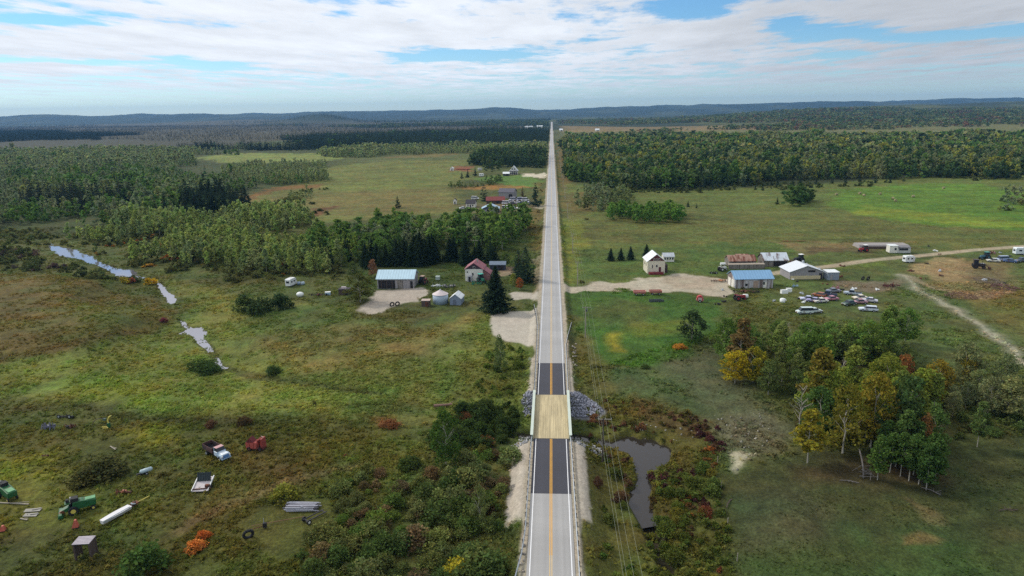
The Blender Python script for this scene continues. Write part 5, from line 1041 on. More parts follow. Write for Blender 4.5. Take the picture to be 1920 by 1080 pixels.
b = thing('shed', 'small blue grey shed with white gable roof next to the grain bin', 'shed', 854, 572, rad(-6)); gable(b, 4.2, 5.4, 2.5, 1.6, 'y', mat('blue_grey_siding', col(128, 140, 160), .8, .1), TINW, .25); panel(b, 'door', -.3, 1.0, 1.1, 2.0, mat('shed_door', col(104, 112, 130), .8))
b = thing('shed', 'brown wooden crate shed with flat pale lid left of the grain bin', 'shed', 798, 575); Sh().box((0, 1.2, 1.0), (3.0, 2.4, 2.4)).obj('wall', WOODD, b); Sh().box((0, 1.2, 2.29), (3.3, 2.7, .16)).obj('roof', mat('pale_lid', col(186, 166, 156), .8), b); panel(b, 'door', .4, .9, 1.0, 1.7, RUST)
u = mpp(527)
b = thing('house', 'white farmhouse with faded red gable roof and dark attic front', 'house', 889, 527, rad(-3)); W = 34*u
gable(b, W, 8.5, 5.2, 2.6, 'y', WHITE, TINR, .45); pr = Sh().prism([(-W/2+.25, 5.24), (W/2-.25, 5.24), (0, 7.66)], -.06, -.01, 'y').obj('attic_front', mat('dark_attic', col(66, 52, 62), .85), b)
window(b, .1, 5.85, .8, 1.0, -.09); window(b, -.5, 3.0, .7, 1.1); window(b, -2.8, 3.9, .5, .6); Sh().box((-1.7, -.7, 1.15), (1.7, 1.4, 2.7)).obj('porch', mat('grey_porch', col(170, 170, 176), .8), b); panel(b, 'door', -1.7, 1.1, .9, 2.1, INSIDE, -1.42); Sh().cyl((.9, 4.5, 7), (.9, 4.5, 8.6), .3, .3, 8).obj('chimney', CONC, b)
an = Sh().prism([(W/2+.02, -.3), (W/2+2.8, -.3), (W/2+2.8, 2.6), (W/2+.02, 4.6)], 1.5, 7.5, 'y').obj('annex', mat('pink_annex', col(150, 108, 106), .8), b); Sh().box((W/2+1.7, 4.5, 3.75), (3.7, 6.6, .14), ry=math.atan2(2.0, 2.78)).obj('annex_roof', TINR, an)
b = thing('shed', 'long low blue black shed behind the great spruce', 'shed', 933, 507); gable(b, 30*mpp(507), 5, 2.6, 1.0, 'x', mat('navy_siding', col(52, 58, 74), .8), mat('slate_blue_roof', col(104, 118, 136), .6), .3); panel(b, 'door', 1.5, 1.1, 2.4, 2.1, INSIDE)
u = mpp(513)
b = thing('house', 'cream two storey house with white gable roof and red porch', 'house', 1230, 513, rad(4)); W = 33*u
gable(b, W, 9.0, 5.6, 3.0, 'y', CREAM, TINW, .45); Sh().prism([(-W/2+.3, 5.64), (W/2-.3, 5.64), (0, 8.4)], -.06, -.01, 'y').obj('attic_front', MAROON, b)
for x in (-1.0, .1, 1.2): window(b, x, 6.2, .5, 1.0, -.09)
window(b, .2, 3.4, .7, 1.0); window(b, -1.7, 3.2, .4, 1.5); panel(b, 'door', 1.6, 1.75, 1.0, 2.3, MAROON); pc = Sh().box((-.2, -1.0, .3), (6.2, 2.0, 1.0)).obj('porch', mat('red_porch', col(120, 40, 50), .8), b)
for x in (-3.2, -1.2, .8, 2.8): Sh().box((x, -1.95, 1.2), (.12, .12, .9)).obj('post', MAROON, pc)
side_window(b, -W/2-.03, 3, 3.6, .8, 1.2); side_window(b, -W/2-.03, 6, 3.6, .8, 1.2); Sh().box((W/2+.8, 3.5, 1.6), (1.5, 4, 3.6)).obj('lean_to', mat('dark_lean_to', col(70, 56, 56), .85), b)
b = thing('shed', 'small grey white shed with a row of windows behind the cream house', 'shed', 1254, 491, rad(3)); W = 20*mpp(491); gable(b, W, 4.5, 2.5, 1.3, 'x', WHITE, mat('pale_grey_roof', col(186, 192, 200), .6), .25)
for k in range(4): window(b, -W*.36+k*W*.24, 1.6, .7, 1.0)
u = mpp(541)
b = thing('workshop', 'long workshop with blue tin roof and patchy white board wall', 'workshop', 1413, 541, rad(4)); W = 72*u
gable(b, W, 9.2, 4.0, 2.3, 'x', mat('patchy_white_boards', col(186, 184, 186), .85, .2, .45, stretch=(2.0, 2.0, .15), second=col(118, 104, 100), amount=.5), TINK, .4)
Sh().box((-W/2-.04, 2.6, 1.6), (.06, 3.0, 3.2)).obj('door', WHITE, b); Sh().box((-W/2-.04, 6.6, 1.6), (.06, 3.0, 3.2)).obj('door', WHITE, b); panel(b, 'door', W*.29, 1.3, 1.3, 2.6, WHITE); window(b, W*.26, 2.1, .8, 1.1, -.07); panel(b, 'tin_patch', W*.05, 1.7, 2.0, 2.8, mat('tan_patch', col(168, 146, 130), .8), -.04); window(b, -W*.2, 1.6, 1.0, 1.0)
b = thing('barn', 'low barn with rust streaked tin roof behind the blue roofed workshop', 'barn', 1392, 500, rad(3)); W = 50*mpp(500); gable(b, W, 7, 2.6, 2.0, 'x', WOODG, TINRU, .3); panel(b, 'door_opening', -W*.05, 1.3, W*.7, 1.4, INSIDE)
an = Sh().box((W*.22, 8.6, 1.5), (5.5, 3.2, 3.6)).obj('rear_lean_to', WOODD, b); Sh().box((W*.22, 8.6, 3.45), (6, 3.8, .15), rx=.12).obj('rear_roof', TINRU, an)
b = thing('board_fence', 'weathered board windbreak along the front of the rusty barn', 'fence', 1400, 504, rad(3)); W = 68*mpp(504); Sh().box((0, 0, .9), (W, .15, 2.2)).obj('boards', WOODG, b); Sh().box((0, .9, 2.05), (W, 2.0, .12), rx=.15).obj('cap', mat('fence_cap', col(158, 146, 132), .85), b)
b = thing('barn', 'barn with patchwork silver and rust tin roof', 'barn', 1454, 500, rad(3)); gable(b, 46*mpp(500), 7.5, 3.0, 2.6, 'x', WOODG, TINM, .35); panel(b, 'door_opening', 2, 1.3, 6, 2.2, INSIDE)
b = thing('workshop', 'grey workshop with white gable roof and pale board strip', 'workshop', 1511, 524, rad(5)); W = 62*mpp(524); gable(b, W, 10, 3.4, 2.4, 'y', GREYB, mat('white_grey_tin', col(214, 218, 224), .5, .07), .5)
panel(b, 'board_strip', -.3, .9, W*.92, 1.5, mat('raw_planks', col(206, 190, 150), .85, .12), -.05); panel(b, 'loft_opening', 2.2, 3.5, 3.0, .8, INSIDE); panel(b, 'door_opening', W*.44, 1.3, 1.3, 2.6, INSIDE, -.04); Sh().box((W*.1, 7, 6.1), (.7, .7, .9)).obj('roof_vent', STEEL, b)
b = thing('shed', 'small grey box shed with flat white roof beside the grey workshop', 'shed', 1562, 525, rad(4)); W = 21*mpp(525); Sh().box((0, 2.2, 1.5), (W, 4.4, 3.6)).obj('wall', mat('bluish_grey_box', col(136, 146, 158), .8), b); Sh().box((0, 2.2, 3.38), (W+.4, 4.8, .14), rx=.05).obj('roof', TINW, b); panel(b, 'door', -.8, 1.1, 1.0, 2.2, GREYB)
b = thing('silage_bunker', 'long low grey covered feed bunker at the field edge', 'bunker', 1660, 467, rad(-2)); W = 92*mpp(467); Sh().box((0, 5, .6), (W, 10, 2.2), top=(.96, .7)).obj('heap', mat('grey_cover', col(150, 144, 142), .85, .12), b); Sh().box((-W*.1, .1, .4), (W*.7, .3, 1.8)).obj('wall', WOODD, b)
b = thing('mobile_home', 'pale trailer home with open dark side below the feed bunker', 'trailer home', 1687, 475, rad(-3)); W = 37*mpp(475)
Sh().box((-W*.30, 2, 1.9), (W*.38, 4, 3.4)).obj('cabin', WHITE, b); Sh().box((-W*.30, 2, 3.68), (W*.42, 4.4, .16)).obj('cabin_roof', TINW, b); Sh().box((W*.2, 2, 1.3), (W*.6, 4, 2.2)).obj('body', mat('dull_white', col(190, 190, 186), .75), b); Sh().box((W*.2, 2, 3.0), (W*.62, 4.4, .14), rx=.06).obj('awning_roof', mat('grey_tarpaper', col(120, 118, 122), .8), b); panel(b, 'opening', W*.16, 1.9, W*.42, .9, INSIDE, -.03); window(b, -W*.22, 2.1, .9, 1.1)
# far scrapyard buildings and farmhouse
b = thing('barn', 'large weathered grey barn behind the far scrapyard', 'barn', 949, 372, rad(-12)); W = 30*mpp(372); gable(b, W, 10, 5.0, 2.6, 'x', GREYB, mat('dark_grey_shingle', col(92, 90, 100), .8), .4); panel(b, 'door_opening', W*.3, 1.8, 3.2, 3.4, INSIDE)
b = thing('shed', 'long shed with dull red roof in the far scrapyard', 'shed', 929, 382, rad(4)); gable(b, 35*mpp(382), 8, 2.6, 2.4, 'x', WOODD, mat('dull_red_roof', col(124, 54, 50), .7, .15), .4); panel(b, 'door', 2, 1.1, 2.5, 2.2, INSIDE)
b = thing('shed', 'wide grey shed with pale blue gable roof in the far scrapyard', 'shed', 920, 398, rad(3)); W = 33*mpp(398); gable(b, W, 9, 2.6, 2.6, 'y', mat('dark_blue_gable', col(76, 82, 96), .8), mat('pale_blue_tin', col(150, 178, 200), .45, .07), .5); panel(b, 'wall_board', 0, 1.0, W*.9, 2.0, GREYB, -.04); panel(b, 'door', -1.5, 1.0, 2.4, 1.9, INSIDE, -.07)
b = thing('cottage', 'small white cottage with black roof left of the red roofed shed', 'cottage', 882, 389, rad(-4)); W = 18*mpp(389); gable(b, W, 7, 3.0, 2.4, 'x', WHITE, mat('black_shingle', col(58, 54, 60), .85), .4); window(b, -1.8, 1.6, .9, 1.0); window(b, 1.8, 1.6, .9, 1.0); panel(b, 'door', 0, 1.1, .9, 2.1, INSIDE)
b = thing('farmhouse', 'white farmhouse with steep white gable and dark porch far along the road', 'farmhouse', 963, 327, rad(0)); u = mpp(327); W = 17*u
gable(b, W*.9, 10, 4.2, 5.0, 'y', WHITE, TINW, .6); window(b, -1.3, 6.1, 1.0, 1.5, -.05); window(b, 1.3, 6.1, 1.0, 1.5, -.05); Sh().box((0, -1.6, 3.7), (W*1.05, 3.4, .25)).obj('porch_roof', mat('porch_shingle', col(84, 84, 100), .8), b)
for k in range(5): Sh().box((-W*.5+k*W*.25, -3.1, 1.6), (.25, .25, 4.0)).obj('porch_post', WHITE, b)
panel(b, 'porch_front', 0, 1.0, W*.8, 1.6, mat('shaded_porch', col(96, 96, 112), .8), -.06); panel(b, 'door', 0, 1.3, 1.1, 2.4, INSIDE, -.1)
b = thing('shed', 'low shed with bright white roof left of the far farmhouse', 'shed', 949, 330); gable(b, 12*mpp(330), 7, 2.6, 1.6, 'x', mat('dark_low_wall', col(66, 66, 72), .8), TINW, .4); panel(b, 'door', 1, 1.1, 2, 2.1, INSIDE)
b = thing('shed', 'tiny pale shed in the left meadow beyond the far farmhouse', 'shed', 847, 320); gable(b, 4.6, 5, 2.8, 1.5, 'y', WHITE, TINW, .3); panel(b, 'door', .3, 1.1, 1.0, 2.1, INSIDE)
b = thing('outhouse', 'narrow white outhouse left of the far cottage', 'outhouse', 853, 383); gable(b, 2.6, 2.4, 3.2, 1.2, 'y', WHITE, mat('black_shingle', (0, 0, 0)), .25); panel(b, 'door', 0, 1.1, .9, 2.1, INSIDE)
for px, py, w_, lab in ((991, 240, 34, 'long white barn of the far farm left of the road'), (1012, 239, 26, 'smaller white barn at the far farm by the road'), (1120, 246, 14, 'tiny pale farmhouse in the far tan field'), (1052, 246, 12, 'tiny grey house right beside the far road')):
    b = thing('farm_building', lab, 'farm building', px, py); gable(b, w_, 12, 5, 3.5, 'x', WHITE, TINW, .4); panel(b, 'door', 2, 1.6, 4, 3.2, INSIDE)
# ------------------------------------------------------------------ vehicles (forward is +x)
def wheels(t, L_, Wd_, r, f=.31, b_=-.30):
    for x in (L_*f, L_*b_):
        for y in (-1, 1): wheel(t, x, y*(Wd_/2-.1), r, .22)
CARS = {'sedan': ([(-2.3, .32), (-2.3, .82), (-1.5, .95), (1.0, .93), (2.2, .76), (2.3, .5), (2.25, .32)], (-1.35, 1.0), -.15, .5, 1.42), 'hatch': ([(-2.0, .32), (-2.02, .9), (-1.7, .98), (.85, .95), (1.9, .78), (2.0, .5), (1.95, .32)], (-1.85, .85), -.45, .62, 1.48),
        'wagon': ([(-2.5, .32), (-2.52, .9), (-2.2, .98), (1.0, .95), (2.3, .8), (2.45, .5), (2.4, .32)], (-2.4, 1.0), -.6, .72, 1.5), 'van': ([(-2.4, .35), (-2.42, 1.05), (-2.2, 1.12), (1.5, 1.08), (2.3, .85), (2.4, .5), (2.35, .35)], (-2.35, 1.6), -.4, .82, 1.95),
        'pickup': ([(-2.7, .45), (-2.7, 1.0), (-.6, 1.02), (1.1, 1.02), (2.55, .95), (2.65, .6), (2.6, .45)], (-.65, 1.15), .22, .62, 1.75)}
def car(px, py, hd, kind, rgb, label, group, s=1.18, dark=None):
    prof, (c0, c1), sh, tp, ht = CARS[kind]; t = thing('pickup_truck' if kind == 'pickup' else 'van' if kind == 'van' else 'car', label, 'truck' if kind == 'pickup' else 'van' if kind == 'van' else 'car', px, py, rad(hd+((px*7919+py*104729) % 41-20)), group); t.scale = (s, s, s)
    m = paint(rgb, .35, .08, .12); Sh().prism(prof, -.88, .88, 'y').obj('body', m, t, bev=.09)
    zb_ = .94 if kind != 'van' else 1.08; zc = (zb_+ht)/2; L_ = c1-c0; cx = (c0+c1)/2
    Sh().box((cx, 0, zc), (L_, 1.62, ht-zb_), top=(tp, .82), sh=(-.10*L_*.5, 0)).obj('window', GLASS, t)
    Sh().box((cx-.10*L_*.5, 0, ht+.015), (L_*tp+.06, 1.62*.82+.06, .07)).obj('roof', paint(dark, .4) if dark else m, t, bev=.03)
    if kind == 'pickup': Sh().box((-1.72, 0, 1.03), (1.75, 1.44, .06)).obj('bed', INSIDE, t)
    elif kind == 'wagon': Sh().box((-1.9, 0, 1.2), (.12, 1.50, .56)).obj('rear_pillar', m, t)
    e = abs(prof[-3][0])
    for y in (-.62, .62): Sh().box((prof[-2][0]-.02, y, .66), (.08, .3, .16)).obj('headlight', WHITE, t)
    wheels(t, 4.6, 1.9, .33); return t
SY = 'scrapped cars above the green grove'
for a in ((1598, 553, 172, 'pickup', (178, 190, 204), 'silver blue pickup at the back of the scrapped cars', SY), (1612, 561, 200, 'sedan', (226, 216, 196), 'cream car touching the pink car', SY), (1611, 569, 165, 'sedan', (178, 136, 146), 'faded pink car in the right bunch of scrapped cars', SY), (1630, 566, 152, 'sedan', (206, 204, 214), 'pale grey car behind the lone silver wagon', SY), (1627, 583, 170, 'wagon', (212, 220, 232), 'silver white station wagon lying nearest the grove', SY, 1.25), (1590, 572, 185, 'hatch', (70, 92, 84), 'dark green car half hidden beside the pink car', SY), (1514, 563, 170, 'sedan', (196, 200, 226), 'pale lavender car at the left end of the scrapped row', SY), (1526, 566, 160, 'sedan', (172, 168, 206), 'lavender car in the middle of the scrapped row', SY), (1538, 567, 190, 'sedan', (220, 216, 206), 'off white car in front of the lavender car', SY), (1552, 555, 175, 'pickup', (66, 80, 110), 'navy pickup behind the scrapped row', SY), (1563, 548, 20, 'sedan', (132, 138, 152), 'grey car nearest the muddy yard', SY), (1535, 556, 150, 'hatch', (160, 96, 66), 'rust orange car behind the lavender cars', SY), (1558, 563, 172, 'sedan', (190, 130, 146), 'pink and grey car below the navy pickup', SY), (1508, 588, 170, 'van', (206, 220, 220), 'pale green white van sunk among the grove tops', SY), (1528, 586, 30, 'hatch', (196, 208, 206), 'pale small car beside the van in the grove', SY)): car(*a)
RY = 'old cars at the right edge of the farm'
for a in ((1862, 491, 178, 'sedan', (216, 214, 204), 'cream white car on the brush pile side of the farm', RY), (1878, 489, 175, 'van', (176, 190, 214), 'pale blue van between the cream car and blue car', RY), (1893, 492, 172, 'sedan', (74, 98, 142), 'deep blue car right of the pale blue van', RY), (1915, 491, 178, 'pickup', (86, 104, 124), 'slate blue pickup at the right edge below the white trailer', RY)): car(*a)
FY = 'scrapped cars in the far scrapyard'
for i, a in enumerate(((949, 383, 15, 'van', (228, 228, 232), 'white van next to the red roofed shed end'), (957, 379, 20, 'sedan', (222, 222, 230), 'white car below the grey barn corner'), (963, 376, 12, 'van', (206, 206, 220), 'pale lilac van below the grey barn'), (969, 381, 170, 'sedan', (214, 214, 216), 'off white car in the middle of the far scrapyard'), (961, 384, 10, 'pickup', (56, 56, 70), 'black pickup in the middle of the far scrapyard'), (977, 376, 20, 'van', (176, 178, 204), 'lavender van near the brownish conifer'), (985, 377, 30, 'van', (232, 232, 234), 'white van under the big dark conifer'), (979, 382, 5, 'sedan', (70, 80, 112), 'navy car among white ones in the far scrapyard'), (986, 381, 8, 'pickup', (214, 216, 220), 'white pickup near the big dark conifer foot'), (992, 383, 4, 'sedan', (206, 206, 210), 'silver car nearest the far scrapyard entrance'), (973, 392, 85, 'van', (230, 232, 236), 'white box van standing upright to the camera'), (949, 392, 10, 'van', (226, 226, 230), 'white van right of the pale blue gable roof'), (955, 397, 165, 'hatch', (206, 218, 206), 'greenish white car nearest the front of the far scrapyard'), (963, 392, 0, 'sedan', (232, 232, 232), 'flat white car beside the white box van'), (869, 392, 10, 'sedan', (200, 204, 206), 'pale car in the grass before the far cottage'), (891, 374, 0, 'van', (228, 228, 228), 'white van behind the far cottage'))): car(*a, FY, 1.35)
def camper(px, py, hd, L_, W_, h, rgb, label, cat='camper', name='camper', grp=None):
    t = thing(name, label, cat, px, py, rad(hd), grp); m = paint(rgb, .4, .06)
    Sh().prism([(-L_/2, .5), (-L_/2, h-.3), (-L_/2+.3, h), (L_/2-.7, h), (L_/2, h-.8), (L_/2-.1, .5)], -W_/2, W_/2, 'y').obj('body', m, t, bev=.08)
    for x in (-L_*.22, L_*.16): f = Sh().box((x, -W_/2-.02, h*.62), (L_*.17, .04, h*.22)).obj('window', GLASS, t)
    Sh().box((L_*.36, -W_/2-.02, h*.48), (.7, .04, h*.6)).obj('door', mat('camper_door', col(200, 200, 198), .6), t); Sh().box((-L_/2-.02, 0, h*.62), (.04, W_*.6, h*.24)).obj('window', GLASS, t); Sh().box((0, 0, h+.08), (.7, .6, .18)).obj('roof_vent', WHITE, t)
    for y in (-1, 1): wheel(t, -.2, y*(W_/2-.12), .36, .22)
    Sh().box((L_/2+.5, 0, .5), (1.3, .12, .12)).obj('drawbar', RUST, t); return t
camper(1703, 492, 10, 4.6, 2.4, 3.2, (226, 228, 230), 'boxy white camper parked beside the dirt track'); camper(1916, 477, 0, 7.5, 2.5, 3.4, (226, 232, 236), 'white travel trailer cut by the right frame edge'); camper(903, 331, 8, 5.5, 2.4, 3.4, (232, 232, 230), 'white camper left of the far farmhouse'); camper(900, 320, 20, 5, 2.4, 3.2, (206, 206, 204), 'greyer camper behind the far white camper')
t = camper(546, 536, 80, 5.0, 2.3, 3.4, (232, 232, 232), 'white cube van parked beyond the round dark bushes', 'van', 'cube_van'); Sh().box((2.6, 0, 1.1), (1.4, 2.0, 1.3), top=(.7, .9)).obj('cab', WHITE, t)
def tractor(px, py, hd, rgb, label, s=1.0, cabc=None, loader=False):
    t = thing('tractor', label, 'tractor', px, py, rad(hd), 'tractors on the farms'); t.scale = (s, s, s); m = paint(rgb, .45, .15, .1)
    Sh().box((1.0, 0, 1.25), (2.0, .75, .8), top=(.95, .8)).obj('hood', m, t, bev=.06); Sh().box((.0, 0, .85), (3.2, .5, .5)).obj('chassis', DARK, t)
    if cabc: Sh().box((-.7, 0, 2.05), (1.4, 1.35, 1.4), top=(.9, .9)).obj('cab', GLASS, t); Sh().box((-.7, 0, 2.82), (1.6, 1.5, .16)).obj('cab_roof', paint(cabc), t, bev=.04)
    else: Sh().box((-.8, 0, 1.5), (.6, .6, .5)).obj('seat', DARK, t); Sh().cyl((-.1, 0, 1.5), (-.3, 0, 2.0), .04, .04, 6).obj('steering_column', DARK, t)
    Sh().cyl((1.1, .2, 1.6), (1.1, .2, 2.5), .06, .06, 6).obj('exhaust', DARK, t)
    for y in (-1, 1):
        wheel(t, -.8, y*.85, .85, .45, rim=m); wheel(t, 1.6, y*.7, .48, .26, rim=m); Sh().box((-.8, y*.62, 1.78), (1.2, .4, .08)).obj('fender', m, t)
    if loader:
        for y in (-1, 1): Sh().tube([(-.2, y*.6, 1.6), (1.8, y*.6, 1.5), (2.9, y*.6, .5)], .08).obj('loader_arm', m, t)
        Sh().box((3.2, 0, .4), (.6, 1.9, .6), top=(.6, 1)).obj('bucket', RUST, t)
    return t
tractor(1498, 491, 200, (40, 42, 52), 'dark tractor with white cab roof by the patchwork roofed barn', 1.25, (238, 238, 236), True); tractor(1354, 508, 30, (210, 212, 206), 'pale tractor left of the rusty barn', 1.1); tractor(1386, 563, 12, (140, 36, 46), 'dark red tractor below the blue roofed workshop', 1.2); tractor(1619, 472, 190, (166, 48, 52), 'red tractor beside the feed bunker', 1.2, (240, 240, 240)); tractor(794, 532, 70, (116, 46, 44), 'rusty red tractor parked at the grey barn side', 1.25, (190, 160, 140)); tractor(903, 530, -60, (22, 96, 74), 'green tractor beside the red roofed house', 1.3, (90, 190, 170)); tractor(1846, 486, 190, (70, 110, 124), 'teal tractor near the old cars', 1.2, (84, 150, 140)); tractor(1833, 503, -20, (48, 36, 40), 'burnt dark loader standing on the brush pile', 1.35, (60, 44, 46), True)
def wagon(px, py, hd, rgb, label, L_=4.4, grp='hay wagons in the bright grass'):
    t = thing('hay_wagon', label, 'wagon', px, py, rad(hd), grp); m = paint(rgb, .6, .15, .15)
    s = Sh().box((0, 0, .9), (L_, 2.0, .12)); 
    for y in (-1, 1): s.box((0, y*1.05, 1.3), (L_*1.06, .1, .8), rx=-y*.15)
    for x in (-1, 1): s.box((x*L_/2, 0, 1.3), (.1, 2.1, .8), ry=x*.15)
    s.obj('tub', m, t); Sh().box((0, 0, 1.12), (L_*.96, 1.9, .3)).obj('load', mat('wagon_load', col(170, 132, 122), .9), t)
    for x in (-1, 1):
        for y in (-1, 1): wheel(t, x*L_*.3, y*.85, .4, .2)
    Sh().box((L_/2+.7, 0, .55), (1.6, .1, .1)).obj('drawbar', RUST, t)
wagon(1199, 553, 0, (196, 124, 116), 'left one of two pink hay wagons in the bright grass'); wagon(1229, 552, 3, (176, 112, 100), 'right one of two pink hay wagons in the bright grass')
t = thing('disc_harrow', 'dark disc harrow in the bright grass before the hay wagons', 'harrow', 1231, 566, rad(4)); f = Sh().box((0, 0, .7), (5.2, .14, .14)).box((0, 1.2, .7), (4.6, .14, .14)).box((0, .6, .72), (.14, 2.6, .12)).box((2, .6, .72), (.12, 1.4, .1)).box((-2, .6, .72), (.12, 1.4, .1)); f.obj('frame', mat('dark_green_iron', col(48, 60, 58), .7), t); d = Sh()
for k in range(14): d.cyl((-2.5+k*.38, -.05, .4), (-2.46+k*.38, .08, .4), .42, .42, 10)
for k in range(12): d.cyl((-2.2+k*.38, 1.15, .4), (-2.16+k*.38, 1.28, .4), .42, .42, 10)
d.obj('disc_row', mat('disc_steel', col(88, 96, 98), .5, .1, metal=.4), t); Sh().box((.3, -1.2, .6), (.12, 2.4, .1)).obj('drawbar', DARK, t)
t = thing('baler', 'small red round baler at the edge of the bright grass', 'baler', 1312, 566, rad(-8)); Sh().cyl((0, -.9, 1.35), (0, .9, 1.35), 1.15, 1.15, 18).obj('drum', paint((176, 50, 54), .5, .1), t); Sh().box((0, 0, .9), (2.6, 1.6, .5)).obj('frame', paint((196, 120, 118)), t); Sh().box((0, -.93, 1.3), (1.5, .06, 1.1)).obj('cover', paint((206, 170, 168)), t)
for y in (-1, 1): wheel(t, 0, y*1.1, .5, .3)
def junk(name, label, cat, px, py, m, n=7, ext=(1.6, .8, .6), seed=1, m2=None, rz=0, wheels_=0, grp=None):
    """rusting implement: bent bars, plates and hoops on a frame"""
    rg = random.Random(seed); t = thing(name, label, cat, px, py, rz, grp); X, Y, Z = ext; f = Sh()
    f.box((0, 0, Z*.45), (2*X, .14, .14)).box((0, Y*.5, Z*.4), (1.7*X, .12, .12))
    for k in range(n): a = rg.uniform(-X, X); f.tube([(a, -Y*rg.random(), .05), (a+rg.uniform(-.3, .3), 0, Z*rg.uniform(.6, 1.2)), (a+rg.uniform(-.4, .4), Y*rg.random(), .1)], rg.uniform(.05, .1), 5)
    f.obj('frame', m, t); p = Sh()
    for k in range(max(2, n//2)): p.box((rg.uniform(-X, X)*.8, rg.uniform(-Y, Y)*.6, Z*rg.uniform(.3, .8)), (rg.uniform(.4, .9)*X*.7, rg.uniform(.3, .8)*Y, rg.uniform(.1, .5)*Z), rg.uniform(0, 3), rx=rg.uniform(-.5, .5))
    p.obj('plates', m2 or m, t)
    for k in range(wheels_): wheel(t, X*(.6-1.2*k/max(1, wheels_-1)) if wheels_ > 1 else 0, -Y*.9, .45, .2)
    return t
junk('scrap_machine', 'low rusty orange machine parts at the workshop end', 'machinery', 1347, 528, RUST, 8, (3.2, 1.2, 1.1), 2, paint((170, 110, 70))); junk('scrap_heap', 'dark scrap heap along the front of the blue roofed workshop', 'scrap heap', 1400, 548, INSIDE, 14, (5.5, 1.0, 1.0), 3, RUST); junk('scrap_machine', 'long rust red digger lying in the muddy yard', 'machinery', 1668, 538, RUST, 10, (4.2, 1.4, 1.8), 4, mat('dark_rust', col(84, 44, 44), .85, .3)); junk('scrap_machine', 'black wheeled implement left of the pale tractor', 'machinery', 1338, 513, DARK, 7, (1.8, .8, 1.0), 5, None, 0, 2); junk('scrap_machine', 'pink metal scrap frame in the muddy yard corner', 'machinery', 1567, 542, paint((170, 116, 124)), 6, (1.8, 1, 1.6), 6); junk('scrap_machine', 'bluish machine standing below the grey workshop', 'machinery', 1492, 539, paint((120, 150, 176)), 5, (1.2, .8, 1.4), 7, paint((150, 176, 196))); junk('scrap_machine', 'rust red frame at the field edge behind the barns', 'machinery', 1489, 453, mat('dull_red_iron', col(140, 80, 60), .8), 6, (6.5, .6, .7), 8); junk('scrap_heap', 'row of red iron scrap in the meadow beyond the far farmhouse', 'scrap heap', 866, 318, mat('dull_red_iron', (0, 0, 0)), 16, (14, 3, 1.6), 9); junk('scrap_machine', 'dark iron junk row beyond the round dark bushes', 'scrap heap', 598, 554, INSIDE, 9, (4.2, .8, 1.0), 10, RUST); junk('scrap_machine', 'rusty rake behind the teal tractor', 'machinery', 1858, 476, RUST, 7, (2.2, 1, 1.6), 11, paint((150, 100, 110)))
for px, py, sd_, lab in ((1852, 528, 1, 'grey pile of brush and roots below the dark loader'), (1880, 540, 2, 'reddish pile of brush at the farm edge'), (1800, 556, 3, 'flattened pile of dead branches beside the tan dirt')):
    rg = random.Random(sd_); s = Sh()
    for k in range(110): a = rg.uniform(0, 6.28); r_ = 5.5*math.sqrt(rg.random()); z_ = 1.7*(1-r_/6)*rg.random(); b_ = rg.uniform(0, 6.28); l = rg.uniform(.8, 2.2); s.cyl((r_*math.cos(a)-math.cos(b_)*l/2, (r_*math.sin(a)-math.sin(b_)*l/2)*1.0, z_), (r_*math.cos(a)+math.cos(b_)*l/2, (r_*math.sin(a)+math.sin(b_)*l/2)*1.0, z_+rg.uniform(-.2, .6)), rg.uniform(.06, .16), .05, 5)
    tag(s.obj('brush_pile', mat('dead_branches_%d' % sd_, col(*((120, 108, 96), (116, 84, 80), (112, 88, 72))[sd_-1]), .95, .3)), lab, 'brush pile').location = [float(v) for v in G(px, py)]
def blob(name, label, cat, px, py, f, m, grp=None, smooth=True):
    o = f(Sh()).obj(name, m, None, smooth); o.location = [float(v) for v in G(px, py)]; return tag(o, label, cat, grp)
WPL = mat('white_plastic', col(236, 238, 236), .5, .05)
blob('tank', 'round white tank in the grass below the grey workshop', 'tank', 1467, 567, lambda s: s.cyl((0, 0, -.1), (0, 0, 1.3), .95, .95, 16).ball((0, 0, 1.3), .95, 16, 6, (1, 1, .35)), WPL)
blob('tank', 'white tank beside the dark red tractor', 'tank', 1397, 559, lambda s: s.cyl((-.9, 0, .8), (.9, 0, .8), .8, .8, 16).ball((-.9, 0, .8), .8, 12, 6, (.3, 1, 1)).ball((.9, 0, .8), .8, 12, 6, (.3, 1, 1)), WPL)
blob('tank', 'white fuel tank on the grass at the rusty barn', 'tank', 1355, 499, lambda s: s.cyl((-1.1, 0, 1.0), (1.1, 0, 1.0), .7, .7, 14).box((-.7, 0, .3), (.15, 1, .8)).box((.7, 0, .3), (.15, 1, .8)), WPL, None, False)
for px, py, w_, lab in ((1470, 550, 2.6, 'larger of two white boxes below the grey workshop'), (1479, 547, 2.0, 'smaller of two white boxes below the grey workshop')):
    t = thing('storage_box', lab, 'box', px, py, rad(8)); Sh().box((0, 0, .6), (w_, 1.5, 1.4), top=(.94, .9)).obj('body', WPL, t, bev=.05); Sh().box((0, 0, 1.36), (w_*1.0, 1.45, .1)).obj('lid', mat('grey_lid', col(206, 210, 210), .5), t)
blob('tank', 'white bulbous tank right of the round dark bushes', 'tank', 563, 556, lambda s: s.ball((0, 0, .9), 1.25, 14, 8, (1.2, 1, .8)).box((0, 0, .2), (1.4, 1.2, .6)), WPL)
t = thing('chest', 'white chest with pale blue side in the junk row', 'chest', 615, 553, rad(12)); Sh().box((0, 0, .55), (2.1, 1.2, 1.2)).obj('body', paint((170, 196, 216)), t); Sh().box((0, 0, 1.22), (2.2, 1.3, .16)).obj('lid', WPL, t)
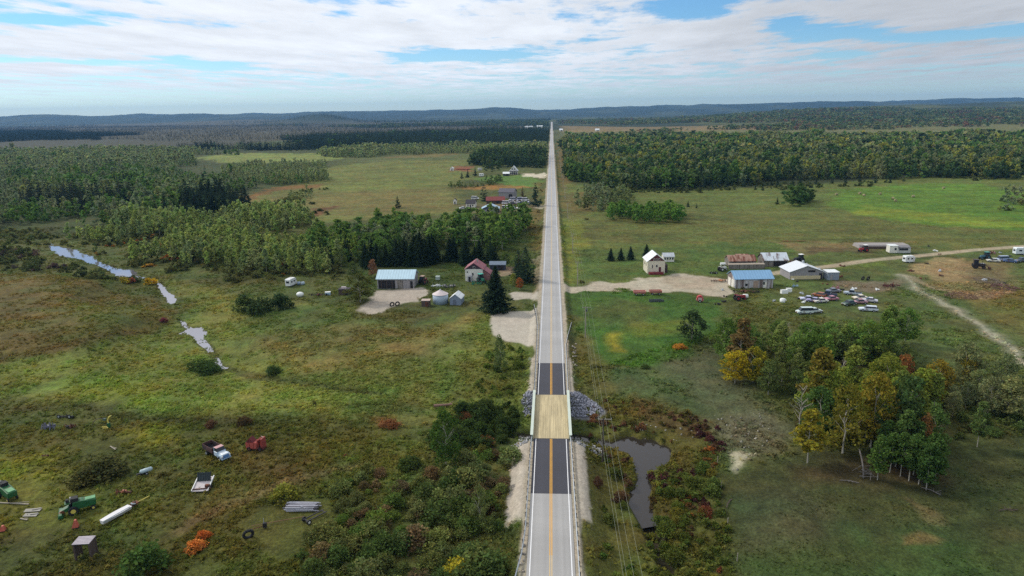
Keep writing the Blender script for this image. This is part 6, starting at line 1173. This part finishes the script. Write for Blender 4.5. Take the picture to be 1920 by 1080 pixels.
for px, py, a, lab in ((561, 534, 0, 'blue barrel left in the shade of the white cube van'), (568, 534, 40, 'paler blue barrel right of the other blue barrel')):
    t = thing('barrel', lab, 'barrel', px, py, rad(a)); Sh().cyl((-.6, 0, .7), (.6, 0, .7), .7, .7, 14).obj('body', paint((132, 152, 176) if a == 0 else (170, 186, 200)), t); Sh().cyl((.6, 0, .7), (.66, 0, .7), .5, .5, 12).obj('lid', WPL, t)
t = thing('shed', 'low dark shed with pale junk on its roof left of the olive tree', 'shed', 645, 553, rad(2)); Sh().box((0, 1.5, 1.0), (4.2, 3.0, 2.4)).obj('wall', WOODD, t); Sh().box((0, 1.5, 2.28), (4.6, 3.4, .14)).obj('roof', mat('black_shingle', (0, 0, 0)), t); Sh().box((-.3, 1.4, 2.7), (2.2, 1.2, .7), top=(.8, .8)).obj('tarp', mat('pale_tarp', col(190, 176, 176), .7), t); panel(t, 'door', 1, .9, .9, 1.8, INSIDE)
t = thing('water_tote', 'pale caged water tote on the lawn right of the grey barn', 'tote', 821, 525); Sh().box((0, 0, .95), (1.7, 1.7, 1.6)).obj('tank', mat('tote_plastic', col(178, 190, 184), .5), t, bev=.1); c = Sh()
for z in (.2, .9, 1.7): c.box((0, -.88, z), (1.8, .04, .05)).box((0, .88, z), (1.8, .04, .05)).box((-.88, 0, z), (.04, 1.8, .05)).box((.88, 0, z), (.04, 1.8, .05))
c.obj('cage', STEEL, t)
junk('scrap_machine', 'pale metal scrap row on the lawn behind the grain bin', 'scrap heap', 822, 538, STEEL, 8, (3.0, .8, 1.2), 12, WPL); junk('scrap_machine', 'dark green seed drill right of the pale scrap row', 'machinery', 843, 539, mat('dark_green_iron', (0, 0, 0)), 8, (2.6, 1.0, 1.6), 13, GREYB); junk('scrap_machine', 'green implement hitched beside the green tractor', 'machinery', 893, 534, paint((30, 110, 84)), 7, (2.0, .9, 1.4), 14)
for px, py, lab in ((735, 574, 'black tyre at the lower edge of the barn gravel yard'), (745, 573, 'second black tyre right of its twin at the gravel yard edge'), (1617, 525, 'black feed tub left of its twin above the muddy yard'), (1627, 525, 'black feed tub right of its twin above the muddy yard'), (466, 1008, 'old tractor tyre standing among bushes below the pole stack')):
    s = Sh(); R_ = .75; 
    for k in range(16): a = 2*math.pi*k/16; b_ = 2*math.pi*(k+1)/16; s.cyl((R_*math.cos(a), 0, R_+R_*math.sin(a)), (R_*math.cos(b_), 0, R_+R_*math.sin(b_)), .26, .26, 8)
    o = tag(s.obj('tyre', DARK), lab, 'tyre'); o.location = [float(v) for v in G(px, py)]; o.rotation_euler = (.2, 0, .6)
# ------------------------------------------------------------------ scrap meadow, lower left
h_, l_, c_ = axis((388, 845), (428, 866)); t = thing('dump_truck', 'old farm dump truck with white blue cab and rusty brown box', 'truck', 0, 0, h_, xy=c_); BL = paint((186, 206, 224), .35, .08, .1); DRK = mat('rusty_box', col(86, 58, 56), .85, .3, 1.2, second=col(56, 46, 50), amount=.5)
Sh().box((-.2, 0, .75), (6.4, .9, .3)).obj('chassis', DARK, t)
cab_ = Sh().prism([(.55, .85), (.55, 1.85), (1.95, 1.85), (1.95, .85)], -1.0, 1.0, 'y').obj('cab', BL, t, bev=.08); Sh().box((1.2, 0, 2.2), (1.35, 1.86, .72), top=(.72, .88), sh=(-.12, 0)).obj('window', GLASS, t); Sh().box((1.08, 0, 2.60), (1.1, 1.7, .1)).obj('roof', paint((196, 150, 150)), t, bev=.05)
for y in (-.86, .86): Sh().box((.66, y, 2.2), (.14, .12, .76), sh=(.1, 0)).obj('pillar', BL, t); Sh().box((1.2, y*1.17, 1.4), (.9, .03, .8)).obj('door', paint((206, 220, 234), .4), t)
Sh().box((2.75, 0, 1.42), (1.65, 1.7, .62), top=(.96, .84)).obj('hood', paint((226, 234, 240), .3), t, bev=.1)
for y in (-.9, .9): Sh().prism([(1.95, .75), (1.95, 1.3), (2.2, 1.48), (3.1, 1.48), (3.5, 1.2), (3.52, .75), (3.2, .75), (2.95, 1.1), (2.45, 1.1), (2.2, .75)], y-.16, y+.16, 'y').obj('fender', BL, t)
g_ = Sh().box((3.56, 0, 1.2), (.06, 1.3, .6)).obj('grille', paint((96, 140, 196)), t)
for y in (-.8, .8): Sh().cyl((3.55, y, 1.25), (3.64, y, 1.25), .15, .15, 12).obj('headlight', WHITE, t)
Sh().box((3.62, 0, .72), (.14, 2.1, .22)).obj('bumper', paint((150, 180, 206)), t)
bx = Sh().box((-1.75, 0, 1.15), (3.9, 2.2, .12))
for y in (-1.08, 1.08): bx.box((-1.75, y, 1.7), (3.9, .1, 1.05))
for x in (-3.65, .15): bx.box((x, 0, 1.75), (.1, 2.06, 1.15))
bx = bx.obj('dump_box', DRK, t); Sh().box((-1.75, 0, 1.24), (3.6, 1.9, .06)).obj('box_floor', INSIDE, bx)
for x, n_ in ((2.7, 1), (-2.3, 2)):
    for y in (-.9, .9): wheel(t, x, y, .46, .28*n_)
t = thing('harvester', 'red rusting threshing machine with tall hood in the scrap meadow', 'farm machine', 481, 842, rad(-6))
RDM = mat('rust_red_paint', col(150, 60, 52), .7, .25, 1.2, second=col(100, 48, 42), amount=.5); Sh().box((-.4, 0, 1.1), (3.0, 1.6, 1.5)).obj('body', RDM, t); Sh().prism([(-1.9, 1.85), (-.2, 1.85), (-1.0, 2.8)], -.75, .75, 'y').obj('hood', mat('dark_red', col(104, 36, 40), .75), t); Sh().box((1.6, .1, 1.5), (.7, 1.5, 2.4), top=(.7, 1), rx=0).obj('hopper', RDM, t); Sh().box((.75, -.2, 1.5), (.3, 1.4, 2.2), ry=.2).obj('conveyor', RDM, t); Sh().tube([(1.5, -.3, 2.6), (2.1, -.2, 3.1), (1.2, .3, 3.0), (1.6, .4, 2.6)], .05).obj('top_bars', paint((206, 160, 150)), t)
for k in range(3): panel(t, 'side_panel', -1.5+k*.95, 1.15, .8, 1.2, paint((176, 84, 74), .6, .2), -.84)
for x in (-1.2, 1.3):
    for y in (-.95, .95): wheel(t, x, y, .42, .22, rim=RUST)
t = thing('trailer', 'tilted white flat trailer with dark stake rack in the scrap meadow', 'trailer', 381, 915, rad(8)); Sh().box((0, .2, .75), (3.1, 4.0, .14), rx=.22).obj('bed', mat('dirty_white_deck', col(196, 188, 190), .7, .12, .8), t); rk = Sh()
for k in range(6): rk.box((-1.2+k*.48, 1.1, 1.75), (.1, .1, 1.9), rx=-.35)
for k in range(4): rk.box((0, .95+k*.16, 1.1+k*.45), (2.7, .09, .16), rx=-.35)
rk.obj('stake_rack', mat('dark_rack', col(56, 66, 68), .8), t); Sh().box((0, 1.15, 1.7), (2.5, .05, 1.7), rx=-.35).obj('mesh_panel', mat('dark_mesh', col(48, 58, 62), .8), t); Sh().box((.1, -1.3, .62), (3.6, .16, .16), .06).obj('axle_bar', RUST, t); Sh().box((-1.5, .2, .95), (.14, 4.0, .2), rx=.22).obj('side_rail', WPL, t); Sh().box((1.5, .2, .95), (.14, 4.0, .2), rx=.22).obj('side_rail', WPL, t); Sh().box((1.2, -.9, .95), (.8, .5, .5)).obj('rust_box', RUST, t)
for y in (-1, 1): w__ = wheel(t, 0, y*.01, .35, .2); w__.location = (y*1.65, -.2, 0); w__.rotation_euler = (0, 0, math.pi/2)
h_, l_, c_ = axis((194, 985), (243, 957)); t = thing('grain_trough', 'long white tapered trough with rusty hitch lying in the grass', 'trough', 0, 0, h_, xy=c_); l = l_+.4
s = Sh(); n_ = 9; V = []
for k in range(n_+1):
    x = -l/2+l*k/n_; w_ = .55+.22*math.sin(math.pi*k/n_*.9); zz = .95
    V += [(x, -w_, zz), (x, w_, zz), (x, w_*.55, .3), (x, -w_*.55, .3)]
F = [(0, 1, 2, 3), (4*n_+3, 4*n_+2, 4*n_+1, 4*n_)]+[(4*k+i, 4*k+4+i, 4*k+4+(i+1) % 4, 4*k+(i+1) % 4) for k in range(n_) for i in range(4)]
s.add(V, F).obj('hull', mat('chalky_white', col(222, 220, 222), .5, .06), t); Sh().box((-.2, -.5, 1.0), (l*.95, .12, .1), rz=.02).obj('rim_bar', STEEL, t)
hi = Sh().box((l/2+1.0, .3, .6), (1.8, .9, .25), .15).box((l/2+.7, .1, .9), (.9, .5, .5), .3).obj('hitch_frame', RUST, t); Sh().cyl((l/2+.55, -.1, .95), (l/2+.62, -.1, 1.1), .42, .42, 12).obj('flywheel', STEEL, t); Sh().tube([(l/2+1.7, .1, .7), (l/2+3.6, -.5, 1.0)], .09).obj('yellow_arm', YELP, t)
def combine(px, py, hd, label, L_):
    t = thing('combine', label, 'combine', px, py, rad(hd), 'derelict green combines'); s = Sh()
    Sh().prism([(-L_*.5, .9), (-L_*.5, 1.9), (-L_*.1, 2.3), (L_*.15, 2.3), (L_*.2, .8)], -.8, .8, 'y').obj('body', GREENP, t, bev=.08); Sh().box((-L_*.30, 0, 2.05), (L_*.4, 1.1, .3)).obj('straw_hood', mat('faded_green', col(92, 150, 104), .6), t)
    Sh().box((L_*.10, 0, 2.6), (1.2, 1.2, .7)).obj('engine', DARK, t); Sh().cyl((L_*.2, .3, 2.3), (L_*.2, .3, 3.3), .12, .12, 8).obj('air_stack', mat('pale_filter', col(190, 186, 186), .6), t); Sh().box((L_*.31, 0, 2.2), (.8, 1.3, .15)).obj('platform', GREENP, t); Sh().box((L_*.30, 0, 2.55), (.5, .6, .6)).obj('seat', DARK, t)
    Sh().box((L_*.40, 0, 1.0), (L_*.28, 1.0, .6), ry=.35).obj('feeder', GREENP, t); Sh().box((L_*.54, 0, .5), (.9, 3.0, .6), top=(.5, 1)).obj('header', GREENP, t); Sh().tube([(-L_*.3, -.9, 1.5), (L_*.25, -.95, 2.0)], .07).obj('auger_tube', mat('pale_tube', col(160, 180, 150), .5), t)
    for y in (-1, 1): wheel(t, L_*.17, y*1.0, .8, .45, rim=YELP); wheel(t, -L_*.40, y*.75, .42, .25, rim=YELP)
    return t
h_, l_, c_ = axis((182, 945), (120, 962)); combine(150, 958, math.degrees(h_), 'derelict green combine with dark engine in front of the dark bush', 5.4); combine(14, 932, 150, 'derelict green combine cut by the left frame edge', 5.6)
t = thing('platform_stand', 'wooden stand with slatted grey top on dark legs', 'wooden stand', 163, 1043, rad(8)); s = Sh(); 
for k in range(6): s.box((0, -.95+k*.38, 3.0+.0*k), (2.7, .3, .1))
s.obj('slat_top', mat('grey_slats', col(176, 168, 176), .8, .15), t)
for x in (-1.2, 1.2):
    for y in (-.9, .9): Sh().box((x, y, 1.3), (.26, .26, 3.3)).obj('leg', WOODD, t)
    Sh().box((x, 0, 1.6), (.12, 1.7, 2.4)).obj('side_boards', WOODD, t)
t = thing('pole_stack', 'stack of silver grey cedar poles behind the chassis', 'pole stack', 568, 953, rad(1)); rg = random.Random(5); CED_GAP = mat('gap_shade_cedar', col(92, 90, 98), .85, .3, 2.5); CED = mat('silver_cedar', col(176, 176, 186), .8, .25, 2.5, stretch=(.3, 2, 2))
for k in range(34):
    j = k % 9; lv = k//9; y = -1.1+j*.27+rg.uniform(-.05, .05); z = .15+lv*.22; a = rg.uniform(-.09, .09); L2 = rg.uniform(2.2, 3.15); o_ = rg.uniform(-.3, .3)
    Sh().cyl((o_-L2*math.cos(a), y-L2*math.sin(a)*.6, z), (o_+L2*math.cos(a), y+L2*math.sin(a)*.6, z+rg.uniform(-.04, .06)), .12, .09, 7).obj('cedar_pole', (CED, CED_GAP, CED)[k % 3], t)  # darker poles stand in for the shaded gaps of the stack
Sh().cyl((-.3, -.9, 1.15), (.9, -1.2, .8), .07, .06, 6).obj('cedar_pole', CED, t)
t = thing('trailer_chassis', 'bare dark trailer chassis with two pale wheels below the pole stack', 'chassis', 580, 978, rad(52)); Sh().box((1.2, .5, .6), (4.2, .16, .16)).box((1.2, -.5, .6), (4.2, .16, .16)).box((-.6, 0, .6), (.16, 1.3, .14)).box((2.9, 0, .6), (.16, 1.3, .14)).obj('frame', mat('dark_iron', col(58, 56, 60), .8), t)
for x, y in ((-.5, .8), (-.5, -.8)): wheel(t, x, y, .45, .22, rim=WPL)
Sh().box((-.5, 0, .45), (.12, 1.5, .12)).obj('axle', RUST, t)
h_, l_, c_ = axis((472, 990), (570, 973)); tag(Sh().tube([(-l_/2, 0, .35), (l_/2, 0, .5)], .06).obj('drawbar_pipe', mat('brown_pipe', col(132, 96, 72), .8)), 'long thin brown pipe lying left of the chassis', 'pipe'); o = bpy.data.objects['drawbar_pipe']; o.location = (*c_, float(H(*c_))); o.rotation_euler = (0, 0, h_)
t = thing('post_digger', 'dark upright implement left of the trailer chassis', 'implement', 496, 990, rad(10)); Sh().cyl((0, 0, -.2), (0, 0, 1.9), .08, .05, 6).obj('mast', STEEL, t); Sh().box((.1, 0, .6), (.6, .5, .8)).obj('gearbox', DARK, t); Sh().tube([(0, 0, .5), (-2.2, -.6, .3)], .06).obj('boom', RUST, t)
t = thing('propane_tank', 'small pale blue tank on a dark carriage in the scrap meadow', 'tank', 274, 889, rad(38)); Sh().cyl((-.7, 0, .8), (.9, 0, .9), .42, .42, 14).ball((.9, 0, .9), .42, 12, 6).ball((-.7, 0, .8), .42, 12, 6).obj('tank', paint((176, 196, 204), .35), t, True); Sh().box((-.9, 0, .4), (1.6, .5, .3)).obj('carriage', DARK, t)
for y in (-.4, .4): wheel(t, .1, y, .3, .14)
junk('tillage_tool', 'rusty orange brown tillage tool between trough and dark bush', 'implement', 232, 926, RUST, 7, (1.6, .6, .9), 21, paint((160, 96, 66))); junk('scrap_machine', 'grey blue scrap heap of bent sheet in the upper scrap meadow', 'scrap heap', 92, 805, mat('grey_iron', col(108, 108, 124), .7), 9, (1.5, .8, 1.4), 22); junk('hay_rake', 'dark hay rake at the top of the scrap meadow', 'rake', 123, 783, INSIDE, 7, (2.2, .5, .8), 23, None, 0, 2); junk('scrap_machine', 'tangle of rusty bars right of the grey blue scrap', 'scrap heap', 131, 802, RUST, 8, (1.4, .7, .9), 24, INSIDE); junk('scrap_machine', 'small rust red scrap alone in the yellow grass', 'scrap heap', 85, 857, mat('dark_rust', (0, 0, 0)), 5, (.8, .5, .7), 25)
t = thing('plough_beam', 'curved dark plough beam left of the yellow chute', 'plough', 186, 797); Sh().tube([(-1.6, 0, 0), (-1.3, 0, .8), (-.6, .1, 1.4), (.3, .2, 1.6), (1.3, .4, 1.5)], .09).obj('beam', mat('brown_iron', col(92, 80, 72), .8), t); Sh().box((1.2, .4, 1.3), (.7, .4, .5)).obj('head', mat('green_grey_head', col(84, 104, 96), .7), t)
t = thing('forage_chute', 'forage blower with curved yellow chute and green base', 'forage blower', 205, 803); Sh().tube([(0, 0, 1.3), (-.05, 0, 2.0), (.25, .1, 2.7), (.8, .2, 3.1)], .15, 8).obj('chute', YELP, t); Sh().box((0, 0, .8), (.5, .6, 1.1)).obj('base', GREENP, t); Sh().tube([(-1.6, -.2, .4), (-.4, -.1, .45), (0, -.4, .3), (-1.2, -.5, .25)], .09).obj('drawbar', YELP, t)
SHT = mat('dull_sheet', col(146, 142, 134), .7, .2)
for px, py, a, L2, lab, m in ((212, 841, -35, 2.6, 'pale pole lying above the wide dark bush', POLE), (62, 958, 10, 2.8, 'upper grey metal sheet on the ground near the left combine', SHT), (58, 967, 5, 2.4, 'lower grey metal sheet on the ground near the left combine', SHT), (45, 975, -12, 1.6, 'small pale board beside the grey metal sheets', POLE), (20, 945, -3, 7.5, 'long pale plank in the grass below the left combine', POLE)):
    t = Sh().box((0, 0, .18), (L2, .9 if m is SHT else .25, .1), rx=.12).box((L2*.2, .2, .3), (L2*.5, .4 if m is SHT else .12, .08), .2, rx=-.1).obj('sheet_metal' if m is SHT else 'board', m); t.location = [float(v) for v in G(px, py)]; t.rotation_euler = (0, 0, rad(a)); tag(t, lab, 'metal sheet' if m is SHT else 'board')
for px, py, hh, lab in ((142, 990, 1.5, 'small pointed orange hopper below the green combine'), (5, 996, 1.0, 'orange pink hopper cut by the left frame edge')):
    t = thing('hopper', lab, 'hopper', px, py, rad(20)); Sh().box((0, 0, hh*.62), (1.0, .8, hh*.9), top=(.3, .5), sh=(.15, 0)).obj('bin', paint((190, 96, 76), .6, .15), t); Sh().box((0, 0, .15), (.9, .7, .3)).obj('base', DARK, t)
blob('plastic_barrel', 'small white plastic barrel among bushes below the chassis', 'barrel', 585, 1016, lambda s: s.cyl((0, 0, .1), (.3, 0, .8), .4, .35, 12).ball((.3, 0, .8), .35, 10, 6, (1, 1, .5)), WPL)
h_, l_, c_ = axis((815, 764), (848, 764)); o = tag(Sh().cyl((-2.4, 0, .6), (2.2, .3, .9), .38, .26, 9).cyl((1.2, .2, .9), (2.6, 1.0, 1.5), .16, .06, 6).obj('driftwood_log', mat('brown_log', col(132, 104, 92), .9, .2)), 'brown drift log across the small creek left of the bridge', 'log'); o.location = (*c_, float(H(*c_)))
t = thing('fallen_tree', 'grey fallen tree with bare branches in front of the golden grove', 'fallen tree', 1615, 878, axis((1610, 858), (1620, 892))[0]); GRB = mat('bleached_wood', col(112, 106, 102), .9, .2); Sh().tube([(-4.5, 0, 1.9), (-1, .2, 1.0), (2, .1, .4), (4.2, -.2, .2)], .16, 7).obj('trunk', GRB, t); s = Sh(); rg = random.Random(3)
for k in range(9): x = rg.uniform(-.5, 4); s.tube([(x, 0, .6), (x+rg.uniform(.3, .9), rg.uniform(-1.2, 1.2), rg.uniform(.4, 1.7)), (x+rg.uniform(.8, 2.0), rg.uniform(-2.2, 2.2), rg.uniform(.2, 2.2))], .05, 4)
s.obj('branches', GRB, t)
for px, py, a, lab in ((1592, 904, -15, 'pale fallen branch left of the fallen tree'), (1745, 922, -50, 'grey fallen branch right of the pasture aspens'), (1367, 945, 60, 'short dark stump branch in the left pasture'), (1890, 958, 5, 'dark tangle of dead branches at the right of the pasture')):
    s = Sh(); rg = random.Random(px); s.tube([(-1.6, 0, .15), (0, .15, .3), (1.7, 0, .12)], .08, 5)
    for k in range(5): x = rg.uniform(-1, 1.4); s.tube([(x, 0, .2), (x+rg.uniform(-.3, .8), rg.uniform(-.9, .9), rg.uniform(.2, .8))], .045, 4)
    o = tag(s.obj('fallen_branch', WOODD if 'dark' in lab else GRB), lab, 'branch'); o.location = [float(v) for v in G(px, py)]; o.rotation_euler = (0, 0, rad(a))
# bare pale birches standing in the groves, round bales in the bright field
for px, py, hh, lab in ((1498, 815, 12.5, 'bare white birch at the left of the golden grove'), (1576, 735, 9.5, 'leaning white birch trunk between the groves'), (1512, 672, 9.5, 'thin bare trunk inside the green grove'), (1472, 660, 9.5, 'bare grey trunk in the middle of the green grove')):
    V, F = TRK['tall']; o = thing('dead_birch', lab, 'dead tree', px, py); link('trunk', mesh_np('trunk', V*np.array([hh*1.4, hh*1.4, hh]), F, None, [BARK_P]), o); s = Sh(); rg = random.Random(px)
    for k in range(22): z = rg.uniform(.35, .92)*hh; a = rg.uniform(0, 6.28); l = (1-z/hh)*hh*.28+.5; s.cyl((0, 0, z), (math.cos(a)*l, math.sin(a)*l, z+l*.8), .05, .02, 4)
    s.obj('branches', BARK_P, o)
for px, py in ((1568, 366), (1612, 364), (1620, 368), (1650, 365), (1674, 374), (1679, 378), (1769, 354), (1712, 370)):
    o = Sh().cyl((-.9, 0, .9), (.9, 0, .9), .95, .95, 14).obj('hay_bale', mat('straw', col(150, 140, 104), .95, .2)); o.location = [float(v) for v in G(px, py)]; o.rotation_euler = (0, 0, px); tag(o, 'round hay bale lying in the bright green field', 'hay bale', 'hay bales in the bright field')
# long narrow sheds of pasture fence along the left meadow
for i in range(46):
    rg = random.Random(900+i); px, py = ((rg.uniform(1345, 1580), rg.uniform(492, 572)) if i < 30 else (rg.uniform(1600, 1900), rg.uniform(462, 550)))
    kind_ = i % 4; m_ = (WPL, RUST, INSIDE, STEEL)[kind_]; nm_ = ('white', 'rusty', 'dark', 'grey metal')[kind_]; s = Sh()
    for k in range(rg.randint(2, 5)): s.box((rg.uniform(-.9, .9), rg.uniform(-.7, .7), rg.uniform(.1, .5)), (rg.uniform(.3, 1.3), rg.uniform(.2, .8), rg.uniform(.15, .7)), rg.uniform(0, 3), rx=rg.uniform(-.4, .4), top=(rg.uniform(.5, 1), 1))
    o = s.obj('scrap_piece', m_); o.location = [float(v) for v in G(px, py)]; tag(o, 'small %s scrap piece strewn in the grass round the right farm' % nm_, 'scrap', nm_+' scrap pieces round the right farm')
lap('things')
